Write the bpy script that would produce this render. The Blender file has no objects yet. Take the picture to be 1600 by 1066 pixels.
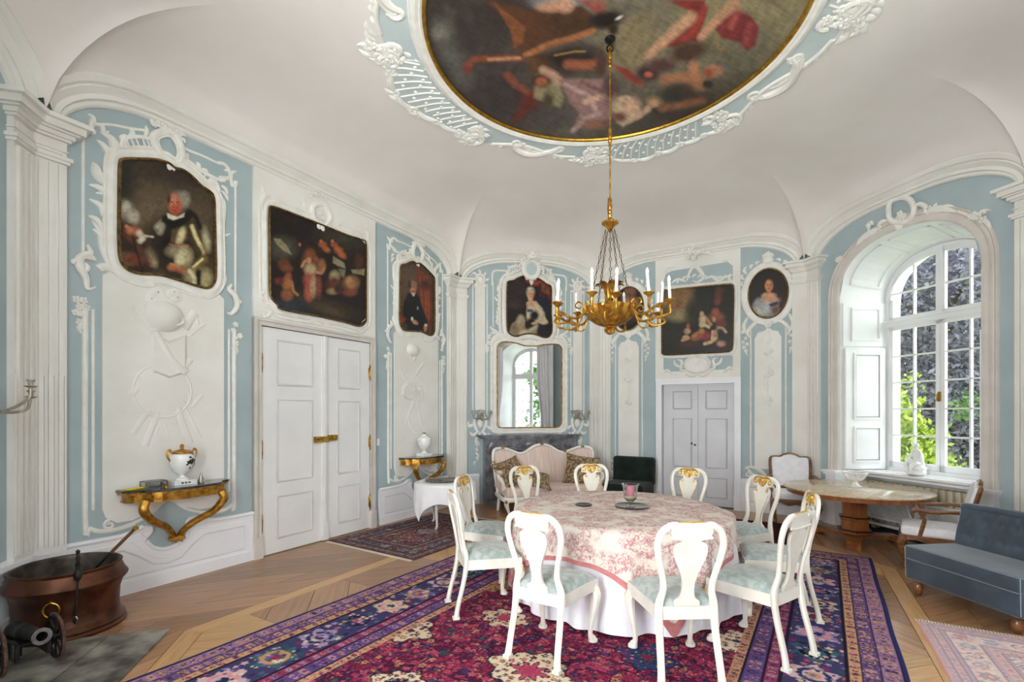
import bpy, bmesh, math, random
import numpy as np
from mathutils import Vector, Matrix, Euler
R = math.radians
PI = math.pi
rnd = random.Random(7)
scene = bpy.context.scene
COL = scene.collection

# ------------------------------------------------------------------ camera, sky, daylight, exposure
FPX, YH, CAMH, CXP = 755.0, 645.0, 1.65, 800.0
cam_data = bpy.data.cameras.new('camera')
cam_data.sensor_width = 36.0
cam_data.lens = FPX / 1600 * 36
cam_data.shift_y = (YH - 533.0) / 1600
cam_data.clip_start = 0.05
cam_data.clip_end = 300
cam = bpy.data.objects.new('camera', cam_data)
COL.objects.link(cam)
cam.location = (0, 0, CAMH)
cam.rotation_euler = (PI / 2, 0, 0)
scene.camera = cam

world = bpy.data.worlds.new('overcast_sky')
scene.world = world
world.use_nodes = True
wn = world.node_tree
wn.nodes['Background'].inputs[0].default_value = (0.86, 0.93, 1.0, 1)
wn.nodes['Background'].inputs[1].default_value = 1.6

vs = scene.view_settings
vs.view_transform = 'Standard'
vs.look = 'None'
vs.gamma = 1
vs.use_curve_mapping = False
vs.exposure = 0.80


def hd(deg):
    return Vector((math.sin(R(deg)), math.cos(R(deg))))


# the room is a rectangle with canted corners; walls run clockwise, inside on their right hand
LONG, CANT, SHORT = 5.60, 2.84, 3.465
P12 = Vector((-1.035, 8.685))
heads = [30.2, 75.2, 120.2, 165.2, 210.2, 255.2, 300.2, 345.2]
lens_ = [LONG, CANT, SHORT, CANT, LONG, CANT, SHORT, CANT]
START = []
p = P12 - LONG * hd(30.2)
for a_, l_ in zip(heads, lens_):
    START.append(p.copy())
    p = p + l_ * hd(a_)


def W3(i, u, v, w=0.0):
    """point on wall i (1..8): u along it, v up, w out of it into the room"""
    d = hd(heads[i - 1])
    q = START[i - 1] + d * u + Vector((d.y, -d.x)) * w
    return Vector((q.x, q.y, v))


def daylight(name, wall, u, out, z, sx, sy, power, col=(1, 1, 1), aim=None, spread=180):
    ld = bpy.data.lights.new(name, 'AREA')
    ld.shape = 'RECTANGLE'
    ld.size, ld.size_y = sx, sy
    ld.energy = power
    ld.color = col
    ld.spread = R(spread)
    o = bpy.data.objects.new(name, ld)
    COL.objects.link(o)
    o.location = W3(wall, u, z, -out)
    tgt = aim or W3(wall, u, 1.6, 2.0)
    o.rotation_euler = (Vector(tgt) - o.location).to_track_quat('-Z', 'Y').to_euler()
    return o


SKYLIGHT = (1.0, 0.985, 0.975)
LAWN_FILL = (1.0, 0.985, 0.965)
daylight('daylight_garden_window', 5, 2.80, 3.4, 5.3, 5.0, 3.6, 190, SKYLIGHT)
daylight('garden_lawn_fill', 5, 2.80, 1.9, -.1, 3.0, 1.6, 120, LAWN_FILL, W3(5, 2.8, 5.0, 4.2))  # added lamp standing in for lawn bounce, lifts the ceiling
daylight('near_fill_lamp', 6, 1.42, 1.3, 2.3, 1.9, 3.0, 80, SKYLIGHT, W3(6, 1.42, 2.9, 8), 150)  # lamp added outside the invented window behind the viewer, brightens the far walls
daylight('near_ceiling_fill', 6, 1.42, 1.4, .2, 2.0, 1.4, 140, LAWN_FILL, W3(6, 1.2, 5.0, 8.0), 110)  # added upward lamp, brightens the far ceiling
daylight('rear_fill_lamp', 7, 1.73, 1.3, 2.3, 1.9, 3.0, 300, SKYLIGHT, W3(7, 1.73, 2.9, 8), 150)  # lamp added at the invented left rear window to light the back wall
daylight('rear_ceiling_fill', 7, 1.73, 1.4, .2, 2.0, 1.4, 240, LAWN_FILL, W3(7, 1.4, 5.0, 7.0), 120)  # second lamp added there, aimed up at the far ceiling
daylight('daylight_right_window', 4, 3.3, 3.0, 3.6, 3.0, 4.0, 180, (0.97, 0.99, 1.0), W3(4, 1.42, 1.8, 0.3))


# ------------------------------------------------------------------ helpers
def lin(h):
    h = h.lstrip('#')
    c = [int(h[k:k + 2], 16) / 255 for k in (0, 2, 4)]
    return tuple(x / 12.92 if x <= .04045 else ((x + .055) / 1.055) ** 2.4 for x in c)


MATS = {}


def mat(name, c1, c2=None, rough=.5, metal=0., scale=6., stretch=(1, 1, 1), bump=0., bscale=60., coat=0., var=.05,
        trans=0., lo=.35, hi=.65, rand=0., sheen=0., spec=.5, detail=4.):
    if name in MATS:
        return MATS[name]
    m = bpy.data.materials.new(name)
    m.use_nodes = True
    nt = m.node_tree
    b = nt.nodes['Principled BSDF']
    a = lin(c1)
    if c2 is None:
        d = tuple(x * (1 - var) for x in a)
        a = tuple(min(1, x * (1 + var)) for x in a)
    else:
        d = lin(c2)
    tc = nt.nodes.new('ShaderNodeTexCoord')
    mp_ = nt.nodes.new('ShaderNodeMapping')
    mp_.inputs['Scale'].default_value = stretch
    nt.links.new(tc.outputs['Object'], mp_.inputs[0])
    nz = nt.nodes.new('ShaderNodeTexNoise')
    nz.inputs['Scale'].default_value = scale
    nz.inputs['Detail'].default_value = detail
    nt.links.new(mp_.outputs[0], nz.inputs[0])
    rp = nt.nodes.new('ShaderNodeValToRGB')
    rp.color_ramp.elements[0].position = lo
    rp.color_ramp.elements[1].position = hi
    rp.color_ramp.elements[0].color = (*a, 1)
    rp.color_ramp.elements[1].color = (*d, 1)
    nt.links.new(nz.outputs[0], rp.inputs[0])
    out = rp.outputs[0]
    if rand:
        oi = nt.nodes.new('ShaderNodeObjectInfo')
        mr = nt.nodes.new('ShaderNodeMapRange')
        mr.inputs[3].default_value = 1 - rand
        mr.inputs[4].default_value = 1 + rand
        nt.links.new(oi.outputs['Random'], mr.inputs[0])
        hs = nt.nodes.new('ShaderNodeHueSaturation')
        nt.links.new(mr.outputs[0], hs.inputs['Value'])
        nt.links.new(out, hs.inputs['Color'])
        out = hs.outputs[0]
    nt.links.new(out, b.inputs['Base Color'])
    b.inputs['Roughness'].default_value = rough
    b.inputs['Metallic'].default_value = metal
    b.inputs['Coat Weight'].default_value = coat
    b.inputs['Transmission Weight'].default_value = trans
    b.inputs['Sheen Weight'].default_value = sheen
    b.inputs['Specular IOR Level'].default_value = spec
    if bump:
        n2 = nt.nodes.new('ShaderNodeTexNoise')
        n2.inputs['Scale'].default_value = bscale
        nt.links.new(mp_.outputs[0], n2.inputs[0])
        bp = nt.nodes.new('ShaderNodeBump')
        bp.inputs['Strength'].default_value = bump
        bp.inputs['Distance'].default_value = .01
        nt.links.new(n2.outputs[0], bp.inputs['Height'])
        nt.links.new(bp.outputs[0], b.inputs['Normal'])
    MATS[name] = m
    return m


def vcmat(name, rough=.6, bump=0., bscale=300., coat=0., var=.12, scale=120., spec=.5):
    """colours from the mesh's own 'Col' attribute with fine procedural variation"""
    m = bpy.data.materials.new(name)
    m.use_nodes = True
    nt = m.node_tree
    b = nt.nodes['Principled BSDF']
    at = nt.nodes.new('ShaderNodeAttribute')
    at.attribute_name = 'Col'
    nz = nt.nodes.new('ShaderNodeTexNoise')
    nz.inputs['Scale'].default_value = scale
    tc = nt.nodes.new('ShaderNodeTexCoord')
    nt.links.new(tc.outputs['Object'], nz.inputs[0])
    mr = nt.nodes.new('ShaderNodeMapRange')
    mr.inputs[3].default_value = 1 - var * 2
    mr.inputs[4].default_value = 1 + var * 2
    nt.links.new(nz.outputs[0], mr.inputs[0])
    hs = nt.nodes.new('ShaderNodeHueSaturation')
    nt.links.new(mr.outputs[0], hs.inputs['Value'])
    nt.links.new(at.outputs['Color'], hs.inputs['Color'])
    nt.links.new(hs.outputs[0], b.inputs['Base Color'])
    b.inputs['Roughness'].default_value = rough
    b.inputs['Coat Weight'].default_value = coat
    b.inputs['Specular IOR Level'].default_value = spec
    if bump:
        bp = nt.nodes.new('ShaderNodeBump')
        bp.inputs['Strength'].default_value = bump
        n2 = nt.nodes.new('ShaderNodeTexNoise')
        n2.inputs['Scale'].default_value = bscale
        nt.links.new(tc.outputs['Object'], n2.inputs[0])
        nt.links.new(n2.outputs[0], bp.inputs['Height'])
        nt.links.new(bp.outputs[0], b.inputs['Normal'])
    return m


def tag(o, label=None, cat=None, group=None, kind=None):
    if label: o['label'] = label
    if cat: o['category'] = cat
    if group: o['group'] = group
    if kind: o['kind'] = kind
    return o


def empty(name, loc=(0, 0, 0), rz=0., label=None, cat=None, group=None, kind=None):
    o = bpy.data.objects.new(name, None)
    COL.objects.link(o)
    o.location = loc
    o.rotation_euler = (0, 0, rz)
    o.empty_display_size = .1
    return tag(o, label, cat, group, kind)


def copy_tree(o, parent=None):
    c = o.copy()
    COL.objects.link(c)
    c.parent = parent
    for ch in list(o.children):
        copy_tree(ch, c)
    return c


def cr(pts, n=6, closed=False):
    """Catmull-Rom through control points"""
    P = [np.array(q, float) for q in pts]
    if len(P) < 3 and not closed:
        return [P[0] + (P[-1] - P[0]) * k / n for k in range(n + 1)] if len(P) == 2 else P
    out = []
    m = len(P)
    for k in range(m if closed else m - 1):
        if closed:
            a, b, c, d = P[(k - 1) % m], P[k], P[(k + 1) % m], P[(k + 2) % m]
        else:
            b, c = P[k], P[k + 1]
            a = P[k - 1] if k else 2 * b - c
            d = P[k + 2] if k + 2 < m else 2 * c - b
        for j in range(n):
            t = j / n
            out.append(.5 * ((2 * b) + (c - a) * t + (2 * a - 5 * b + 4 * c - d) * t * t + (3 * b - a - 3 * c + d) * t ** 3))
    if not closed:
        out.append(P[-1])
    return out


class MB:
    def __init__(s):
        s.v, s.f = [], []

    def add(s, vs_, fs):
        k = len(s.v)
        s.v += [tuple(map(float, q)) for q in vs_]
        s.f += [tuple(i + k for i in f) for f in fs]
        return s

    def box(s, x0, x1, y0, y1, z0, z1, M=None):
        v = [Vector(q) for q in ((x0, y0, z0), (x1, y0, z0), (x1, y1, z0), (x0, y1, z0), (x0, y0, z1), (x1, y0, z1), (x1, y1, z1), (x0, y1, z1))]
        if M: v = [M @ q for q in v]
        return s.add(v, [(0, 3, 2, 1), (4, 5, 6, 7), (0, 1, 5, 4), (1, 2, 6, 5), (2, 3, 7, 6), (3, 0, 4, 7)])

    def tube(s, pts, r, n=8, closed=False, flat=1., up=None):
        P = [Vector(q) for q in pts]
        m = len(P)
        rr = r if hasattr(r, '__len__') else [r] * m
        if len(rr) != m:
            rr = [float(x) for x in np.interp(np.linspace(0, 1, m), np.linspace(0, 1, len(rr)), rr)]
        V = []
        nrm = None
        for k in range(m):
            if closed:
                t = P[(k + 1) % m] - P[k - 1]
            else:
                t = P[min(k + 1, m - 1)] - P[max(k - 1, 0)]
            if t.length < 1e-9: t = Vector((0, 0, 1))
            t.normalize()
            if up is not None:
                nrm = Vector(up) - t * t.dot(Vector(up))
                if nrm.length < 1e-4: nrm = t.orthogonal()
            elif nrm is None:
                nrm = t.orthogonal()
            else:
                nrm = nrm - t * nrm.dot(t)
                if nrm.length < 1e-6: nrm = t.orthogonal()
            nrm.normalize()
            bi = t.cross(nrm)
            for j in range(n):
                a = 2 * PI * j / n
                V.append(P[k] + nrm * math.cos(a) * rr[k] * flat + bi * math.sin(a) * rr[k])
        F = []
        for k in range(m if closed else m - 1):
            for j in range(n):
                a, b = k * n + j, k * n + (j + 1) % n
                c, d = ((k + 1) % m) * n + (j + 1) % n, ((k + 1) % m) * n + j
                F.append((a, b, c, d))
        if not closed:
            F.append(tuple(range(n))[::-1])
            F.append(tuple(range((m - 1) * n, m * n)))
        return s.add(V, F)

    def lathe(s, prof, n=20, c=(0, 0, 0), sx=1., sy=1., flute=None, M=None, caps=True):
        V, F = [], []
        m = len(prof)
        for (r, z) in prof:
            for j in range(n):
                a = 2 * PI * j / n
                k = 1 + (flute[0] * math.cos(a * flute[1]) if flute else 0)
                q = Vector((c[0] + r * k * math.cos(a) * sx, c[1] + r * k * math.sin(a) * sy, c[2] + z))
                V.append(M @ q if M else q)
        for k in range(m - 1):
            for j in range(n):
                F.append((k * n + j, k * n + (j + 1) % n, (k + 1) * n + (j + 1) % n, (k + 1) * n + j))
        if caps:
            F.append(tuple(range(n))[::-1])
            F.append(tuple(range((m - 1) * n, m * n)))
        return s.add(V, F)

    def ball(s, c, rx, ry=None, rz=None, n=12, k=8, M=None):
        ry = rx if ry is None else ry
        rz = rx if rz is None else rz
        V = []
        F = []
        for i in range(1, k):
            t = PI * i / k
            for j in range(n):
                a = 2 * PI * j / n
                V.append(Vector((rx * math.sin(t) * math.cos(a), ry * math.sin(t) * math.sin(a), rz * math.cos(t))))
        V.append(Vector((0, 0, rz)))
        V.append(Vector((0, 0, -rz)))
        if M: V = [M @ q for q in V]
        V = [q + Vector(c) for q in V]
        for i in range(k - 2):
            for j in range(n):
                F.append((i * n + j, i * n + (j + 1) % n, (i + 1) * n + (j + 1) % n, (i + 1) * n + j))
        T, B = (k - 1) * n, (k - 1) * n + 1
        for j in range(n):
            F.append((T, (j + 1) % n, j))
            F.append((B, (k - 2) * n + j, (k - 2) * n + (j + 1) % n))
        return s.add(V, F)

    def prism(s, poly, h0, h1, mp, inset=0., top=None):
        m = len(poly)
        V = [mp(a, b, h0) for a, b in poly]
        if inset:
            c = np.mean(np.array(poly), 0)
            q = [tuple(np.array(p_) + (c - np.array(p_)) / max(1e-6, np.linalg.norm(c - np.array(p_))) * inset) for p_ in poly]
        else:
            q = poly
        V += [mp(a, b, h1) for a, b in q]
        F = [tuple(range(m))[::-1], tuple(range(m, 2 * m))]
        F += [(k, (k + 1) % m, m + (k + 1) % m, m + k) for k in range(m)]
        return s.add(V, F)

    def grid(s, nu, nv, fn, cu=False):
        V = [fn(i / (nu if cu else nu - 1), j / (nv - 1)) for j in range(nv) for i in range(nu)]
        F = []
        for j in range(nv - 1):
            for i in range(nu if cu else nu - 1):
                F.append((j * nu + i, j * nu + (i + 1) % nu, (j + 1) * nu + (i + 1) % nu, (j + 1) * nu + i))
        return s.add(V, F)

    # ---- plaster strokes on a surface given by mp(a, b, height)
    def stroke(s, pts, r0, r1=None, mp=None, h=.9, lens=False, n=5, base=0., closed=False, smooth=True):
        P = cr(pts, n, closed) if smooth else [np.array(q, float) for q in pts]
        m = len(P)
        r1 = r0 if r1 is None else r1
        V = []
        sec = ((-1, 0), (-.72, .7), (0, 1), (.72, .7), (1, 0))
        for k in range(m):
            if closed:
                t = P[(k + 1) % m] - P[k - 1]
            else:
                t = P[min(k + 1, m - 1)] - P[max(k - 1, 0)]
            L_ = np.linalg.norm(t)
            t = t / L_ if L_ > 1e-9 else np.array((1., 0))
            nx, ny = -t[1], t[0]
            q = k / max(1, m - 1)
            r = r0 + (r1 - r0) * q
            if lens: r = r0 * (.12 + .88 * math.sin(PI * min(1, q * .93 + .07)) ** .8)
            for a, b in sec:
                V.append(mp(P[k][0] + nx * a * r, P[k][1] + ny * a * r, base + b * r * h))
        F = []
        ns = len(sec)
        for k in range(m if closed else m - 1):
            for j in range(ns - 1):
                k2 = (k + 1) % m
                F.append((k * ns + j, k * ns + j + 1, k2 * ns + j + 1, k2 * ns + j))
        if not closed:
            F.append(tuple(range(ns))[::-1])
            F.append(tuple(range((m - 1) * ns, m * ns)))
        return s.add(V, F)

    def curl(s, c, rad, a0, turns, r0, r1, mp, h=.9, base=0.):
        n = max(5, int(abs(turns) * 12))
        pts = []
        for k in range(n + 1):
            q = k / n
            a = R(a0) + turns * 2 * PI * q
            rr = rad * (1 - .78 * q)
            pts.append((c[0] + rr * math.cos(a), c[1] + rr * math.sin(a)))
        return s.stroke(pts, r0, r1, mp, h, n=1, base=base)

    def leaf(s, p_, ang, ln, bend, r, mp, h=.8, base=0.):
        a = R(ang)
        q1 = (p_[0] + math.cos(a) * ln * .5, p_[1] + math.sin(a) * ln * .5)
        a2 = R(ang + bend)
        q2 = (q1[0] + math.cos(a2) * ln * .55, q1[1] + math.sin(a2) * ln * .55)
        return s.stroke([p_, q1, q2], r, mp=mp, h=h, lens=True, n=3, base=base)

    def flower(s, c, r, mp, base=0., petals=5, rot=0.):
        for k in range(petals):
            a = 2 * PI * k / petals + rot
            q = (c[0] + math.cos(a) * r * .62, c[1] + math.sin(a) * r * .62)
            s.dome(q, r * .42, mp, r * .35, base)
        return s.dome(c, r * .36, mp, r * .62, base)

    def dome(s, c, r, mp, hh, base=0., ry=None, n=8):
        ry = ry or r
        V = [mp(c[0] + r * math.cos(2 * PI * j / n), c[1] + ry * math.sin(2 * PI * j / n), base) for j in range(n)]
        V += [mp(c[0] + .7 * r * math.cos(2 * PI * j / n), c[1] + .7 * ry * math.sin(2 * PI * j / n), base + hh * .72) for j in range(n)]
        V.append(mp(c[0], c[1], base + hh))
        F = [(j, (j + 1) % n, n + (j + 1) % n, n + j) for j in range(n)] + [(n + j, n + (j + 1) % n, 2 * n) for j in range(n)]
        return s.add(V, F)

    def foliage(s, path, ln, r, mp, step, side=1, seed=0, bend=50, spread=55, base=0.):
        """acanthus leaves sprouting along a path"""
        q = random.Random(seed)
        P = cr(path, 8)
        acc = 0
        for k in range(1, len(P)):
            d = P[k] - P[k - 1]
            acc += np.linalg.norm(d)
            if acc >= step:
                acc = 0
                a = math.degrees(math.atan2(d[1], d[0]))
                sd = side if side else (1 if q.random() > .5 else -1)
                s.leaf(tuple(P[k]), a + sd * (spread + q.uniform(-15, 15)), ln * q.uniform(.65, 1.2), -sd * bend * q.uniform(.6, 1.6), r * q.uniform(.8, 1.2), mp, base=base)
        return s

    def build(s, name, m, parent=None, smooth=True, ang=38., loc=None, rz=None, recalc=True):
        me = bpy.data.meshes.new(name)
        me.from_pydata(s.v, [], s.f)
        if recalc and len(s.f) < 60000:
            bm = bmesh.new()
            bm.from_mesh(me)
            bmesh.ops.recalc_face_normals(bm, faces=bm.faces)
            bm.to_mesh(me)
            bm.free()
        if smooth:
            me.polygons.foreach_set('use_smooth', [True] * len(me.polygons))
            me.set_sharp_from_angle(angle=R(ang))
        me.materials.append(m if not isinstance(m, str) else MATS[m])
        o = bpy.data.objects.new(name, me)
        COL.objects.link(o)
        if parent is not None: o.parent = parent
        if loc is not None: o.location = loc
        if rz is not None: o.rotation_euler = (0, 0, rz)
        return o


def rounded_box(x0, x1, y0, y1, z0, z1, r, seg=3, puff=0.):
    """bevelled block as a mesh builder (upholstery, plinths)"""
    bm = bmesh.new()
    bmesh.ops.create_cube(bm, size=1)
    for v in bm.verts:
        v.co = Vector(((x0 + x1) / 2 + v.co.x * (x1 - x0), (y0 + y1) / 2 + v.co.y * (y1 - y0), (z0 + z1) / 2 + v.co.z * (z1 - z0)))
    if puff:
        bmesh.ops.subdivide_edges(bm, edges=bm.edges[:], cuts=6, use_grid_fill=True)
        cx, cy, cz = (x0 + x1) / 2, (y0 + y1) / 2, (z0 + z1) / 2
        for v in bm.verts:
            a = (v.co.x - cx) / (x1 - x0) * 2
            b = (v.co.y - cy) / (y1 - y0) * 2
            k = max(0, (1 - a * a)) * max(0, (1 - b * b))
            if v.co.z > cz: v.co.z += puff * k ** .5
    else:
        bmesh.ops.bevel(bm, geom=bm.edges[:], offset=r, segments=seg, affect='EDGES', profile=.6)
    bm.verts.ensure_lookup_table()
    mb = MB()
    mb.v = [tuple(v.co) for v in bm.verts]
    mb.f = [tuple(v.index for v in f.verts) for f in bm.faces]
    bm.free()
    return mb


def unproj(i, x, y, w=0.):
    d = hd(heads[i - 1])
    o = START[i - 1] + Vector((d.y, -d.x)) * w
    rx = (x - CXP) / FPX
    # s*(rx,1) = o + u d
    det = -rx * d.y + d.x
    s_ = (-o.x * d.y + o.y * d.x) / det
    u_ = (rx * o.y - o.x) / det
    return (u_, CAMH + (YH - y) / FPX * s_)


def project(X, Y, Z):
    return CXP + FPX * X / Y, YH - FPX * (Z - CAMH) / Y


def zp(i, x0, y0, k, pts, w=0.):
    return [unproj(i, x0 + a / k, y0 + b / k, w) for a, b in pts]


def wall_mp(L=None):
    if L is None: return lambda a, b, h: (a, -h, b)
    return lambda a, b, h: (L - a, -h, b)


def floor_at(x, y, z=0.):
    Y = (CAMH - z) * FPX / (y - YH)
    return Vector(((x - CXP) * Y / FPX, Y, z))


# ------------------------------------------------------------------ materials
mat('plaster_white', '#EFEDE8', '#E6E3DC', rough=.65, scale=2.2, bump=.05, bscale=30)
mat('stucco_white', '#F2F0EB', '#E7E4DD', rough=.6, scale=9, bump=.08, bscale=90)
mat('ceiling_white', '#EDE7E3', '#E6DFDA', rough=.8, scale=1.1, bump=.03, bscale=12)
mat('wall_blue', '#AFBFC3', '#A3B4B9', rough=.75, scale=1.6, bump=.06, bscale=25, detail=6)
mat('pale_blue', '#CBD7D8', '#C0CDD0', rough=.75, scale=3)
mat('lattice_blue', '#C9D2D2', '#BEC9CA', rough=.75, scale=3)
mat('dado_white', '#F5F5F8', '#EFEFF4', rough=.45, scale=2, bump=.03, bscale=20)
mat('dado_line', '#D9DAE3', rough=.5)
mat('door_white', '#EEEDEC', '#E7E6E7', rough=.4, scale=2.5)
mat('door_grey', '#DEDEE3', '#D4D4DA', rough=.45, scale=2.5)
mat('door_line', '#D6D6D7', rough=.5)
mat('door2_line', '#BDBEC6', rough=.5)
mat('window_white', '#F1F2F3', '#E9EAEC', rough=.35, scale=3)
mat('trim_grey', '#DDD6CF', '#D2CBC4', rough=.5, scale=4)
mat('brass', '#C8A24A', '#8F6A24', rough=.28, metal=1., scale=30)
mat('gilt', '#D6A548', '#94621F', rough=.34, metal=.85, scale=18, bump=.15, bscale=90)
mat('gilt_light', '#E9C36A', '#CE9A3A', rough=.38, metal=.7, scale=25)
mat('frame_gilt', '#8A6A36', '#4C3A20', rough=.4, metal=.6, scale=30)
mat('dark_gap', '#241F1B', rough=.9)
mat('oak', '#AC825E', '#956C4C', rough=.30, scale=3.5, stretch=(.5, 7, 7), rand=.22, bump=.06, bscale=30, coat=.15)
mat('oak_pale', '#CBA270', '#B98D5C', rough=.33, scale=5, stretch=(.6, 9, 9), rand=.1, bump=.05, bscale=30, coat=.15)
mat('stone_tile', '#9C988E', '#47433D', rough=.5, scale=5, rand=.16, bump=.3, bscale=18, detail=8)

glass = bpy.data.materials.new('window_glass')
glass.use_nodes = True
_n = glass.node_tree
_n.nodes.remove(_n.nodes['Principled BSDF'])
_t = _n.nodes.new('ShaderNodeBsdfTransparent')
_t.inputs[0].default_value = (.97, .985, .98, 1)
_g = _n.nodes.new('ShaderNodeBsdfGlossy')
_g.inputs['Roughness'].default_value = .02
_m = _n.nodes.new('ShaderNodeMixShader')
_m.inputs[0].default_value = .05
_n.links.new(_t.outputs[0], _m.inputs[1])
_n.links.new(_g.outputs[0], _m.inputs[2])
_n.links.new(_m.outputs[0], _n.nodes['Material Output'].inputs[0])
MATS['glass'] = glass

# ------------------------------------------------------------------ room shell
NAMES = ['wall_left', 'wall_back_left', 'wall_back', 'wall_right', 'wall_front_right', 'wall_front', 'wall_front_left', 'wall_near_left']
ARCH_W = [.75, 1.0, .85, 1.0, .75, 1.0, .85, 1.0]
CEIL = 5.05
CC = Vector((.87, 4.36))


def arch_out(i, u):
    L = lens_[i - 1]
    q = max(0., min(u, L - u))
    k = 1 - min(1., q / ARCH_W[i - 1])
    return 4.05 + .55 * math.sqrt(max(0, 1 - k * k))


def arch_in(i, u):
    L = lens_[i - 1]
    q = max(0., min(u, L - u) - .20)
    k = 1 - min(1., q / ARCH_W[i - 1])
    return 4.0 + .42 * math.sqrt(max(0, 1 - k * k))


def basket(x, w, rise, n=2.3):
    k = min(1., abs(x) / (w / 2))
    return rise * max(0., 1 - k ** n) ** (1 / n)


def win_top(u, uc=1.42, w=1.76, spring=3.33, rise=.72):
    return spring + basket(u - uc, w, rise)


WALLS = []
OPEN = {4: [(.54, 2.30, 0., lambda u: win_top(u))],
        5: [(1.92, 3.68, 0., lambda u: win_top(u, 2.8))],
        6: [(.54, 2.30, 0., lambda u: win_top(u))],
        7: [(.85, 2.61, 0., lambda u: win_top(u, 1.73))],
        3: [(1.19, 2.395, 0., lambda u: 2.155)]}
for i in range(1, 9):
    L = lens_[i - 1]
    mb = MB()
    H = 5.3
    cuts = [0, L]
    for (a, b, z, fn) in OPEN.get(i, []):
        cuts += list(np.linspace(a, b, 25))
    cuts = sorted(set(cuts))
    for a, b in zip(cuts[:-1], cuts[1:]):
        mid = (a + b) / 2
        op = next((o for o in OPEN.get(i, []) if o[0] < mid < o[1]), None)
        if op:
            mb.add([(a, 0, op[3](a)), (b, 0, op[3](b)), (b, 0, H), (a, 0, H)], [(0, 1, 2, 3)])
        else:
            mb.add([(a, 0, 0), (b, 0, 0), (b, 0, H), (a, 0, H)], [(0, 1, 2, 3)])
    o = mb.build(NAMES[i - 1], 'wall_blue', smooth=False)
    o.location = (START[i - 1].x, START[i - 1].y, 0)
    o.rotation_euler = (0, 0, R(90 - heads[i - 1]))
    desc = ['pale blue stuccoed long wall with white double door at its middle', 'blue canted wall behind the marble fireplace',
            'blue back wall with grey double door and oval portraits', 'blue canted wall around the tall arched window',
            'blue long wall behind the settee at right edge', 'blue wall behind the viewer', 'blue wall left behind the viewer',
            'blue canted wall with silver sconce at left edge'][i - 1]
    tag(o, desc, 'wall', kind='structure')
    WALLS.append(o)
WP = lambda i: WALLS[i - 1]
MPW = wall_mp()

# cornice of each wall: arched moulding
prof = [(0, -.02), (.015, .03), (.08, .05), (.2, .055), (.24, .085), (.42, .075), (.5, .095), (.62, .125), (.68, .12), (.74, .15), (.92, .175), (1, .17)]
for i in range(1, 9):
    L = lens_[i - 1]
    ts = [0, .004, .01, .02, .035, .05, .07, .1, .13, .17, .22, .28, .35, .43, .5]
    ts = ts + [1 - t for t in ts[-2::-1]]
    mb = MB()
    V = []
    for t in ts:
        ui = .20 + t * (L - .40)
        uo = .03 + t * (L - .06)
        a = np.array((ui, arch_in(i, ui)))
        b = np.array((uo, arch_out(i, uo)))
        for s_, w in prof:
            q = a + (b - a) * s_
            uu = min(max(q[0], w * .414), L - w * .414)
            V.append((uu, -w, q[1]))
    n = len(prof)
    F = [(k * n + j, k * n + j + 1, (k + 1) * n + j + 1, (k + 1) * n + j) for k in range(len(ts) - 1) for j in range(n - 1)]
    mb.add(V, F)
    mb.build('cornice', 'plaster_white', WP(i), ang=25)

# vaulted ceiling springing from the cornices
mb = MB()
inset = []
for i in range(8):
    d = hd(heads[i])
    pd = hd(heads[i - 1])
    n1, n0 = Vector((d.y, -d.x)), Vector((pd.y, -pd.x))
    bis = (n1 + n0).normalized()
    inset.append(START[i] + bis * (.15 / bis.dot(n1)))
NS = 22
FLAT = 2.42
for i in range(8):
    L = lens_[i]
    A, B = inset[i], inset[(i + 1) % 8]
    ts = sorted(set([0, .015, .03, .05, .075, .1, .14, .18, .23, .29, .36, .43, .5] + [1 - t for t in [0, .015, .03, .05, .075, .1, .14, .18, .23, .29, .36, .43]]))
    V = []
    for t in ts:
        q = A + (B - A) * t
        z0 = arch_out(i + 1, t * L)
        dirv = (q - CC).normalized()
        e = CC + dirv * FLAT
        for k in range(NS + 1):
            s_ = k / NS
            xy = q + (e - q) * s_
            zz = 4.6 + (CEIL - 4.6) * math.sqrt(max(0, 1 - (1 - s_) ** 2.1)) - (4.6 - z0) * (1 - s_) ** 5
            V.append((xy.x, xy.y, zz))
    n = NS + 1
    F = [(k * n + j, k * n + j + 1, (k + 1) * n + j + 1, (k + 1) * n + j) for k in range(len(ts) - 1) for j in range(NS)]
    F += [(k * n + NS, (k + 1) * n + NS, -1) for k in range(len(ts) - 1)]
    base = len(V)
    V.append((CC.x, CC.y, CEIL))
    F = [tuple(base if q == -1 else q for q in f) for f in F]
    mb.add(V, F)
ceiling = mb.build('ceiling', 'ceiling_white', ang=60)
mb = MB()
mb.prism([(q.x + (q.x - CC.x) * .2, q.y + (q.y - CC.y) * .2) for q in START], 5.25, 5.45, lambda a, b, h: (a, b, h))
mb.build('sky_blocker', 'ceiling_white', ceiling, smooth=False)  # unseen slab added over the vault to shut out sky light
tag(ceiling, 'white vaulted ceiling with a round painting at its centre', 'ceiling', kind='structure')

# folded fluted pilasters at the corners, with capitals
T22 = math.tan(R(22.5))


def end_prism(mb, L, end, wid, w, z0, z1, u_in=0.):
    """block against a corner: width wid along the wall, projection w, mitred in the corner"""
    if end == 0:
        poly = [(u_in, 0), (wid, 0), (wid, w), (max(u_in, w * T22), w)]
    else:
        poly = [(L - wid, 0), (L - u_in, 0), (L - max(u_in, w * T22), w), (L - wid, w)]
    mb.prism(poly, z0, z1, lambda a, b, h: (a, -b, h))


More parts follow.
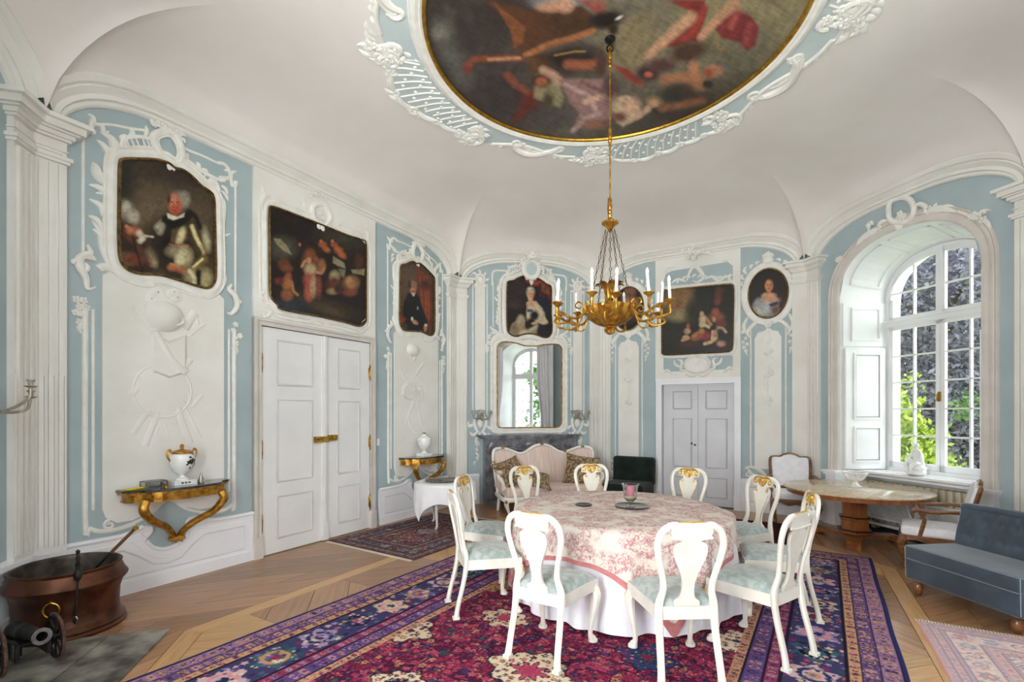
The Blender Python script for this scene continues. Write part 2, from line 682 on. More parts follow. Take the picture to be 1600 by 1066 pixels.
for i, ends in {1: (0, 1), 2: (0, 1), 3: (0, 1), 4: (0, 1), 5: (0, 1), 8: (0, 1), 6: (0, 1), 7: (0, 1)}.items():
    L = lens_[i - 1]
    for e in ends:
        mb = MB()
        PW = .225
        end_prism(mb, L, e, PW, .045, .5, 3.98)
        for k in range(3):
            a = .045 + k * .062
            x0, x1 = (a, a + .03) if e == 0 else (L - a - .03, L - a)
            mb.box(x0, x1, -.066, -.04, .56, 3.68)
            x0, x1 = (a + .037, a + .048) if e == 0 else (L - a - .048, L - a - .037)
            mb.box(x0, x1, -.056, -.04, .56, 1.95)
        mb.build('pilaster_shaft', 'plaster_white', WP(i), smooth=False)
        mb = MB()
        for (z0, z1, w, ex) in ((3.70, 3.725, .07, .015), (3.725, 3.755, .085, .03), (3.80, 3.81, .06, .01), (3.885, 3.905, .075, .02), (3.905, 3.94, .095, .04), (3.94, 3.955, .12, .065), (3.955, 4.01, .15, .095), (4.01, 4.045, .185, .13)):
            end_prism(mb, L, e, PW + ex, w, z0, z1)
        x0, x1 = (.03, .195) if e == 0 else (L - .195, L - .03)
        mb.box(x0, x1, -.053, -.04, 3.775, 3.865)
        mb.build('pilaster_capital', 'plaster_white', WP(i), smooth=False)


# dado: white panelling with a cap rail; on the long wall it swoops under the consoles
def dado(i, u0, u1, h=.50, panel=True):
    mb = MB()
    mb.box(u0, u1, -.03, .01, 0, h - .03)
    mb.box(u0, u1, -.045, .01, 0, .11)
    mb.box(u0, u1, -.038, .01, .11, .125)
    mb.build('dado', 'dado_white', WP(i), smooth=False)
    mb = MB()
    mb.box(u0, u1, -.045, .01, h - .045, h - .02)
    mb.box(u0, u1, -.06, .01, h - .02, h + .02)
    mb.box(u0, u1, -.04, .01, h + .02, h + .04)
    mb.build('dado_rail', 'dado_white', WP(i), smooth=False)
    if panel:
        mb = MB()
        q = [(u0 + .10, .17), (u1 - .08, .17), (u1 - .08, h - .09), (u0 + .10, h - .09)]
        mb.stroke(q + [q[0]], .011, mp=MPW, base=.03, h=.8, smooth=False)
        mb.build('dado_panel', 'dado_line', WP(i))


def dado_swoop(L, mirror):
    mp = wall_mp(5.6 if mirror else None)
    u0, u1 = 0., 1.845
    top = [(u0, .53), (.50, .53), (.66, .54), (.78, .585), (.84, .565), (.84, .50), (.80, .455), (.86, .375), (.95, .335), (1.05, .345), (1.14, .41), (1.18, .49), (1.15, .53), (1.17, .575), (1.24, .58), (1.36, .535), (1.55, .52), (u1, .52)]
    T = cr(top, 5)
    mb = MB()
    mb.prism([(u1, 0), (u0, 0)][::-1] + [tuple(q) for q in T][::-1], -.01, .03, mp)
    mb.prism([(u0, 0), (u1, 0), (u1, .11), (u0, .11)], 0, .045, mp)
    mb.build('dado', 'dado_white', WP(1), ang=30)
    mb = MB()
    mb.stroke(top[:4], .024, mp=mp, base=.015, h=1.3)
    mb.stroke(top[6:12], .022, mp=mp, base=.015, h=1.3)
    mb.stroke(top[13:], .024, mp=mp, base=.015, h=1.3)
    mb.curl((.80, .535), .05, 60, -1.3, .02, .012, mp, base=.02)
    mb.curl((1.205, .535), .05, 120, 1.3, .02, .012, mp, base=.02)
    lo = [(a, b - .075) for a, b in top[:3]] + [(.72, .43), (.80, .33), (.94, .255), (1.08, .27), (1.18, .36), (1.24, .46)] + [(a, b - .075) for a, b in top[15:]]
    mb.stroke(lo, .008, mp=mp, base=.025, h=1.)
    mb.build('dado_rail', 'dado_white', WP(1))
    mb = MB()
    q = [(.14, .15), (1.74, .15), (1.74, .40), (1.32, .40), (1.22, .33), (1.10, .22), (.98, .195), (.86, .22), (.74, .32), (.62, .40), (.14, .40)]
    mb.stroke(q + [q[0]], .011, mp=mp, base=.025, h=.8, smooth=False)
    mb.build('dado_panel', 'dado_line', WP(1))


dado_swoop(5.6, False)
dado_swoop(5.6, True)
dado(2, .0, .45, panel=False)
dado(2, 2.39, 2.84, panel=False)
dado(3, .0, 1.08)
dado(3, 2.485, 3.465)
dado(4, .0, .37, panel=False)
dado(4, 2.47, 2.84, panel=False)
dado(5, .0, 1.75)
dado(5, 3.85, 5.6)
dado(8, .0, .4, panel=False)
dado(8, 2.4, 2.84, panel=False)
dado(6, 0, .37, panel=False)
dado(6, 2.47, 2.84, panel=False)
dado(7, 0, .68)
dado(7, 2.78, 3.465)

# ------------------------------------------------------------------ floor: boards inside a banded border
mb = MB()
mb.add([(START[k].x, START[k].y, -.014) for k in range(8)], [tuple(range(8))])
mb.add([(START[k].x, START[k].y, -.2) for k in range(8)], [tuple(range(8))])
for (i_, a_, b_, dd_) in ((4, .5, 2.34, .8), (5, 1.88, 3.72, .8), (6, .5, 2.34, .8), (7, .81, 2.65, .8), (3, 1.15, 2.43, .3)):
    mb.add([tuple(W3(i_, a_, -.001, .0)), tuple(W3(i_, b_, -.001, .0)), tuple(W3(i_, b_, -.001, -dd_)), tuple(W3(i_, a_, -.001, -dd_))], [(0, 1, 2, 3)])
floor = mb.build('floor', 'dark_gap', smooth=False)
tag(floor, 'oak parquet floor with a pale border band', 'floor', kind='structure')


def clip(poly, n, c):
    """keep the part of a convex polygon where n.p >= c"""
    out = []
    for k in range(len(poly)):
        a, b = poly[k], poly[(k + 1) % len(poly)]
        da, db = n[0] * a[0] + n[1] * a[1] - c, n[0] * b[0] + n[1] * b[1] - c
        if da >= 0: out.append(a)
        if (da >= 0) != (db >= 0):
            t = da / (da - db)
            out.append((a[0] + (b[0] - a[0]) * t, a[1] + (b[1] - a[1]) * t))
    return out


RUGX, RUGY = hd(123.0), hd(33.0)          # across / along the large rug
RUG_TL = Vector((.685, 7.64))
RUG_W, RUG_L = 4.02, 6.0


def under_rug(poly):
    for q in poly:
        d = Vector(q) - RUG_TL
        a, b = d.dot(RUGX), -d.dot(RUGY)
        if not (.04 < a < RUG_W - .04 and .04 < b < RUG_L - .04): return False
    return True


def seen(poly):
    for (x, y) in poly:
        if y > 1.2:
            px_, py_ = project(x, y, 0)
            if -60 < px_ < 1660 and py_ < 1180: return True
    return False


N_PLANK = 0


def plank(poly, ang, m='oak', name='floor_board'):
    global N_PLANK
    if len(poly) < 3: return
    area = abs(sum(poly[k][0] * poly[(k + 1) % len(poly)][1] - poly[(k + 1) % len(poly)][0] * poly[k][1] for k in range(len(poly)))) / 2
    if area < .0012 or under_rug(poly) or not seen(poly): return
    c = np.mean(np.array(poly), 0)
    inner_ = list(poly)
    for k in range(len(poly)):             # open a narrow joint along every edge
        a_, b_ = np.array(poly[k]), np.array(poly[(k + 1) % len(poly)])
        t = b_ - a_
        if np.linalg.norm(t) < 1e-5: continue
        n_ = np.array((-t[1], t[0])) / np.linalg.norm(t)
        if n_ @ (c - a_) < 0: n_ = -n_
        inner_ = clip(inner_, n_, n_ @ a_ + .0022)
    poly = inner_
    if len(poly) < 3: return
    ca, sa = math.cos(-ang), math.sin(-ang)
    loc = []
    for q in poly:
        dx, dy = q[0] - c[0], q[1] - c[1]
        loc.append((dx * ca - dy * sa, dx * sa + dy * ca))
    b = MB()
    b.prism(loc, -.012, 0., lambda p_, q_, h: (p_, q_, h))
    b.build(name, m, floor, smooth=False, loc=(c[0], c[1], 0), rz=ang, recalc=True)
    N_PLANK += 1


ALLP = [(q.x, q.y) for q in START]
big = [(-20, -20), (20, -20), (20, 20), (-20, 20)]
nrm_in = [Vector((hd(a).y, -hd(a).x)) for a in heads]
wall_c = [nrm_in[k].dot(START[k]) for k in range(8)]
# outer zone of every wall in view: edge board, slanting boards, pale band
for k in (0, 2, 3, 4, 7, 1):
    d, n = hd(heads[k]), nrm_in[k]
    A, B = START[k], START[(k + 1) % 8]
    ang = math.atan2(d.y, d.x)
    pd, nd = hd(heads[k - 1]), hd(heads[(k + 1) % 8])
    n0, n2 = nrm_in[k - 1], nrm_in[(k + 1) % 8]
    b0, b2 = n - n0, n - n2          # mitre planes: as near to this wall as to its neighbour

    def zone(lo, hi):
        q = clip(big, (n.x, n.y), wall_c[k] + lo)
        q = clip(q, (-n.x, -n.y), -(wall_c[k] + hi))
        q = clip(q, (-b0.x, -b0.y), -(wall_c[k] - wall_c[k - 1]))
        return clip(q, (-b2.x, -b2.y), -(wall_c[k] - wall_c[(k + 1) % 8]))
    L = lens_[k]
    for j in range(int(L / 1.9) + 1):      # edge boards
        q = zone(.0, .15)
        q = clip(q, (d.x, d.y), d.dot(A) + j * 1.9)
        q = clip(q, (-d.x, -d.y), -(d.dot(A) + (j + 1) * 1.9))
        plank(q, ang)
    q = zone(1.28, 1.42)
    plank(q, ang, 'oak_pale')
    s_ang = ang - R(38)
    e = Vector((math.cos(s_ang), math.sin(s_ang)))
    en = Vector((-e.y, e.x))
    c0 = min(en.dot(A), en.dot(B), en.dot(A + n * 1.4), en.dot(B + n * 1.4))
    c1 = max(en.dot(A), en.dot(B), en.dot(A + n * 1.4), en.dot(B + n * 1.4))
    j = 0
    c = c0 - .05
    while c < c1:
        wd = (.24, .30, .26)[j % 3]
        q = clip(clip(zone(.15, 1.28), (en.x, en.y), c), (-en.x, -en.y), -(c + wd))
        if len(q) > 2:
            cut = n.dot(A) + (.55, .8, .95)[j % 3]
            plank(clip(q, (n.x, n.y), cut), s_ang)
            plank(clip(q, (-n.x, -n.y), -cut), s_ang)
        c += wd
        j += 1
# inner field: diagonal boards in large squares
D30, D120 = hd(30.2), hd(120.2)
inner = big
for k in range(8):
    inner = clip(inner, (nrm_in[k].x, nrm_in[k].y), wall_c[k] + 1.42)
O_ = START[0] + nrm_in[0] * 1.42
for a in range(-1, 8):
    for b in range(-1, 6):
        q = inner
        q = clip(q, (D30.x, D30.y), D30.dot(O_) + a * .95)
        q = clip(q, (-D30.x, -D30.y), -(D30.dot(O_) + (a + 1) * .95))
        q = clip(q, (D120.x, D120.y), D120.dot(O_) + b * .95)
        q = clip(q, (-D120.x, -D120.y), -(D120.dot(O_) + (b + 1) * .95))
        if len(q) < 3 or under_rug(q) or not seen(q): continue
        s_ang = R(90 - 30.2) + (R(45) if (a + b) % 2 else -R(45))
        e = Vector((math.cos(s_ang), math.sin(s_ang)))
        en = Vector((-e.y, e.x))
        vals = [en.dot(Vector(t)) for t in q]
        c = min(vals)
        while c < max(vals) - .02:
            plank(clip(clip(q, (en.x, en.y), c), (-en.x, -en.y), -(c + .30)), s_ang, 'oak' if (a + b) % 3 else 'oak_pale')
            c += .30

# hearth of stone slabs at the near left, set into the floor before the unseen fireplace
hearth = empty('hearth_slab', W3(8, 1.4, 0, .6), R(90 - heads[7]), 'grey stone hearth of square tiles in lower left corner', 'hearth')
kt = 0
for a in range(5):
    for b in range(3):
        u0, u1 = 2.34 - (a + 1) * .41, 2.34 - a * .41
        w0, w1 = 1.18 - (b + 1) * .393, 1.18 - b * .393
        m_ = MB()
        g = .003
        m_.prism([(u0 + g - 1.4, -(w1 - g) + .6), (u1 - g - 1.4, -(w1 - g) + .6), (u1 - g - 1.4, -(w0 + g) + .6), (u0 + g - 1.4, -(w0 + g) + .6)], .001, .014 + .002 * rnd.random(), lambda p_, q_, h: (p_, q_, h), inset=.004)
        m_.build('stone_tile', 'stone_tile', hearth, smooth=False)

# ------------------------------------------------------------------ doors
def panel_frame(mb, u0, u1, v0, v1, w, r=.014):
    q = [(u0, v0), (u1, v0), (u1, v1), (u0, v1)]
    mb.stroke(q + [q[0]], r, mp=MPW, base=w, h=.7, smooth=False)


def casing(i, u0, u1, top, wid, parent, m, w=.06):
    mb = MB()
    for (o0, o1, ww) in ((0, wid, w * .6), (0, wid * .28, w * .85), (wid * .62, wid, w)):
        mb.prism([(u0 - o1, 0), (u0 - o0, 0), (u0 - o0, top + o0), (u1 + o0, top + o0), (u1 + o0, 0), (u1 + o1, 0), (u1 + o1, top + o1), (u0 - o1, top + o1)], .0, ww, MPW)
    for s_ in (u0 - wid, u1):
        mb.box(s_ - .008, s_ + wid + .008, -w - .012, 0, 0, .24)
    return mb.build('door_casing', m, parent, smooth=False)


def wall_empty(name, i, label, cat, kind='structure'):
    o = empty(name, W3(i, 0, 0), R(90 - heads[i - 1]), label, cat, kind=kind)
    return o


d1 = wall_empty('door_1', 1, 'white panelled double door with brass lock on left wall', 'door')
casing(1, 1.925, 3.565, 2.645, .085, d1, 'trim_grey')
MIDU = 2.80
for (a, b) in ((1.93, MIDU - .004), (MIDU + .004, 3.56)):
    m_ = MB()
    m_.box(a, b, -.028, .0, .012, 2.635)
    leaf = m_.build('door_leaf', 'door_white', d1, smooth=False)
    m_ = MB()
    for (v0, v1) in ((.18, .66), (.84, 1.80), (1.98, 2.50)):
        panel_frame(m_, a + .20, b - .19, v0, v1, .027, .017)
    m_.build('panel_moulding', 'door_line', leaf)
    for v in (.38, 1.23, 2.22):
        m_ = MB()
        x = a if a < 2 else b
        m_.lathe([(.004, -.115), (.012, -.10), (.008, -.09), (.012, -.085), (.012, .085), (.008, .09), (.012, .10), (.004, .115)], 10, (x, -.04, v))
        m_.box(x - .02, x + .02, -.034, -.026, v - .07, v + .07)
        m_.build('hinge', 'brass', leaf)
m_ = MB()
m_.box(MIDU - .055, MIDU + .02, -.05, -.028, .012, 2.635)
m_.box(MIDU - .035, MIDU, -.062, -.05, .012, 2.635)
m_.box(MIDU - .06, MIDU + .025, -.07, -.028, .012, .24)
m_.build('cover_strip', 'door_white', d1, smooth=False)
m_ = MB()
m_.box(MIDU - .17, MIDU + .02, -.082, -.028, 1.27, 1.345)
m_.box(MIDU + .03, MIDU + .16, -.075, -.028, 1.285, 1.36)
m_.ball((MIDU - .10, -.09, 1.31), .016)
m_.ball((MIDU + .09, -.085, 1.32), .014)
m_.tube([(MIDU - .10, -.09, 1.31), (MIDU - .10, -.11, 1.31), (MIDU - .15, -.115, 1.31)], .009, 8)
m_.build('lock_box', 'brass', d1, ang=30)

d2 = wall_empty('door_2', 3, 'pale grey panelled double door under the landscape painting', 'door')
casing(3, 1.19, 2.395, 2.155, .10, d2, 'dado_white')
m_ = MB()      # recess jambs
for (x0, x1) in ((1.17, 1.19), (2.395, 2.415)):
    m_.box(x0, x1, -.0, .17, 0, 2.17)
m_.box(1.17, 2.415, 0, .17, 2.155, 2.175)
m_.build('door_jamb', 'door_grey', d2, smooth=False)
for (a, b, t_) in ((1.195, 1.79, 0), (1.796, 2.39, 1)):
    m_ = MB()
    m_.box(a, b, .10, .145, .015, 2.15)
    leaf = m_.build('door_leaf', 'door_grey', d2, smooth=False)
    m_ = MB()
    for (v0, v1) in ((.16, .50), (.68, 1.54), (1.72, 2.03)):
        q0, q1 = (a + .17, b - .11) if t_ == 0 else (a + .13, b - .13)
        panel_frame(m_, q0, q1, v0, v1, -.099, .014)
    m_.build('panel_moulding', 'door2_line', leaf)
m_ = MB()
for x, z in ((1.69, 1.10), (1.745, 1.075)):
    m_.ball((x, .065, z), .018)
    m_.tube([(x, .10, z), (x, .065, z)], .008, 8)
m_.build('door_knob', mat('dark_brass', '#5A4A34', rough=.35, metal=.9), d2)
# light switch by the door
sw = MB()
sw.box(-.028, .028, -.008, 0, -.05, .05)
sw.box(-.018, .018, -.012, -.008, -.032, .0)
sw.box(-.018, .018, -.011, -.008, .004, .034)
so = sw.build('light_switch', 'dado_white', smooth=False)
so.location = W3(1, 3.745, 1.22, .0)
so.rotation_euler = (0, 0, R(90 - heads[0]))
tag(so, 'small white light switch beside the left double door', 'switch')


# ------------------------------------------------------------------ arched windows in deep reveals
def build_window(name, i, uc, label, full=True):
    win = wall_empty(name, i, label, 'window')
    D = -.70
    W0, W1_ = 1.76, 1.46
    S0, S1, R0, R1 = 3.33, 3.25, .72, .66

    def outline(w, s, r, n=26, z0=0.):
        pts = [(uc - w / 2, z0)]
        for k in range(n + 1):
            x = -w / 2 * math.cos(PI * k / n)
            pts.append((uc + x, s + basket(x, w, r)))
        pts.append((uc + w / 2, z0))
        return pts
    a, b = outline(W0, S0, R0), outline(W1_, S1, R1)
    c = outline(W1_ + .06, S1, R1 + .02)
    m_ = MB()
    n = len(a)
    for k in range(n - 1):
        m_.add([MPW(*a[k], 0), MPW(*a[k + 1], 0), MPW(*b[k + 1], D), MPW(*b[k], D)], [(0, 1, 2, 3)])
        m_.add([MPW(*b[k], D - .06), MPW(*b[k + 1], D - .06), MPW(*c[k + 1], D - .32), MPW(*c[k], D - .32)], [(0, 1, 2, 3)])
        m_.add([MPW(*b[k], D), MPW(*b[k + 1], D), MPW(*b[k + 1], D - .06), MPW(*b[k], D - .06)], [(0, 1, 2, 3)])
    m_.build('window_reveal', 'window_white', win, ang=30)
    # parapet below the sill and outer face
    m_ = MB()
    m_.box(uc - .9, uc + .9, .45, .75, 0, .78)
    m_.box(uc - .75, uc + .75, .70, 1.03, 0, .80)
    m_.build('window_parapet', 'window_white', win, smooth=False)
    m_ = MB()
    m_.box(uc - W0 / 2 + .03, uc + W0 / 2 - .03, .22, .76, .775, .805)
    m_.box(uc - W0 / 2 + .03, uc + W0 / 2 - .03, .24, .26, .73, .765)
    m_.box(uc - W0 / 2 + .03, uc + W0 / 2 - .03, .40, .44, .805, .812)
    m_.build('window_sill', 'window_white', win, smooth=False)
    # casing around the opening, on pedestals
    m_ = MB()
    q = [(u_ , v_) for (u_, v_) in a if v_ >= 0]
    q[0] = (q[0][0], .80)
    q[-1] = (q[-1][0], .80)
    for off, r_, hh in ((.045, .05, .7), (.085, .085, .35), (.15, .02, 2.2), (.10, .016, 2.6), (.02, .02, 1.2)):
        P = []
        for k in range(len(q)):
            t = np.array(q[min(k + 1, len(q) - 1)]) - np.array(q[max(k - 1, 0)])
            t /= np.linalg.norm(t)
            P.append((q[k][0] - t[1] * off, q[k][1] + t[0] * off))
        m_.stroke(P, r_, mp=MPW, h=hh, smooth=False)
    m_.build('window_casing', 'trim_grey', win)
    m_ = MB()
    for s_ in (-1, 1):
        x = uc + s_ * (W0 / 2 + .075)
        m_.box(x - .12, x + .12, -.13, .0, .765, .80)
        m_.box(x - .105, x + .105, -.11, .0, .73, .765)
        m_.box(x - .085, x + .085, -.085, .0, .50, .73)
        m_.box(x - .10, x + .10, -.10, .0, .38, .50)
        m_.box(x - .11, x + .11, -.12, .0, 0, .38)
    m_.build('casing_pedestal', 'dado_white', win, smooth=False)
    # fixed frame, mullion, transom
    fw = .055
    o = outline(W1_, S1, R1, z0=.80)
    inn = outline(W1_ - 2 * fw, S1, R1 - fw, z0=.80 + fw)
    m_ = MB()
    for k in range(len(o) - 1):
        for dd in ((D + .02, D - .06),):
            A_, B_, C_, E_ = o[k], o[k + 1], inn[k + 1], inn[k]
            m_.add([MPW(*A_, dd[0]), MPW(*B_, dd[0]), MPW(*C_, dd[0]), MPW(*E_, dd[0]), MPW(*A_, dd[1]), MPW(*B_, dd[1]), MPW(*C_, dd[1]), MPW(*E_, dd[1])],
                   [(0, 1, 2, 3), (7, 6, 5, 4), (2, 6, 7, 3)])
    m_.box(uc - W1_ / 2, uc + W1_ / 2, -(D + .02), -(D - .06), .80, .80 + fw)
    m_.box(uc - .035, uc + .035, -(D + .03), -(D - .06), 3.0, S1 + R1 - .02)
    m_.build('window_frame', 'window_white', win, smooth=False)
    m_ = MB()
    m_.box(uc - W1_ / 2, uc + W1_ / 2, -(D + .035), -(D - .06), 2.90, 2.975)
    m_.box(uc - W1_ / 2, uc + W1_ / 2, -(D + .06), -(D + .0), 2.965, 2.995)
    m_.build('window_transom', 'window_white', win, smooth=False)

    def topf(x):
        return S1 + basket(x - uc, W1_ - 2 * fw, R1 - fw)
    cf = .052          # casement stile
    mw = .011
    for s_ in (-1, 1):
        x0, x1 = (uc - W1_ / 2 + fw, uc - .004) if s_ < 0 else (uc + .004, uc + W1_ / 2 - fw)
        # lower casement
        m_ = MB()
        y0, y1 = -(D + .012), -(D - .035)
        m_.box(x0, x1, y0, y1, .86, .86 + cf + .03)
        m_.box(x0, x1, y0, y1, 2.90 - cf, 2.90)
        m_.box(x0, x0 + cf, y0, y1, .86, 2.90)
        m_.box(x1 - cf, x1, y0, y1, .86, 2.90)
        xm = (x0 + x1) / 2
        zz = np.linspace(.942, 2.848, 6)
        m_.box(xm - mw, xm + mw, y0 + .006, y1, .90, 2.87)
        for z in zz[1:-1]:
            m_.box(x0 + .03, x1 - .03, y0 + .006, y1, z - mw, z + mw)
        cs = m_.build('casement', 'window_white', win, smooth=False)
        for z0, z1 in zip(zz[:-1], zz[1:]):
            for (p0, p1) in ((x0 + cf, xm - mw), (xm + mw, x1 - cf)):
                g = MB()
                g.box(p0, p1, .71, .714, z0 + mw, z1 - mw)
                g.build('pane', 'glass', cs, smooth=False)
        # arched fanlight
        m_ = MB()
        z0 = 2.995
        xs = np.linspace(x0, x1, 11)
        for k in range(10):
            A_, B_ = topf(xs[k]), topf(xs[k + 1])
            if xs[k] < x0 + .001 or True:
                m_.prism([(xs[k], max(z0, A_ - cf)), (xs[k + 1], max(z0, B_ - cf)), (xs[k + 1], B_), (xs[k], A_)], D + .012, D - .035, MPW)
        m_.box(x0, x1, y0, y1, z0, z0 + cf * .8)
        e0, e1 = (x0, x1 - cf) if s_ < 0 else (x1 - cf, x0)
        m_.box(e0, e0 + cf, y0, y1, z0, S1 + .05)
        m_.box(e1, e1 + cf, y0, y1, z0, topf(e1 + .02) - .01)
        m_.box(xm - mw, xm + mw, y0 + .006, y1, z0, topf(xm) - .02)
        zm = 3.38
        m_.box(x0 + .02, x1 - .02, y0 + .006, y1, zm - mw, zm + mw)
        fl_ = m_.build('fanlight', 'window_white', win, smooth=False)
        for (p0, p1) in ((x0 + cf, xm - mw), (xm + mw, x1 - cf)):
            g = MB()
            g.box(p0, p1, .71, .714, z0 + cf * .8, zm - mw)
            g.build('pane', 'glass', fl_, smooth=False)
            xs2 = np.linspace(p0, p1, 7)
            g = MB()
            g.prism([(p0, zm + mw), (p1, zm + mw)] + [(x, max(zm + mw + .005, topf(x) - cf)) for x in xs2[::-1]], -.71, -.714, MPW)
            g.build('pane', 'glass', fl_, smooth=False)
    if not full: return win
    m_ = MB()
    m_.box(uc - .012, uc + .012, .66, .69, 1.80, 1.93)
    m_.tube([(uc, .655, 1.90), (uc, .63, 1.90), (uc, .625, 1.80)], .009, 8)
    m_.build('window_handle', 'brass', win)
    # panelled soffit and folded shutters lining both reveals

    def rev(t, v, off=0., side=-1):      # point on the side reveal, t 0 (room) .. 1 (frame)
        x = uc + side * ((W0 / 2) + (W1_ - W0) / 2 * t - off)
        return (x, -(D * t), v)
    for side in (-1, 1):
        mp_ = lambda t, v, h, sd=side: rev(t, v, h, sd)
        m_ = MB()
        m_.prism([(.08, .82), (.93, .82), (.93, 2.60), (.08, 2.60)], .012, .042, mp_)
        sh = m_.build('shutter', 'window_white', win, smooth=False)
        m_ = MB()
        for (v0, v1) in ((.95, 1.42), (1.58, 2.50)):
            q = [(.28, v0), (.78, v0), (.78, v1), (.28, v1)]
            m_.prism(q, .04, .05, mp_, inset=.02)
            for k in range(4):
                p0, p1 = q[k], q[(k + 1) % 4]
                tt = .012
                m_.add([mp_(p0[0], p0[1], .042), mp_(p1[0], p1[1], .042), mp_(p1[0], p1[1], .062), mp_(p0[0], p0[1], .062)], [(0, 1, 2, 3)])
            m_.prism([(.24, v0 - .03), (.82, v0 - .03), (.82, v0), (.24, v0)], .04, .058, mp_)
            m_.prism([(.24, v1), (.82, v1), (.82, v1 + .03), (.24, v1 + .03)], .04, .058, mp_)
            m_.prism([(.24, v0), (.28, v0), (.28, v1), (.24, v1)], .04, .058, mp_)
            m_.prism([(.78, v0), (.82, v0), (.82, v1), (.78, v1)], .04, .058, mp_)
        m_.build('shutter_panel', 'window_white', sh, smooth=False)
        m_ = MB()
        m_.prism([(.05, 2.63), (.97, 2.63), (.97, 3.27), (.05, 3.27)], .0, .022, mp_)
        v0, v1 = 2.74, 3.17
        for q in ([(.22, v0 - .03), (.84, v0 - .03), (.84, v0), (.22, v0)], [(.22, v1), (.84, v1), (.84, v1 + .03), (.22, v1 + .03)],
                  [(.22, v0), (.26, v0), (.26, v1), (.22, v1)], [(.80, v0), (.84, v0), (.84, v1), (.80, v1)]):
            m_.prism(q, .02, .042, mp_)
        m_.build('reveal_panel', 'window_white', win, smooth=False)
    m_ = MB()

    def sof(s_, t, h):                 # s_ along the arch 0..1
        k = s_ * (len(a) - 3) + 1
        i0 = int(k)
        f_ = k - i0
        A_ = np.array(a[i0]) * (1 - f_) + np.array(a[min(i0 + 1, len(a) - 2)]) * f_
        B_ = np.array(b[i0]) * (1 - f_) + np.array(b[min(i0 + 1, len(b) - 2)]) * f_
        q = A_ * (1 - t) + B_ * t
        c_ = np.array((uc, 3.0))
        dv = (c_ - q) / np.linalg.norm(c_ - q)
        q = q + dv * h
        return (q[0], -(D * t), q[1])
    for (s0, s1) in ((.08, .36), (.40, .60), (.64, .92)):
        for (q0, q1, t0, t1) in ((s0, s1, .18, .24), (s0, s1, .78, .84)):
            ss = np.linspace(q0, q1, 9)
            for k in range(8):
                m_.prism([(ss[k], t0), (ss[k + 1], t0), (ss[k + 1], t1), (ss[k], t1)], 0, .015, sof)
        for q0 in (s0, s1 - .015):
            m_.prism([(q0, .18), (q0 + .015, .18), (q0 + .015, .84), (q0, .84)], 0, .015, sof)
    m_.build('soffit_panel', 'window_white', win, smooth=False)
    return win


win1 = build_window('window_1', 4, 1.42, 'tall white arched window with small panes and folded shutters')
win2 = build_window('window_2', 5, 2.80, 'tall arched garden window opposite the mirror', full=False)
added_win3 = build_window('added_window_3', 6, 1.42, 'added tall arched window behind the viewer for light', full=False)  # unseen window, invented to let light in from behind
added_win4 = build_window('added_window_4', 7, 1.73, 'added tall arched window left behind the viewer for light', full=False)  # unseen window, invented to light the back and right walls

# ------------------------------------------------------------------ stucco of the long left wall
ST = 'stucco_white'
L1W = 5.6
Za = lambda pts, w=.02: zp(1, 100, 160, 5.33, pts, w)
Zb = lambda pts, w=.02: zp(1, 100, 340, 5.33, pts, w)
Zc = lambda pts, w=.02: zp(1, 120, 680, 5.33, pts, w)


def offs(pts, d):
    """closed outline pushed outwards by d"""
    P = np.array(pts, float)
    A2 = sum(P[k][0] * P[(k + 1) % len(P)][1] - P[(k + 1) % len(P)][0] * P[k][1] for k in range(len(P)))
    out = []
    for k in range(len(P)):
        t = P[(k + 1) % len(P)] - P[k - 1]
        t = t / np.linalg.norm(t)
        n_ = np.array((t[1], -t[0])) * (1 if A2 > 0 else -1)
        out.append(tuple(P[k] + n_ * d))
    return out


def lattice(mb, top, bot, n, r, mp, base=0., mid=True):
    A, B = cr(top, 8), cr(bot, 8)
    for k in range(n + 1):
        a = A[int(k / n * (len(A) - 1))]
        b = B[int(k / n * (len(B) - 1))]
        mb.stroke([tuple(a), tuple(b)], r, mp=mp, base=base, smooth=False)
    if mid:
        mb.stroke([tuple((A[int(k / 8 * (len(A) - 1))] + B[int(k / 8 * (len(B) - 1))]) / 2) for k in range(9)], r, mp=mp, base=base)


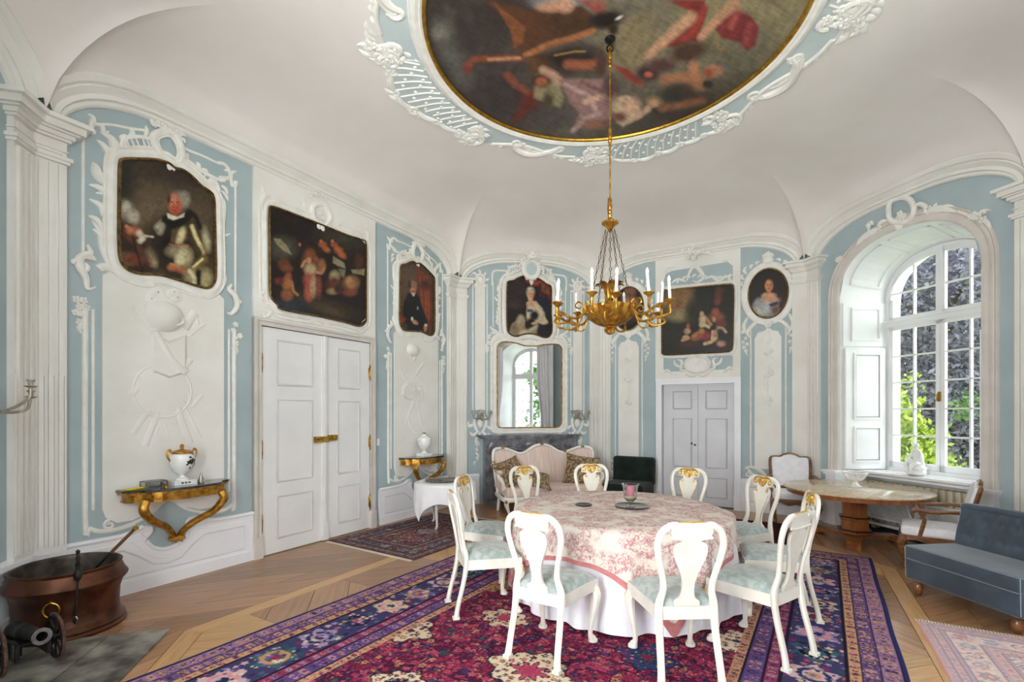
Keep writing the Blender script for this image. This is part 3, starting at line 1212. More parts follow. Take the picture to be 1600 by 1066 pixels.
def long_bay(mirror):
    mp = wall_mp(L1W if mirror else None)
    par = WP(1)
    # white field under the portrait
    mb = MB()
    field = [(.475, 2.86), (.475, .80), (.50, .72), (.58, .66), (.70, .66), (.86, .72), (.99, .80), (1.12, .72), (1.28, .66), (1.42, .66), (1.50, .72), (1.525, .80), (1.525, 2.86), (1.44, 2.93), (1.0, 2.96), (.56, 2.93)]
    mb.prism(field, -.005, .016, mp)
    mb.build('panel_field', 'plaster_white', par, smooth=False)
    # panel mouldings: outer line and inner line, curling in at the foot
    mb = MB()
    for s_ in (1, -1):
        X = lambda u: 1.0 + s_ * (u - 1.0)
        mb.stroke([(X(.345), 4.13), (X(.345), 2.9)], .012, mp=mp, smooth=False)
        mb.stroke([(X(.36), 2.55), (X(.36), .74), (X(.39), .65), (X(.47), .605), (X(.60), .60), (X(.72), .625)], .022, .02, mp=mp, n=4)
        mb.stroke([(X(.415), 2.55), (X(.415), .80)], .012, mp=mp, smooth=False)
        mb.stroke([(X(.60), .60), (X(.74), .64), (X(.86), .70), (X(.95), .78), (X(1.0), .80)], .018, .012, mp=mp)
        mb.curl((X(.53), .65), .045, 90 if s_ > 0 else 90, 1.2 * s_, .016, .01, mp)
        mb.stroke([(X(.97), .83), (X(.90), .86), (X(.80), .78), (X(.78), .70)], .016, .008, mp=mp, base=.01)
    mb.build('panel_moulding', ST, par)
    # carved frame of the portrait
    mb = MB()
    out = Z1_OUT
    P = [np.array(q) for q in out]
    mb.stroke(offs(P, .05), .045, mp=mp, h=.9, closed=True, base=.004, n=3)
    mb.stroke(offs(P, .10), .016, mp=mp, h=1.6, closed=True, base=.004, n=3)
    mb.stroke(Zb([(400, 0), (400, 150), (410, 280), (440, 370), (520, 450)]), .05, .03, mp=mp, h=.8)
    mb.stroke(Zb([(290, 430), (340, 410), (430, 440), (540, 510), (650, 545), (740, 540)]), .035, .05, mp=mp)
    mb.stroke(Zb([(960, 560), (1080, 610), (1200, 640), (1260, 610), (1330, 540), (1340, 480)]), .05, .03, mp=mp)
    mb.stroke(Za([(1270, 790), (1320, 830), (1320, 950), (1300, 1066)]), .045, mp=mp, h=.7)
    mb.stroke(Za([(410, 500), (430, 430), (510, 415), (570, 450), (615, 490)]), .03, .02, mp=mp)
    mb.build('stucco_frame', ST, par)
    # cartouche and lattice at the top
    mb = MB()
    ring = Za([(750, 290), (800, 250), (890, 245), (960, 330), (985, 440), (960, 500), (890, 510), (820, 450), (775, 380)])
    mb.stroke(ring, .038, mp=mp, h=.9, closed=True, base=.01)
    mb.stroke([tuple(np.mean(ring, 0) + (np.array(q) - np.mean(ring, 0)) * .72) for q in ring], .014, mp=mp, closed=True, base=.015)
    for q in ([(850, 500), (900, 540), (920, 600)], [(880, 500), (870, 545), (845, 550)], [(930, 510), (950, 545), (935, 560)]):
        mb.stroke(Za(q), .034, mp=mp, lens=True, base=.01)
    for c_, r_ in (((800, 190), .045), ((860, 200), .055), ((900, 230), .04), ((750, 185), .03), ((950, 260), .04)):
        mb.flower(Za([c_])[0], r_, mp, base=.03)
    mb.stroke(Za([(880, 200), (900, 150), (885, 110)]), .025, mp=mp, lens=True, base=.04)
    mb.foliage(Za([(700, 210), (760, 180), (850, 190), (940, 260), (980, 320)]), .09, .018, mp, .05, 1, 3, base=.02)
    lattice(mb, Za([(500, 330), (540, 295), (640, 285), (745, 300)]), Za([(510, 425), (600, 440), (700, 440), (800, 455)]), 7, .009, mp, .006)
    mb.stroke(Za([(500, 420), (488, 340), (530, 290), (640, 285), (745, 300)]), .02, mp=mp)
    lattice(mb, Za([(1000, 500), (1060, 500), (1140, 570), (1230, 620)]), Za([(970, 550), (1050, 610), (1110, 660), (1170, 710)]), 6, .009, mp, .006)
    mb.stroke(Za([(1000, 480), (1050, 490), (1140, 560), (1230, 610), (1290, 640)]), .02, mp=mp)
    r2 = Za([(1200, 680), (1240, 650), (1280, 690), (1285, 750), (1245, 760), (1205, 720)])
    mb.stroke(r2, .026, mp=mp, closed=True, base=.01)
    mb.foliage(Za([(1250, 620), (1310, 660), (1320, 740), (1300, 800)]), .10, .02, mp, .05, 1, 11)
    for q in ([(500, 330), (490, 290), (520, 260)], [(545, 290), (580, 245), (545, 210)], [(680, 285), (695, 240), (690, 185)], [(1130, 560), (1130, 520), (1110, 490)], [(1210, 600), (1180, 560), (1130, 560)], [(1040, 480), (1030, 440), (1040, 415)], [(1300, 650), (1340, 640), (1390, 610)]):
        mb.stroke(Za(q), .022, mp=mp, lens=True)
    mb.build('stucco_cartouche', ST, par)
    # lines and sprigs of the outer panel
    mb = MB()
    mb.stroke(Za([(240, 178), (400, 182), (540, 207), (690, 228)]), .013, mp=mp)
    mb.stroke(Za([(990, 355), (1040, 392), (1160, 440), (1280, 498)]), .013, mp=mp)
    mb.stroke(Za([(1280, 498), (1340, 510), (1385, 570), (1410, 700)]), .018, mp=mp)
    for q in ([(215, 240), (240, 180), (250, 120), (205, 88)], [(205, 240), (190, 205), (155, 195)], [(240, 172), (320, 190), (340, 250), (385, 235)], [(225, 200), (250, 240), (235, 260)], [(1405, 660), (1400, 590), (1450, 570)], [(1410, 700), (1440, 660), (1430, 730)], [(1350, 520), (1380, 560), (1340, 560)], [(1400, 620), (1360, 630), (1300, 610)]):
        mb.stroke(Za(q), .022, mp=mp, lens=True)
    mb.build('stucco_sprig', ST, par)
    # acanthus leaves climbing both sides of the portrait
    mb = MB()
    for q, r_ in (([(365, 710), (380, 560), (432, 400), (400, 300), (310, 240)], .045), ([(370, 690), (295, 620), (272, 540), (245, 490)], .04), ([(370, 560), (378, 440), (340, 360), (280, 305)], .032),
                  ([(380, 620), (300, 590), (270, 500)], .03), ([(330, 950), (325, 880), (290, 840), (215, 800)], .03), ([(380, 820), (340, 740), (290, 700), (215, 680)], .028), ([(340, 1080), (290, 990), (255, 960), (210, 940)], .028), ([(400, 800), (360, 760), (270, 750)], .022), ([(390, 680), (375, 600), (400, 520)], .026)):
        mb.stroke(Za(q), r_, mp=mp, lens=True)
    for q, r_ in (([(370, 385), (330, 250), (310, 120), (240, 25)], .03), ([(345, 220), (305, 135), (245, 90)], .024), ([(380, 330), (378, 190), (420, 60)], .03), ([(350, 200), (350, 100), (385, 30)], .026),
                  ([(1285, 310), (1300, 180), (1395, 132)], .024), ([(1300, 290), (1312, 222), (1362, 203)], .022), ([(1318, 390), (1318, 345), (1362, 320)], .02), ([(1300, 170), (1310, 60), (1350, 10)], .022)):
        mb.stroke(Zb(q), r_, mp=mp, lens=True)
    mb.build('stucco_leaf', ST, par)
    # side brackets with flower drops
    mb = MB()
    for q, r_ in (([(200, 225), (225, 290), (170, 315), (130, 350), (140, 420), (185, 500), (200, 590), (270, 578)], .034), ([(150, 320), (220, 330), (275, 360)], .03), ([(130, 400), (95, 370), (65, 380)], .03), ([(170, 460), (200, 420), (180, 370)], .022),
                  ([(1400, 555), (1380, 600), (1430, 650), (1445, 740), (1400, 800), (1360, 790)], .032), ([(1440, 700), (1490, 700)], .026), ([(1400, 640), (1430, 610)], .02)):
        mb.stroke(Zb(q), r_, mp=mp, lens=True, base=.01)
    for k, q in enumerate(((110, 680), (170, 690), (140, 740), (190, 750), (105, 790), (160, 800), (140, 870), (160, 900), (1435, 890), (1420, 940), (1470, 985), (1430, 1000), (1440, 1045), (1425, 1090))):
        mb.flower(Zb([q])[0], .033, mp, base=.006, rot=k)
    for q in ([(150, 870), (130, 920), (155, 965)], [(130, 780), (90, 810)], [(1440, 1040), (1450, 1110), (1430, 1150)], [(1460, 980), (1500, 990)]):
        mb.stroke(Zb(q), .016, mp=mp, lens=True)
    mb.build('stucco_bracket', ST, par)


Z1_OUT = zp(1, 180, 240, 4.844, [(25, 90), (45, 55), (110, 48), (200, 50), (300, 55), (385, 75), (440, 115), (500, 130), (570, 180), (640, 250), (700, 290), (733, 340), (740, 500), (745, 700), (748, 900), (735, 980), (690, 1020), (600, 1003), (480, 965), (330, 920), (180, 912), (100, 890), (50, 850), (25, 780), (18, 600), (20, 350)])
long_bay(False)
long_bay(True)

# military trophy in relief (left bay)
Zt = lambda pts: zp(1, 190, 440, 3.95, pts, .02)
mb = MB()
B0 = .014
mb.prism(Zt([(175, 310), (210, 300), (250, 345), (290, 365), (340, 350), (395, 330), (400, 470), (390, 570), (290, 605), (185, 565), (165, 440)]), B0, .055, MPW, inset=.03)
mb.stroke(Zt([(195, 310), (250, 400), (300, 480), (385, 560)]), .035, mp=MPW, base=.045, h=.6)
c = Zt([(270, 215)])[0]
mb.dome(c, .17, MPW, .10, B0, ry=.155, n=18)
ring = [(c[0] + .02 + .115 * math.cos(2 * PI * k / 14), c[1] - .03 + .05 * math.sin(2 * PI * k / 14)) for k in range(14)]
mb.stroke(ring, .016, mp=MPW, base=.075, closed=True, n=2)
for q, r_ in (([(270, 110), (220, 60), (180, 110), (240, 100)], .05), ([(285, 105), (320, 60), (350, 100), (300, 110)], .045), ([(275, 100), (270, 150), (265, 175)], .03), ([(290, 110), (340, 160), (365, 200)], .03),
              ([(65, 140), (80, 200), (130, 255), (190, 300)], .02), ([(130, 140), (150, 220), (185, 290)], .024), ([(85, 300), (120, 330), (165, 370)], .03), ([(455, 190), (420, 240), (390, 290)], .045), ([(515, 260), (470, 290), (410, 340)], .022), ([(465, 215), (470, 270), (440, 320)], .018), ([(430, 480), (390, 530)], .03),
              ([(58, 700), (100, 665), (150, 635)], .035), ([(85, 570), (120, 615), (160, 640)], .02), ([(70, 940), (130, 850), (200, 770)], .03), ([(145, 1015), (185, 910), (230, 800)], .032), ([(345, 770), (380, 880), (425, 1000)], .036), ([(390, 770), (440, 870), (490, 970)], .018), ([(375, 655), (420, 700), (430, 770), (500, 700)], .025), ([(225, 900), (215, 950), (250, 980), (300, 970)], .016), ([(270, 880), (285, 930), (300, 980)], .012)):
    mb.stroke(Zt(q), r_, mp=MPW, base=B0, h=.34)
c = Zt([(260, 675)])[0]
mb.dome(c, .25, MPW, .022, B0, ry=.26, n=22)
mb.stroke([(c[0] + .25 * math.cos(2 * PI * k / 22), c[1] + .26 * math.sin(2 * PI * k / 22)) for k in range(22)], .012, mp=MPW, closed=True, n=1, base=B0)
for q in ((270, 640), (250, 700), (300, 690), (310, 800), (290, 840), (210, 770), (330, 720)):
    mb.foliage([Zt([q])[0], Zt([(q[0] + 25, q[1] + 30)])[0]], .09, .016, MPW, .015, 0, q[0], base=B0)
mb.build('stucco_trophy', 'plaster_white', WP(1), ang=50)

# musical trophy (right bay)
Zm = lambda pts: zp(1, 610, 400, 3.33, pts, .02)
mb = MB()
c = Zm([(117, 490)])[0]
mb.dome(c, .14, MPW, .08, B0, ry=.11, n=16)
for q, r_ in (([(95, 500), (117, 545), (140, 505)], .03), ([(175, 558), (150, 592), (130, 622)], .03), ([(178, 570), (192, 630)], .014), ([(60, 600), (75, 640), (110, 640)], .025), ([(160, 680), (170, 730), (150, 750)], .03), ([(135, 740), (150, 815), (166, 890)], .022), ([(110, 780), (95, 850), (130, 915), (160, 900)], .024), ([(75, 880), (95, 830)], .02), ([(120, 760), (110, 800)], .03), ([(90, 560), (70, 610)], .016)):
    mb.stroke(Zm(q), r_, mp=MPW, base=B0, h=.36)
ring = Zm([(100, 650), (130, 660), (125, 690), (140, 720), (120, 745), (85, 748), (60, 725), (62, 690), (78, 665)])
mb.prism(ring, B0, .04, MPW, inset=.02)
mb.stroke(ring, .014, mp=MPW, closed=True, base=B0)
for q in ((80, 700), (100, 705), (120, 700), (150, 690)):
    mb.flower(Zm([q])[0], .05, MPW, base=.03)
mb.build('stucco_trophy', 'plaster_white', WP(1), ang=50)

# over-door field of the left wall
mb = MB()
mb.prism([(1.845, 2.70), (3.672, 2.70), (3.672, 4.44), (1.845, 4.44)], -.005, .03, MPW)
mb.build('overdoor_field', 'plaster_white', WP(1), smooth=False)
Zo = lambda pts, w=.05: zp(1, 390, 250, 3.81, pts, w)
Z2_OUT = Zo([(115, 300), (130, 280), (170, 290), (290, 335), (420, 385), (580, 450), (660, 475), (690, 505), (690, 700), (690, 930), (685, 965), (650, 990), (560, 965), (400, 930), (190, 890), (160, 860), (125, 825), (118, 760), (115, 500)])
mb = MB()
P = [np.array(q) for q in Z2_OUT]
c = np.mean(P, 0)
mb.stroke(offs(P, .035), .03, mp=MPW, h=.9, closed=True, base=.03, n=3)
mb.stroke(offs(P, .10), .012, mp=MPW, h=1.2, closed=True, base=.03, n=3)
mb.build('stucco_frame', ST, WP(1))
mb = MB()
ring = Zo([(380, 300), (400, 265), (440, 262), (465, 290), (485, 330), (475, 370), (440, 385), (400, 360)])
mb.stroke(ring, .035, mp=MPW, closed=True, base=.03)
for q, r_ in (((375, 160), .05), ((430, 130), .08), ((455, 100), .07), ((470, 150), .06), ((400, 190), .06), ((440, 200), .055), ((500, 210), .05), ((360, 210), .04), ((520, 230), .035), ((420, 320), .035), ((440, 350), .03)):
    mb.flower(Zo([q])[0], r_, MPW, base=.05, rot=q[0])
mb.foliage(Zo([(340, 180), (400, 130), (470, 120), (530, 240)]), .11, .022, MPW, .05, 1, 5, base=.05)
mb.foliage(Zo([(350, 330), (345, 260), (370, 210)]), .09, .02, MPW, .05, 1, 15, base=.03)
for q in ([(420, 380), (432, 410), (434, 432)], [(405, 375), (410, 400), (420, 395)], [(445, 385), (455, 400)]):
    mb.stroke(Zo(q), .04, mp=MPW, lens=True, base=.04)
for q, r_ in (([(330, 320), (280, 290), (210, 270), (150, 240), (90, 250)], .022), ([(90, 310), (75, 260), (105, 205), (140, 215)], .03), ([(85, 190), (80, 150)], .02), ([(540, 400), (600, 420), (660, 440), (705, 470)], .022), ([(705, 490), (710, 440), (690, 425)], .028), ([(560, 390), (540, 380), (505, 400)], .022)):
    mb.stroke(Zo(q), r_, mp=MPW, lens=True, base=.03)
mb.build('stucco_cartouche', ST, WP(1))
mb = MB()
for q, r_ in (([(70, 800), (90, 790), (120, 775)], .025), ([(65, 830), (90, 880), (130, 900), (110, 930), (85, 915)], .03), ([(120, 790), (130, 840), (165, 880), (200, 900)], .04), ([(90, 780), (60, 810)], .022), ([(100, 860), (130, 850)], .022),
              ([(620, 985), (660, 970), (700, 930), (705, 890)], .035), ([(690, 1010), (710, 980)], .024), ([(380, 940), (420, 955), (470, 980), (510, 985)], .024), ([(340, 965), (400, 950), (430, 935), (460, 955)], .026), ([(680, 1030), (640, 1010), (620, 990)], .02)):
    mb.stroke(Zo(q), r_, mp=MPW, lens=True, base=.03)
mb.foliage(Zo([(80, 790), (70, 850), (100, 920)]), .07, .016, MPW, .045, 0, 2, base=.03)
mb.build('stucco_scroll', ST, WP(1))

# ------------------------------------------------------------------ stucco of the fireplace wall
mp2 = MPW
L2W = 2.84
Zf = lambda pts, w=.02: zp(2, 730, 380, 6.66, pts, w)
FP_OUT = zp(2, 785, 425, 10.15, [(72, 210), (90, 160), (180, 142), (230, 110), (350, 66), (400, 90), (480, 92), (560, 112), (640, 160), (690, 200), (750, 225), (768, 290), (768, 500), (768, 700), (780, 860), (770, 970), (720, 1038), (650, 1042), (560, 1010), (470, 985), (380, 985), (300, 1000), (230, 1025), (150, 1010), (90, 960), (70, 860), (65, 500)])
mb = MB()
P = [np.array(q) for q in FP_OUT]
c = np.mean(P, 0)
mb.stroke(offs(P, .05), .045, mp=mp2, closed=True, base=.006, n=3, h=.9)
mb.stroke(offs(P, .13), .03, mp=mp2, closed=True, base=.004, n=3, h=.9)
mb.build('stucco_frame', ST, WP(2))
MIR = [(.80, 1.40), (.90, 1.372), (1.15, 1.372), (1.40, 1.372), (1.65, 1.372), (1.92, 1.372), (2.02, 1.42), (2.04, 1.55), (2.04, 2.2), (2.04, 2.80), (2.02, 2.90), (1.93, 2.945), (1.70, 2.93), (1.55, 2.90), (1.42, 2.895), (1.28, 2.90), (1.13, 2.94), (.90, 2.95), (.80, 2.88), (.785, 2.75), (.785, 2.2), (.785, 1.55)]
mb = MB()
c = np.mean(np.array(MIR), 0)
mb.stroke([tuple(c + (np.array(q) - c) * np.array((1.055, 1.035))) for q in MIR], .04, mp=mp2, closed=True, base=.004, h=.9, n=3)
mb.stroke([tuple(c + (np.array(q) - c) * np.array((1.16, 1.10))) for q in MIR], .03, mp=mp2, closed=True, base=.004, h=.9, n=3)
mb.prism([tuple(c + (np.array(q) - c) * np.array((1.13, 1.085))) for q in MIR], -.005, .014, mp2)
mb.curl((1.42, 1.36), .10, 180, -.5, .03, .03, mp2, base=.02)
mb.foliage([(1.25, 1.33), (1.42, 1.38), (1.59, 1.33)], .10, .022, mp2, .045, 1, 9, base=.02)
mb.build('mirror_surround', ST, WP(2))
mb = MB()
for mir in (False, True):
    mp = wall_mp(L2W if mir else None)
    mb.stroke(Zf([(265, 440), (265, 320), (300, 283), (430, 287)]), .018, mp=mp)
    mb.stroke(Zf([(272, 400), (272, 640), (272, 870)]), .011, mp=mp)
    mb.foliage(Zf([(330, 900), (345, 700), (350, 520), (390, 380)]), .14, .026, mp, .07, 1, 21)
    lattice(mb, Zf([(440, 260), (500, 240), (580, 250)]), Zf([(430, 370), (490, 350), (590, 330)]), 6, .01, mp)
    mb.stroke(Zf([(430, 380), (425, 300), (450, 250), (520, 235), (585, 250)]), .024, mp=mp)
    mb.stroke(Zf([(430, 250), (430, 230)]), .018, mp=mp)
    mb.foliage(Zf([(380, 400), (420, 330), (480, 250), (580, 240)]), .08, .02, mp, .05, 1, 33)
    mb.stroke(Zf([(400, 960), (320, 960), (270, 1000), (250, 1066)]), .045, .03, mp=mp)
    mb.stroke(Zf([(380, 970), (330, 940), (270, 900), (240, 860)]), .035, mp=mp, lens=True)
    mb.foliage(Zf([(320, 940), (260, 960), (235, 1040), (230, 1120)]), .12, .026, mp, .05, -1, 4)
    mb.foliage(Zf([(235, 1100), (240, 1300), (245, 1500), (250, 1650)]), .09, .02, mp, .12, 1, 8)
    mb.foliage([(.70, 1.50), (.74, 1.36), (.84, 1.30)], .12, .024, mp, .06, -1, 14)
mb.build('stucco_leaf', ST, WP(2))
mb = MB()
ring = [(1.42 + .15 * math.cos(2 * PI * k / 16), 4.32 + .17 * math.sin(2 * PI * k / 16)) for k in range(16)]
mb.stroke(ring, .04, mp=mp2, closed=True, base=.08, n=2)
mb.prism(ring, .0, .09, mp2)
for q, r_ in (((1.42, 4.55), .07), ((1.42, 4.64), .06), ((1.36, 4.50), .05), ((1.50, 4.50), .05)):
    mb.flower(q, r_, mp2, base=.17)
for q in ([(1.40, 4.17), (1.44, 4.10), (1.43, 4.03)], [(1.34, 4.20), (1.36, 4.12)], [(1.50, 4.20), (1.50, 4.12)]):
    mb.stroke(q, .04, mp=mp2, lens=True, base=.03)
mb.foliage([(1.22, 4.25), (1.28, 4.45), (1.42, 4.52), (1.56, 4.45), (1.62, 4.25)], .10, .024, mp2, .05, 1, 6, base=.10)
mb.build('stucco_cartouche', ST, WP(2))
mb = MB()
mb.prism([(1.42 + .105 * math.cos(2 * PI * k / 16), 4.32 + .12 * math.sin(2 * PI * k / 16)) for k in range(16)], .09, .095, mp2)
mb.build('cartouche_field', 'pale_blue', WP(2), smooth=False)
for mir in (False, True):
    mp = wall_mp(L2W if mir else None)
    mb = MB()
    mb.prism([(.375, 1.70), (.56, 1.70), (.56, 3.98), (.53, 4.05), (.40, 4.05), (.375, 3.98)], -.004, .014, mp)
    mb.build('panel_field', 'plaster_white', WP(2), smooth=False)
    mb = MB()
    mb.stroke([(.335, 1.6), (.335, 2.6), (.335, 4.0)], .013, mp=mp)
    mb.stroke([(.60, 1.6), (.60, 2.6), (.60, 4.0)], .013, mp=mp)
    ring = [(.468 + .075 * math.cos(2 * PI * k / 12), 4.08 + .085 * math.sin(2 * PI * k / 12)) for k in range(12)]
    mb.stroke(ring, .028, mp=mp, closed=True, base=.006, n=2)
    mb.dome((.468, 4.08), .06, mp, .03, .0)
    for a in range(0, 360, 45):
        mb.leaf((.468 + .09 * math.cos(R(a)), 4.08 + .1 * math.sin(R(a))), a, .09, 40, .022, mp)
    mb.stroke([(.468, 4.0), (.468, 3.9), (.468, 3.8)], .03, mp=mp, lens=True, base=.01)
    # bracket below the sconce
    for q in ([(.40, 1.62), (.36, 1.48), (.40, 1.34), (.47, 1.27)], [(.54, 1.62), (.58, 1.48), (.54, 1.34), (.47, 1.27)], [(.36, 1.45), (.27, 1.40), (.24, 1.50)], [(.58, 1.42), (.66, 1.36), (.70, 1.46)], [(.42, 1.30), (.34, 1.24), (.28, 1.30)], [(.47, 1.27), (.40, 1.15), (.42, 1.02)], [(.52, 1.30), (.60, 1.22), (.64, 1.28)]):
        mb.stroke(q, .03, mp=mp, lens=True)
    mb.dome((.47, 1.45), .055, mp, .04, .0, ry=.09)
    mb.foliage([(.40, 1.2), (.38, .95), (.40, .75)], .09, .02, mp, .06, 0, 17)
    mb.build('stucco_bracket', ST, WP(2))

# ------------------------------------------------------------------ stucco of the back wall with door 2
L3W = 3.465
Zg = lambda pts, w=.02: zp(3, 1015, 370, 4.633, pts, w)
mb = MB()
mb.prism([(1.075, 2.22), (2.49, 2.22), (2.49, 4.43), (1.075, 4.43)], -.005, .03, MPW)
mb.build('overdoor_field', 'plaster_white', WP(3), smooth=False)
mb = MB()
mb.prism([(1.22, 4.02), (1.26, 4.16), (1.36, 4.20), (2.28, 4.22), (2.37, 4.15), (2.37, 3.90), (1.22, 3.94)], .03, .034, MPW)
mb.prism([(1.22, 2.44), (1.30, 2.39), (2.30, 2.39), (2.37, 2.44), (2.37, 2.62), (1.22, 2.64)], .03, .034, MPW)
mb.build('overdoor_inset', 'wall_blue', WP(3), smooth=False)
P3_OUT = Zg([(92, 400), (130, 388), (340, 365), (560, 345), (595, 350), (608, 380), (605, 600), (600, 790), (585, 825), (540, 835), (340, 845), (130, 856), (95, 845), (90, 820), (90, 600)], .05)
mb = MB()
mb.stroke(offs(P3_OUT, .035), .03, mp=MPW, closed=True, base=.03, n=2)
c = np.mean(np.array(P3_OUT), 0)
mb.stroke([tuple(c + (np.array(q) - c) * 1.08) for q in P3_OUT], .011, mp=MPW, closed=True, base=.03, n=2)
mb.build('stucco_frame', ST, WP(3))
mb = MB()
for q, r_ in (((325, 40), .06), ((320, 70), .05), ((300, 110), .06), ((340, 120), .06), ((280, 150), .04), ((380, 110), .05), ((320, 160), .05)):
    mb.flower(Zg([q], .1)[0], r_, MPW, base=.13, rot=q[0])
mb.foliage(Zg([(250, 160), (290, 90), (350, 80), (410, 140)]), .13, .026, MPW, .06, 1, 2, base=.11)
for q, r_ in (([(270, 320), (300, 240), (340, 220), (390, 290), (350, 330), (310, 320)], .035), ([(400, 310), (450, 290), (500, 320), (560, 290), (600, 330)], .028), ([(160, 335), (210, 310), (270, 330)], .026), ([(320, 230), (325, 205)], .03), ([(570, 330), (580, 270)], .022), ([(200, 340), (210, 310)], .02), ([(110, 260), (130, 230), (190, 220)], .022), ([(520, 180), (560, 170), (600, 210)], .022)):
    mb.stroke(Zg(q), r_, mp=MPW, lens=True, base=.034)
mb.foliage(Zg([(200, 340), (300, 300), (400, 300), (520, 310), (600, 300)]), .10, .02, MPW, .07, 1, 8, base=.034)
ring = [(1.80 + .20 * math.cos(2 * PI * k / 18), 2.50 + .135 * math.sin(2 * PI * k / 18)) for k in range(18)]
mb.prism(ring, .03, .045, MPW)
mb.stroke(ring, .028, mp=MPW, closed=True, base=.034, n=2)
for s_ in (-1, 1):
    X = lambda u: 1.80 + s_ * u
    for q in ([(X(.18), 2.40), (X(.28), 2.42), (X(.26), 2.56), (X(.34), 2.60)], [(X(.24), 2.45), (X(.36), 2.50), (X(.40), 2.60)], [(X(.15), 2.62), (X(.08), 2.68), (X(0), 2.70)], [(X(.42), 2.33), (X(.52), 2.42), (X(.56), 2.36)], [(X(.20), 2.34), (X(.10), 2.30), (X(0), 2.31)]):
        mb.stroke(q, .026, mp=MPW, lens=True, base=.034)
mb.build('stucco_cartouche', ST, WP(3))
OV_OUT = [(2.896 + .285 * math.cos(2 * PI * k / 28), 3.61 + .405 * math.sin(2 * PI * k / 28)) for k in range(28)]
for mir in (False, True):
    mp = wall_mp(L3W if mir else None)
    mb = MB()
    mb.prism([(2.70, .72), (3.09, .72), (3.09, 2.88), (3.04, 2.98), (2.96, 3.0), (2.90, 3.06), (2.84, 3.0), (2.75, 2.98), (2.70, 2.88)], -.005, .014, mp)
    mb.build('panel_field', 'plaster_white', WP(3), smooth=False)
    mb = MB()
    for s_ in (-1, 1):
        X = lambda u: 2.896 + s_ * u
        mb.stroke([(X(.255), 3.05), (X(.255), 2.0), (X(.255), .85), (X(.22), .74), (X(.12), .67), (X(.02), .62)], .013, mp=mp)
        mb.stroke([(X(.02), .62), (X(.12), .70), (X(.26), .74), (X(.36), .70)], .026, mp=mp, lens=True)
        mb.stroke([(X(.03), .62), (X(.20), .60), (X(.34), .76)], .02, mp=mp, lens=True)
        mb.curl((X(.30), .62), .05, 90, s_ * 1.2, .016, .008, mp)
    mb.build('panel_moulding', ST, WP(3))
    mb = MB()
    mb.stroke(offs(OV_OUT, .05), .046, mp=mp, closed=True, base=.006, n=2, h=.7)
    mb.stroke([(2.896 + (u - 2.896) * 1.32, 3.61 + (v - 3.61) * 1.22) for u, v in OV_OUT], .03, mp=mp, closed=True, base=.004, n=2)
    mb.prism([(2.896 + (u - 2.896) * 1.28, 3.61 + (v - 3.61) * 1.19) for u, v in OV_OUT], -.004, .012, mp)
    mb.stroke([(2.896, 4.08), (2.896, 4.17), (2.896, 4.24)], .085, mp=mp, lens=True, base=.01, h=.6)
    for q in ((2.896, 4.25), (2.85, 4.22), (2.945, 4.22)):
        mb.flower(q, .045, mp, base=.05)
    mb.build('stucco_frame', ST, WP(3))
    mb = MB()
    for s_ in (-1, 1):
        X = lambda u: 2.896 + s_ * u
        mb.foliage([(X(.40), 3.45), (X(.38), 3.75), (X(.30), 4.0), (X(.15), 4.12)], .13, .026, mp, .09, s_ * -1, 3)
        for q in ([(X(.05), 3.18), (X(.20), 3.13), (X(.30), 3.0), (X(.27), 2.9)], [(X(.30), 3.25), (X(.36), 3.10), (X(.31), 2.95)], [(X(.34), 3.05), (X(.40), 2.98)]):
            mb.stroke(q, .034, mp=mp, lens=True)
        for k, q in enumerate(((.33, 2.90), (.37, 2.84), (.31, 2.80), (.36, 2.75), (.33, 2.69))):
            mb.flower((X(q[0]), q[1]), .032, mp, base=.004, rot=k)
        mb.stroke([(X(.33), 2.70), (X(.31), 2.60)], .014, mp=mp, lens=True)
    mb.stroke([(2.86, 3.16), (2.90, 3.08), (2.94, 3.16)], .05, mp=mp, base=.01)
    mb.build('stucco_leaf', ST, WP(3))
    mb = MB()
    mb.stroke([(2.89, 3.05), (2.92, 2.9), (2.88, 2.7), (2.91, 2.5), (2.89, 2.3), (2.90, 2.05), (2.89, 1.8)], .016, .008, mp=mp, base=.012)
    for k, (v, r_) in enumerate(((2.66, .05), (2.62, .04), (2.30, .06), (2.25, .045), (1.86, .055), (1.82, .04))):
        mb.flower((2.90 + .03 * (-1) ** k, v), r_, mp, base=.016, rot=k)
    mb.foliage([(2.9, 2.95), (2.88, 2.7), (2.91, 2.5), (2.89, 2.2), (2.9, 1.75)], .10, .016, mp, .06, 0, 5, base=.012)
    mb.build('stucco_garland', ST, WP(3))

# ------------------------------------------------------------------ stucco above the window
Zw = lambda pts, w=.05: zp(4, 1290, 270, 5.16, pts, w)
mb = MB()
ring = Zw([(500, 290), (520, 230), (590, 200), (660, 210), (700, 270), (695, 340), (640, 390), (560, 400), (510, 370)])
mb.stroke(ring, .035, mp=MPW, closed=True, base=.03, n=3)
for q, r_ in (([(520, 190), (510, 130), (530, 105)], .035), ([(700, 280), (740, 250), (790, 270), (790, 320), (740, 340)], .03), ([(430, 470), (425, 420), (450, 390), (490, 390)], .035), ([(800, 330), (850, 300), (950, 290), (1050, 320)], .05), ([(240, 580), (300, 520), (380, 470), (430, 440)], .05), ([(1060, 320), (1120, 330), (1190, 350), (1260, 300), (1320, 300)], .022), ([(1220, 360), (1290, 400), (1320, 470)], .024),
              ([(540, 410), (580, 440), (610, 410)], .04), ([(860, 290), (880, 240)], .024), ([(820, 290), (830, 260)], .02), ([(940, 290), (960, 265), (1050, 280)], .024), ([(250, 570), (260, 520)], .022), ([(330, 470), (350, 400), (370, 420)], .03), ([(1250, 330), (1290, 300)], .02)):
    mb.stroke(Zw(q), r_, mp=MPW, lens=True, base=.02)
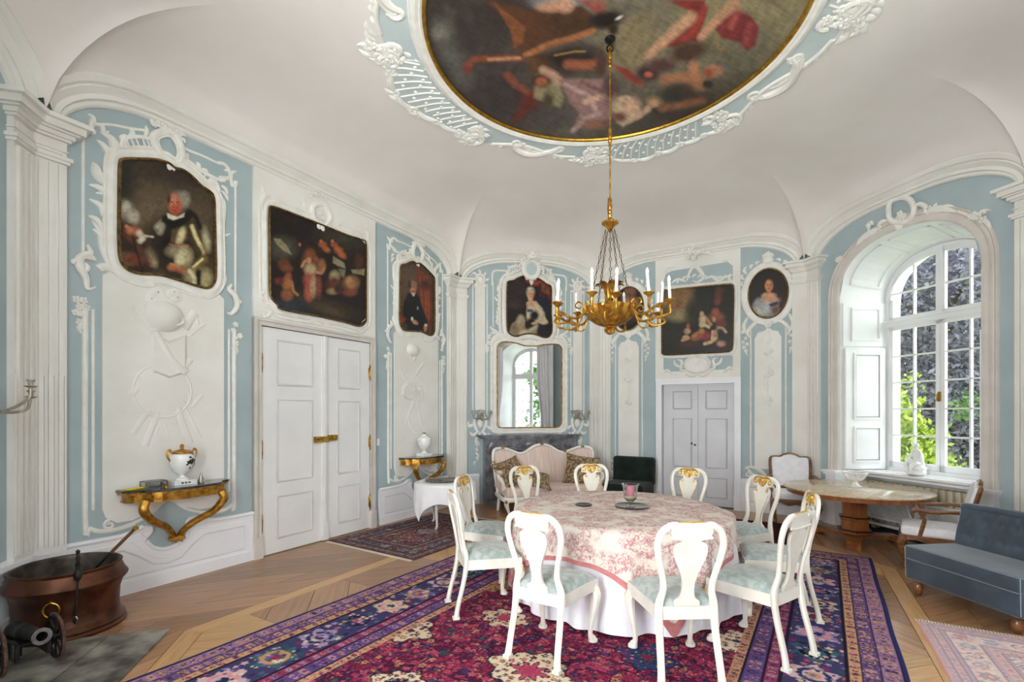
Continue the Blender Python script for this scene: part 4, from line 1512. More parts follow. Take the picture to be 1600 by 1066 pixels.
for k, q in enumerate(((590, 330), (620, 350), (580, 370), (340, 420), (1170, 355), (1210, 350), (1260, 380), (90, 700), (110, 690), (1190, 340))):
    mb.flower(Zw([q])[0], .045, MPW, base=.03, rot=k)
mb.foliage(Zw([(240, 590), (330, 500), (440, 440)]), .08, .02, MPW, .06, 1, 1, base=.02)
mb.foliage(Zw([(800, 330), (920, 300), (1060, 330)]), .08, .02, MPW, .06, 1, 4, base=.02)
mb.build('stucco_cartouche', ST, WP(4))

# ------------------------------------------------------------------ ceiling ring
MPC = lambda a, b, h: (CC.x + a, CC.y + b, CEIL - h)
pol = lambda r, t: (r * math.cos(R(t)), r * math.sin(R(t)))
RC = 1.64


def Rout(t):
    k = ((t - 62 + 45) % 90) - 45
    return 2.10 + .14 * math.cos(R(k * 4)) + .05 * math.sin(R(t * 12))


mb = MB()
V = []
NT = 240
for k in range(NT):
    t = 360 * k / NT
    V.append(MPC(*pol(1.70, t), .004))
    V.append(MPC(*pol(Rout(t), t), .004))
mb.add(V, [(2 * k, 2 * k + 1, (2 * k + 3) % (2 * NT), (2 * k + 2) % (2 * NT)) for k in range(NT)])
mb.build('ring_field', 'pale_blue', ceiling, smooth=False)
mb = MB()
for r_, rr, hh in ((1.715, .05, .9), (1.675, .025, 1.6), (1.765, .014, 1.2)):
    mb.stroke([pol(r_, 360 * k / 90) for k in range(90)], rr, mp=MPC, closed=True, n=1, h=hh)
mb.build('ring_moulding', ST, ceiling)
q_ = random.Random(5)
for rep in range(4):
    T0 = 62 + 90 * rep
    # striped shell panel
    mb = MB()
    for k in range(13):
        t = T0 - 17 + k * 34 / 12
        mb.stroke([pol(1.80, t), pol(1.95, t + 2.2), pol(Rout(t) - .06, t + 3.5)], .011, mp=MPC, base=.012)
        if k < 12:
            for rr in ((1.86, 2.03) if k % 2 else (1.93, 2.10)):
                mb.dome(pol(rr, t + 1.4 + (rr - 1.8) * 10), .02, MPC, .014, .012)
    mb.build('ring_stripe', ST, ceiling)
    mb = MB()
    arc = [pol(1.785, T0 - 18 + k * 3) for k in range(13)] + [pol(Rout(T0 + 18 - k * 3) - .03, T0 + 21 - k * 3) for k in range(13)]
    mb.prism(arc, .003, .012, MPC)
    mb.build('ring_panel', 'lattice_blue', ceiling, smooth=False)
    # scrollwork around it
    mb = MB()
    outer = [(Rout(T0 - 24 + k * 4) - .02 + q_.uniform(-.02, .02), T0 - 24 + k * 4) for k in range(13)]
    for k in range(0, 12, 2):
        a, b, c = outer[k], outer[k + 1], outer[min(k + 2, 12)]
        mb.stroke([pol(a[0] - .02, a[1]), pol(b[0] + .03, b[1]), pol(c[0] - .03, c[1] + 1)], .04, mp=MPC, lens=True)
        mb.curl(pol(c[0] - .01, c[1]), .05, q_.uniform(0, 360), 1.1, .02, .012, MPC, base=.01)
    mb.foliage([pol(*o) for o in outer], .12, .026, MPC, .07, -1, rep + 1)
    mb.foliage([pol(1.80, T0 - 18 + k * 4) for k in range(10)], .06, .014, MPC, .12, 0, rep + 9)
    mb.build('ring_scroll', ST, ceiling)
    # flower and scroll clusters at both ends
    for s_ in (-1, 1):
        mb = MB()
        tc = T0 + s_ * 22
        for k in range(7):
            rr, tt = q_.uniform(1.80, 2.15), tc + q_.uniform(-3.5, 3.5)
            mb.flower(pol(rr, tt), q_.uniform(.035, .06), MPC, base=.012, rot=k)
        for k in range(5):
            rr, tt = q_.uniform(1.85, 2.15), tc + q_.uniform(-4, 4)
            mb.curl(pol(rr, tt), q_.uniform(.07, .11), q_.uniform(0, 360), s_ * 1.2, .032, .016, MPC, base=.006)
        mb.foliage([pol(1.82, tc - 3), pol(2.0, tc), pol(2.22, tc + s_ * 2)], .14, .03, MPC, .05, 0, int(tc))
        mb.foliage([pol(2.05, tc - 6), pol(2.18, tc), pol(2.1, tc + 6)], .15, .03, MPC, .05, -1, int(tc) + 7)
        mb.build('ring_cluster', ST, ceiling)
    # open field with a large C scroll
    mb = MB()
    tm = T0 + 45
    mb.stroke([pol(1.82, tm - 9), pol(1.95, tm - 6), pol(2.08, tm + 1), pol(2.03, tm + 7), pol(1.90, tm + 9)], .05, mp=MPC, lens=True)
    mb.stroke([pol(1.84, tm - 9), pol(1.93, tm - 9), pol(2.02, tm - 4), pol(1.98, tm + 3), pol(1.9, tm + 4)], .03, mp=MPC, lens=True)
    mb.curl(pol(1.90, tm + 8), .08, 0, 1.3, .03, .015, MPC)
    mb.curl(pol(1.87, tm - 9), .07, 180, -1.3, .03, .015, MPC)
    edge = [pol(Rout(tm - 16 + k * 4) + .0, tm - 16 + k * 4) for k in range(9)]
    mb.stroke(edge, .026, mp=MPC)
    mb.foliage(edge, .10, .022, MPC, .09, -1, rep + 40)
    mb.build('ring_scroll', ST, ceiling)

# ------------------------------------------------------------------ oil paintings: pigment laid on a fine grid of points
class Paint:
    def __init__(s, X, Y, bg, seed=0):
        s.X, s.Y = X, Y
        s.c = np.tile(np.array(lin(bg)), (len(X), 1))
        s.g = np.random.default_rng(seed)

    def mix(s, m, col, op=1.):
        m = (np.clip(m, 0, 1) * op)[:, None]
        s.c = s.c * (1 - m) + np.array(lin(col)) * m

    def ell(s, x, y, rx, ry, col, soft=.35, rot=0., op=1.):
        soft *= .78
        a = R(rot)
        dx, dy = s.X - x, s.Y - y
        u = (dx * math.cos(a) + dy * math.sin(a)) / rx
        v = (-dx * math.sin(a) + dy * math.cos(a)) / ry
        d = np.sqrt(u * u + v * v)
        s.mix((1 + soft - d) / (2 * soft), col, op)

    def line(s, pts, w, col, soft=.4, op=1., w2=None):
        best = np.full(len(s.X), 1e9)
        m = len(pts) - 1
        for k in range(m):
            (x0, y0), (x1, y1) = pts[k], pts[k + 1]
            dx, dy = x1 - x0, y1 - y0
            t = np.clip(((s.X - x0) * dx + (s.Y - y0) * dy) / (dx * dx + dy * dy + 1e-9), 0, 1)
            ww = w + ((w2 if w2 is not None else w) - w) * (k + t) / m
            best = np.minimum(best, np.hypot(s.X - x0 - t * dx, s.Y - y0 - t * dy) / ww)
        s.mix((1 + soft - best) / (2 * soft), col, op)

    def poly(s, pts, col, soft=1.5, op=1.):
        n = len(pts)
        inside = np.zeros(len(s.X), bool)
        d = np.full(len(s.X), 1e9)
        for k in range(n):
            (x0, y0), (x1, y1) = pts[k], pts[(k + 1) % n]
            cond = ((y0 > s.Y) != (y1 > s.Y))
            xi = (x1 - x0) * (s.Y - y0) / ((y1 - y0) if abs(y1 - y0) > 1e-9 else 1e-9) + x0
            inside ^= cond & (s.X < xi)
            dx, dy = x1 - x0, y1 - y0
            t = np.clip(((s.X - x0) * dx + (s.Y - y0) * dy) / (dx * dx + dy * dy + 1e-9), 0, 1)
            d = np.minimum(d, np.hypot(s.X - x0 - t * dx, s.Y - y0 - t * dy))
        sd = np.where(inside, d, -d)
        s.mix((sd + soft) / (2 * soft), col, op)

    def brush(s, seed, k=1.):
        u, v = s.X + .55 * s.Y, s.Y - .55 * s.X
        f1 = vnoise(u / (7 * k), v / (1.6 * k), seed + 50)
        f2 = vnoise(v / (9 * k), u / (4 * k), seed + 51)
        f3 = vnoise(v / (3.4 * k), u / (1.0 * k), seed + 52)
        s.c *= (.56 + .40 * f1 + .34 * f2 + .16 * f3)[:, None]

    def clouds(s, col, scale, op, seed, lo=.5, hi=.8):
        n = vnoise(s.X / scale, s.Y / scale, seed) * .6 + vnoise(s.X / scale * 2.3, s.Y / scale * 2.3, seed + 1) * .4
        s.mix((n - lo) / (hi - lo), col, op)


def vnoise(x, y, seed):
    g = np.random.default_rng(seed).random((64, 64))
    xi, yi = np.floor(x).astype(int), np.floor(y).astype(int)
    fx, fy = x - xi, y - yi
    fx, fy = fx * fx * (3 - 2 * fx), fy * fy * (3 - 2 * fy)
    a = g[xi % 64, yi % 64]
    b = g[(xi + 1) % 64, yi % 64]
    c = g[xi % 64, (yi + 1) % 64]
    d = g[(xi + 1) % 64, (yi + 1) % 64]
    return (a * (1 - fx) + b * fx) * (1 - fy) + (c * (1 - fx) + d * fx) * fy


CANVAS = vcmat('canvas_paint', rough=.42, var=.06, scale=60, spec=.35)


def inpoly(X, Y, poly):
    inside = np.zeros(len(X), bool)
    n = len(poly)
    for k in range(n):
        x0, y0 = poly[k]
        x1, y1 = poly[(k + 1) % n]
        cond = ((y0 > Y) != (y1 > Y))
        inside ^= cond & (X < (x1 - x0) * (Y - y0) / ((y1 - y0) if abs(y1 - y0) > 1e-9 else 1e-9) + x0)
    return inside


def color_mesh(name, verts, faces, cols, m, parent=None):
    me = bpy.data.meshes.new(name)
    me.vertices.add(len(verts))
    me.vertices.foreach_set('co', np.asarray(verts, np.float32).ravel())
    faces = np.asarray(faces, np.int32)
    nf = len(faces)
    me.loops.add(nf * 4)
    me.loops.foreach_set('vertex_index', faces.ravel())
    me.polygons.add(nf)
    me.polygons.foreach_set('loop_start', np.arange(nf, dtype=np.int32) * 4)
    me.polygons.foreach_set('loop_total', np.full(nf, 4, np.int32))
    me.update(calc_edges=True)
    at = me.color_attributes.new('Col', 'FLOAT_COLOR', 'POINT')
    at.data.foreach_set('color', np.c_[np.clip(cols, 0, 1), np.ones(len(cols))].astype(np.float32).ravel())
    me.materials.append(m)
    me.polygons.foreach_set('use_smooth', np.ones(nf, bool))
    o = bpy.data.objects.new(name, me)
    COL.objects.link(o)
    if parent is not None: o.parent = parent
    return o


def painting(wall, outline, painter, bg, label, w=.03, step=.006, seed=0, frame_r=.012):
    """framed canvas on a wall; outline in wall coordinates; the painter works in the picture's own design grid"""
    P = np.array(outline)
    c = P.mean(0)
    root = empty('painting', W3(wall, c[0], c[1], w), R(90 - heads[wall - 1]), label, 'painting')
    lo, hi = P.min(0), P.max(0)
    nx, ny = int((hi[0] - lo[0]) / step) + 2, int((hi[1] - lo[1]) / step) + 2
    gx, gy = np.meshgrid(np.linspace(lo[0], hi[0], nx), np.linspace(lo[1], hi[1], ny))
    u, v = gx.ravel(), gy.ravel()
    d = hd(heads[wall - 1])
    o = START[wall - 1]
    wx = o.x + d.x * u + d.y * w
    wy = o.y + d.y * u - d.x * w
    X, Y = CXP + FPX * wx / wy, YH - FPX * (v - CAMH) / wy
    p_ = Paint(X, Y, bg, seed)
    painter(p_)
    p_.brush(seed)
    idx = np.arange(nx * ny).reshape(ny, nx)
    F = np.stack([idx[:-1, :-1], idx[:-1, 1:], idx[1:, 1:], idx[1:, :-1]], -1).reshape(-1, 4)
    cu, cv = u[F].mean(1), v[F].mean(1)
    F = F[inpoly(cu, cv, outline)]
    used = np.unique(F)
    rem = np.full(nx * ny, -1)
    rem[used] = np.arange(len(used))
    verts = np.c_[u - c[0], np.zeros(len(u)), v - c[1]][used]
    color_mesh('canvas', verts, rem[F], p_.c[used], CANVAS, root)
    mb = MB()
    loc = [(a - c[0], b - c[1]) for a, b in outline]
    mb.tube([(q[0], -.006, q[1]) for q in cr(loc, 3, True)], frame_r, 6, closed=True)
    mb.build('frame', 'frame_gilt', root)
    # stretcher behind the canvas
    mb = MB()
    mb.prism(loc, -.012, -.003, wall_mp())
    mb.build('stretcher', mat('canvas_back', '#5B4936', rough=.9), root, smooth=False)
    return root


def Zpx(x0, y0, k):
    return lambda *pts: [(x0 + a / k, y0 + b / k) for a, b in pts]


def paint_officer(p):
    Z = Zpx(180, 240, 4.844)
    E = lambda x, y, rx, ry, c, soft=.35, rot=0, op=1.: p.ell(180 + x / 4.844, 240 + y / 4.844, rx / 4.844, ry / 4.844, c, soft, rot, op)
    Ln = lambda pts, w, c, soft=.5, op=1., w2=None: p.line(Z(*pts), w / 4.844, c, soft, op, None if w2 is None else w2 / 4.844)
    Po = lambda pts, c, soft=6, op=1.: p.poly(Z(*pts), c, soft / 4.844, op)
    E(250, 480, 210, 190, '#6B5B42', .9)
    E(600, 500, 180, 170, '#5C4E3A', .8, 0, .7)
    E(60, 200, 90, 240, '#26261F', .8)
    E(560, 80, 300, 120, '#33271D', .7)
    Po([(30, 520), (120, 540), (230, 680), (320, 860), (200, 920), (30, 860)], '#33231A', 14)
    E(90, 430, 55, 75, '#8F8878', .6, -35)
    E(140, 480, 40, 45, '#ABA18C', .6)
    E(85, 400, 30, 35, '#B3AA98', .6)
    E(80, 800, 70, 45, '#6E5F4A', .7)
    Po([(60, 520), (110, 560), (230, 740), (320, 860), (260, 860), (160, 720), (60, 620)], '#5A3324', 10)
    Ln([(260, 740), (300, 830)], 26, '#A7946D', .8)
    E(130, 800, 90, 40, '#6E3424', .8)
    Ln([(125, 600), (160, 740), (205, 890)], 6, '#1A120D')
    E(380, 640, 180, 160, '#2A2018', .6)
    Po([(330, 640), (400, 560), (520, 540), (620, 570), (690, 760), (730, 960), (560, 1000), (420, 930), (330, 860)], '#2C2419', 12)
    E(400, 700, 70, 120, '#16110D', .6)
    Ln([(320, 560), (360, 520), (340, 590)], 22, '#A79C84', .7)
    Ln([(110, 580), (150, 590), (175, 600)], 28, '#B26A4A', .5)
    Ln([(85, 550), (120, 580)], 12, '#B97656')
    Ln([(180, 600), (210, 640), (190, 660)], 20, '#CFC6AE', .6)
    Ln([(210, 620), (285, 632)], 8, '#B8AC92')
    Po([(430, 560), (540, 550), (560, 640), (500, 690), (420, 670)], '#57482F', 10)
    E(500, 620, 26, 70, '#CDBE93', .7, 20)
    Po([(400, 680), (560, 690), (550, 720), (430, 705)], '#8A4A35', 6)
    Ln([(570, 540), (610, 640), (660, 740), (690, 800)], 46, '#43361F', .4)
    Ln([(580, 550), (610, 630), (640, 690)], 14, '#D7C892', .6)
    Ln([(650, 700), (680, 780)], 12, '#B9A56D', .7)
    E(690, 800, 34, 46, '#4A2F1C', .5)
    Ln([(670, 800), (600, 870), (560, 890)], 30, '#6B5830', .5)
    Ln([(660, 800), (590, 860)], 9, '#D9C98F', .7)
    E(690, 650, 26, 80, '#AFA584', .7, -10)
    E(450, 740, 60, 40, '#8C8264', .7)
    E(520, 780, 60, 70, '#B0A37C', .6)
    E(490, 800, 30, 50, '#CFC59F', .7, 20)
    Ln([(420, 860), (470, 865), (520, 890)], 24, '#B06A47', .5)
    Ln([(420, 835), (480, 855)], 8, '#C07C58')
    E(590, 940, 60, 60, '#9C9069', .7)
    E(680, 950, 50, 70, '#A79B70', .7)
    Ln([(630, 900), (625, 1000)], 22, '#17130D')
    Ln([(560, 890), (600, 940), (600, 1000)], 14, '#C9BE97', .7)
    Ln([(380, 500), (440, 540), (520, 510), (560, 460)], 34, '#14100D', .4)
    Ln([(560, 440), (610, 480), (640, 560)], 18, '#15110E', .6)
    E(480, 350, 76, 66, '#6E6658', .4)
    E(520, 345, 45, 55, '#8E8676', .5)
    E(450, 385, 50, 80, '#B0583F', .3, -8)
    E(440, 360, 34, 40, '#C07A58', .6)
    E(440, 430, 24, 20, '#B4553F', .6)
    E(470, 420, 22, 30, '#A6452F', .8, 0, .7)
    E(405, 345, 14, 40, '#3A2C22', .6)
    E(428, 366, 9, 5, '#35221A', .6)
    E(470, 368, 9, 5, '#35221A', .6)
    Ln([(446, 370), (436, 405), (446, 410)], 4, '#8C3F2C')
    Ln([(428, 430), (458, 430)], 4, '#7A2F24')
    Po([(390, 450), (420, 460), (470, 480), (525, 450), (520, 480), (440, 505), (400, 490)], '#CFC7B2', 5)


def paint_myth(p):
    Z = Zpx(415, 320, 5.61)
    k = 5.61
    E = lambda x, y, rx, ry, c, soft=.5, rot=0, op=1.: p.ell(415 + x / k, 320 + y / k, rx / k, ry / k, c, soft, rot, op)
    Ln = lambda pts, w, c, soft=.6, op=1.: p.line(Z(*pts), w / k, c, soft, op)
    p.clouds('#2E211A', 16, .6, 3)
    E(700, 250, 200, 120, '#39352B', .8)
    E(150, 380, 110, 90, '#4A463A', .7)
    p.poly(Z((70, 295), (130, 300), (190, 360), (230, 440), (150, 400), (90, 340)), '#8A8064', .8)
    E(500, 880, 300, 60, '#3A2F22', .8, 15)
    E(200, 890, 160, 60, '#2B3038', .8)
    E(560, 930, 130, 30, '#4F3E2A', .8, 20)
    for x, y, s in ((500, 350, 1.), (640, 400, 1.1), (600, 350, .8)):
        E(x, y, 34 * s, 26 * s, '#97492B')
        E(x + 30, y + 40, 36 * s, 22 * s, '#A65B34', .6, 40)
        E(x - 15, y - 30, 14, 14, '#A9643E')
    p.poly(Z((590, 450), (640, 480), (690, 510), (700, 560), (640, 540), (590, 510)), '#8B8266', 1.)
    p.poly(Z((640, 560), (700, 570), (690, 650), (650, 610)), '#6F6A58', 1.)
    p.poly(Z((750, 570), (870, 560), (865, 620), (760, 600)), '#847A5E', 1.)
    E(820, 500, 40, 70, '#4B2A1C')
    E(385, 500, 60, 110, '#6A3A24')
    E(390, 430, 40, 40, '#7B4329')
    E(380, 490, 20, 26, '#B98B63')
    E(395, 570, 50, 50, '#A99872', .5)
    E(385, 660, 55, 60, '#93423A', .5)
    E(380, 760, 40, 80, '#A24F3F', .5)
    E(420, 720, 30, 80, '#9C8C68', .6)
    E(465, 720, 26, 90, '#7C3B30', .6)
    Ln([(320, 540), (340, 500), (380, 480)], 12, '#A67A55')
    E(490, 540, 36, 60, '#8E5B38', .5)
    E(440, 480, 24, 26, '#7A452B')
    Ln([(510, 560), (490, 600), (440, 590)], 12, '#A87850')
    E(200, 620, 28, 26, '#8A4228')
    E(190, 690, 44, 60, '#966039', .5)
    E(190, 790, 50, 50, '#8A5536', .5)
    Ln([(230, 680), (245, 760), (280, 790)], 11, '#A47449')
    E(160, 520, 50, 50, '#5F3422')
    E(190, 560, 45, 35, '#6D3F27')
    E(605, 630, 42, 50, '#A3936B', .5)
    E(600, 700, 60, 70, '#5A3128', .5)
    E(590, 760, 50, 26, '#8C7450', .6)
    E(640, 740, 40, 40, '#3B2A28')
    E(750, 690, 60, 60, '#9A6A45', .6)
    E(740, 770, 60, 30, '#7A4030', .6)
    E(730, 660, 26, 26, '#A98055', .6)
    E(300, 350, 10, 14, '#C36A3C', .6)
    E(120, 670, 40, 30, '#6C2F26', .6)


def paint_cleric(p):
    k = 3.33
    Z = Zpx(610, 400, k)
    E = lambda x, y, rx, ry, c, soft=.4, rot=0, op=1.: p.ell(610 + x / k, 400 + y / k, rx / k, ry / k, c, soft, rot, op)
    E(70, 130, 60, 80, '#5E4A3C', .8)
    p.poly(Z((130, 55), (205, 110), (215, 250), (205, 410), (180, 380), (150, 210)), '#6E3423', 1.5)
    for x in (165, 185, 200):
        p.line(Z((x - 10, 110), (x, 240), (x - 2, 330)), 1.3, '#94492F', .8)
    E(180, 150, 26, 30, '#4B271D', .7)
    p.poly(Z((50, 300), (80, 280), (80, 380), (40, 390)), '#6E3226', 1.5)
    p.poly(Z((92, 195), (118, 190), (148, 210), (168, 270), (190, 330), (200, 400), (150, 420), (90, 400), (62, 330), (70, 240)), '#17181C', 1.2)
    E(60, 365, 26, 20, '#4C3A2E', .7)
    E(62, 330, 18, 14, '#8A2F28', .6)
    E(118, 165, 19, 32, '#A06A50', .3)
    E(118, 145, 18, 12, '#8C6C58', .5)
    E(100, 150, 7, 24, '#3C2A22', .6)
    E(118, 172, 9, 13, '#B57A5C', .6)
    E(111, 160, 3, 2, '#2A1A14', .6)
    E(124, 160, 3, 2, '#2A1A14', .6)
    E(118, 184, 6, 2, '#7A3C2E', .6)
    p.poly(Z((108, 192), (130, 192), (125, 210), (116, 210)), '#B9B1A4', .6)
    E(142, 272, 4, 9, '#9AA0A8', .5)
    E(128, 345, 17, 10, '#B98565', .5, 35)
    E(113, 327, 6, 9, '#D9D3C6', .6)
    E(182, 375, 9, 20, '#A87A5E', .5)
    E(185, 360, 7, 6, '#D4CDC0', .6)


def paint_lady(p):
    k = 10.15
    Z = Zpx(785, 425, k)
    E = lambda x, y, rx, ry, c, soft=.4, rot=0, op=1.: p.ell(785 + x / k, 425 + y / k, rx / k, ry / k, c, soft, rot, op)
    E(230, 300, 150, 200, '#332828', .8)
    E(200, 520, 120, 60, '#3F3230', .8)
    p.poly(Z((360, 70), (600, 130), (760, 230), (765, 560), (700, 400), (590, 380), (570, 200), (400, 150)), '#6A2E25', 2)
    p.line(Z((400, 130), (500, 190), (600, 170), (720, 330)), 3, '#8F4130', .8)
    p.line(Z((600, 200), (590, 330), (700, 380), (740, 480)), 2.2, '#3A1B18', .8)
    E(680, 270, 60, 40, '#5A4A33', .7)
    E(620, 520, 110, 120, '#1E2438', .5)
    p.poly(Z((110, 960), (150, 830), (230, 760), (290, 680), (350, 720), (370, 860), (500, 900), (560, 850), (550, 1010), (350, 990), (180, 1020)), '#8B7C66', 1.5)
    E(290, 770, 60, 80, '#A2937B', .6)
    E(290, 870, 24, 60, '#A5745A', .6)
    E(200, 900, 60, 70, '#7C6D58', .7)
    p.line(Z((300, 970), (420, 930), (550, 870)), 3, '#B5A68C', .7)
    p.poly(Z((390, 480), (540, 470), (600, 560), (660, 690), (730, 800), (680, 860), (560, 800), (440, 780), (380, 650)), '#B8A88C', 1.2)
    E(470, 510, 80, 50, '#C79F7F', .5)
    E(600, 640, 50, 100, '#C9BB9E', .6, -25)
    E(430, 700, 44, 90, '#CDBE9C', .5)
    p.poly(Z((560, 850), (720, 820), (760, 960), (700, 1030), (560, 1000)), '#221D26', 2)
    E(510, 690, 70, 70, '#1A1716', .5)
    E(450, 800, 60, 90, '#17150F', .5, 30)
    E(400, 860, 40, 50, '#1C1915', .6)
    E(520, 810, 60, 22, '#B98F70', .5, -12)
    p.poly(Z((390, 590), (480, 590), (490, 640), (390, 640)), '#3E5A66', .8)
    E(445, 420, 36, 60, '#C19877', .4)
    E(445, 320, 66, 80, '#9E9384', .4)
    E(438, 360, 44, 84, '#C99E7D', .3)
    E(480, 360, 24, 60, '#B0806A', .7, 0, .6)
    E(420, 350, 9, 5, '#3A2820', .6)
    E(462, 350, 9, 5, '#3A2820', .6)
    p.line(Z((438, 350), (432, 385), (442, 390)), .45, '#A06A50')
    E(438, 408, 14, 5, '#A2503F', .5)
    E(440, 262, 40, 16, '#C6C4B8', .6)


def paint_group(p):
    k = 8.88
    Z = Zpx(1030, 440, k)
    E = lambda x, y, rx, ry, c, soft=.5, rot=0, op=1.: p.ell(1030 + x / k, 440 + y / k, rx / k, ry / k, c, soft, rot, op)
    E(260, 280, 230, 220, '#7A6645', .6)
    E(320, 180, 160, 90, '#84603C', .7)
    E(240, 480, 130, 80, '#8A7B57', .7)
    E(430, 420, 60, 130, '#54492F', .7)
    E(600, 250, 130, 160, '#23261F', .6)
    E(480, 420, 90, 130, '#25261C', .7)
    E(150, 700, 200, 130, '#232620', .7)
    E(550, 170, 60, 40, '#20221C', .7)
    for q in ((250, 330), (310, 310), (180, 370)):
        E(q[0], q[1], 36, 20, '#8B4C33', .6, -30)
    E(820, 200, 50, 110, '#5E3120', .6)
    E(800, 280, 40, 50, '#6B3A26', .6)
    E(850, 130, 50, 40, '#4B2E22', .7)
    E(800, 500, 100, 70, '#7C4A30', .5)
    E(780, 420, 50, 50, '#8A4C2E', .6)
    E(860, 580, 70, 50, '#6B3024', .6)
    E(760, 520, 24, 34, '#B58A60', .6)
    E(590, 450, 28, 36, '#C29C76', .5)
    E(610, 530, 54, 60, '#BFA985', .5)
    E(590, 600, 36, 40, '#C7B48E', .5)
    p.line(Z((600, 590), (690, 630)), 2.6, '#C2A27A', .5)
    E(670, 540, 26, 40, '#6E4A34', .6)
    p.line(Z((660, 520), (720, 600)), 2, '#A57C58', .6)
    E(620, 750, 110, 60, '#7E2A28', .45)
    E(520, 780, 80, 40, '#8C4A2A', .5, -20)
    E(590, 690, 40, 36, '#A5713C', .6)
    E(500, 740, 60, 26, '#A5723F', .6, -35)
    E(400, 620, 26, 40, '#9C5A40', .5)
    E(390, 690, 44, 40, '#B98D68', .5)
    E(370, 780, 46, 34, '#C09A72', .5)
    p.line(Z((320, 820), (400, 790)), 2, '#B58660', .6)
    E(780, 740, 44, 80, '#B58C66', .5, 10)
    E(860, 860, 60, 44, '#AD7F60', .5)
    p.line(Z((740, 690), (730, 800)), 1.6, '#C9AA84', .6)
    p.line(Z((780, 790), (720, 840), (630, 865)), 2.4, '#C4A17A', .5)
    p.line(Z((800, 640), (880, 650), (925, 700)), 2.2, '#C2A07C', .5)
    E(860, 740, 50, 90, '#1C1A22', .5, -20)
    E(760, 640, 46, 26, '#1D1B1C', .6)
    E(400, 870, 120, 30, '#4A1E16', .7)


def paint_oval(p):
    k = 4.633
    Z = Zpx(1015, 370, k)
    E = lambda x, y, rx, ry, c, soft=.4, rot=0, op=1.: p.ell(1015 + x / k, 370 + y / k, rx / k, ry / k, c, soft, rot, op)
    E(960, 480, 40, 60, '#33180F', .8)
    p.poly(Z((810, 430), (860, 405), (905, 420), (930, 450), (940, 540), (900, 580), (810, 575), (790, 520)), '#7F8480', 1.2)
    E(865, 425, 50, 22, '#C79472', .4)
    E(870, 460, 60, 26, '#BE8C6E', .6)
    E(780, 500, 32, 55, '#8D8E8C', .5, 20)
    E(800, 540, 40, 30, '#B5AE9E', .7)
    E(850, 520, 34, 44, '#A3ABA6', .6)
    p.poly(Z((862, 490), (930, 465), (930, 490), (880, 508)), '#23284A', .6)
    E(910, 530, 30, 30, '#6A3A34', .7)
    E(866, 345, 40, 56, '#1E130E', .5)
    E(864, 355, 28, 42, '#C4835C', .3)
    E(884, 350, 10, 30, '#A36444', .8, 0, .5)
    E(864, 398, 14, 20, '#B97B58', .5)
    E(853, 348, 6, 3, '#2C1710', .6)
    E(876, 348, 6, 3, '#2C1710', .6)
    E(862, 376, 8, 3, '#8E3A2C', .6)


def paint_oval_dark(p):
    E = p.ell
    E(985, 452, 9, 13, '#8A5A42', .4)
    E(984, 480, 18, 20, '#4A3A36', .6)
    E(984, 470, 12, 6, '#9A6A50', .6)


painting(1, Z1_OUT, paint_officer, '#40342A', 'portrait of an officer in shining breastplate with grey wig', w=.03, step=.0055, frame_r=.013)
painting(1, Z2_OUT, paint_myth, '#201817', 'dark wide painting of mythological figures over left double door', w=.06, step=.0075, frame_r=.012)
painting(1, [(L1W - u, v) for u, v in Z1_OUT], paint_cleric, '#49392F', 'portrait of a standing man in black before a red curtain', w=.03, step=.007, frame_r=.013)
painting(2, FP_OUT, paint_lady, '#261E1E', 'portrait of a seated lady in pale dress above the mirror', w=.03, step=.007)
painting(3, P3_OUT, paint_group, '#1E1813', 'dark landscape painting of reclining figures over grey double door', w=.06, step=.007)
painting(3, OV_OUT, paint_oval, '#1C100B', 'oval portrait of a lady beside the arched window', w=.03, step=.007)
painting(3, [(L3W - u, v) for u, v in OV_OUT], paint_oval_dark, '#1D1512', 'oval portrait half hidden behind the chandelier', w=.03, step=.009)


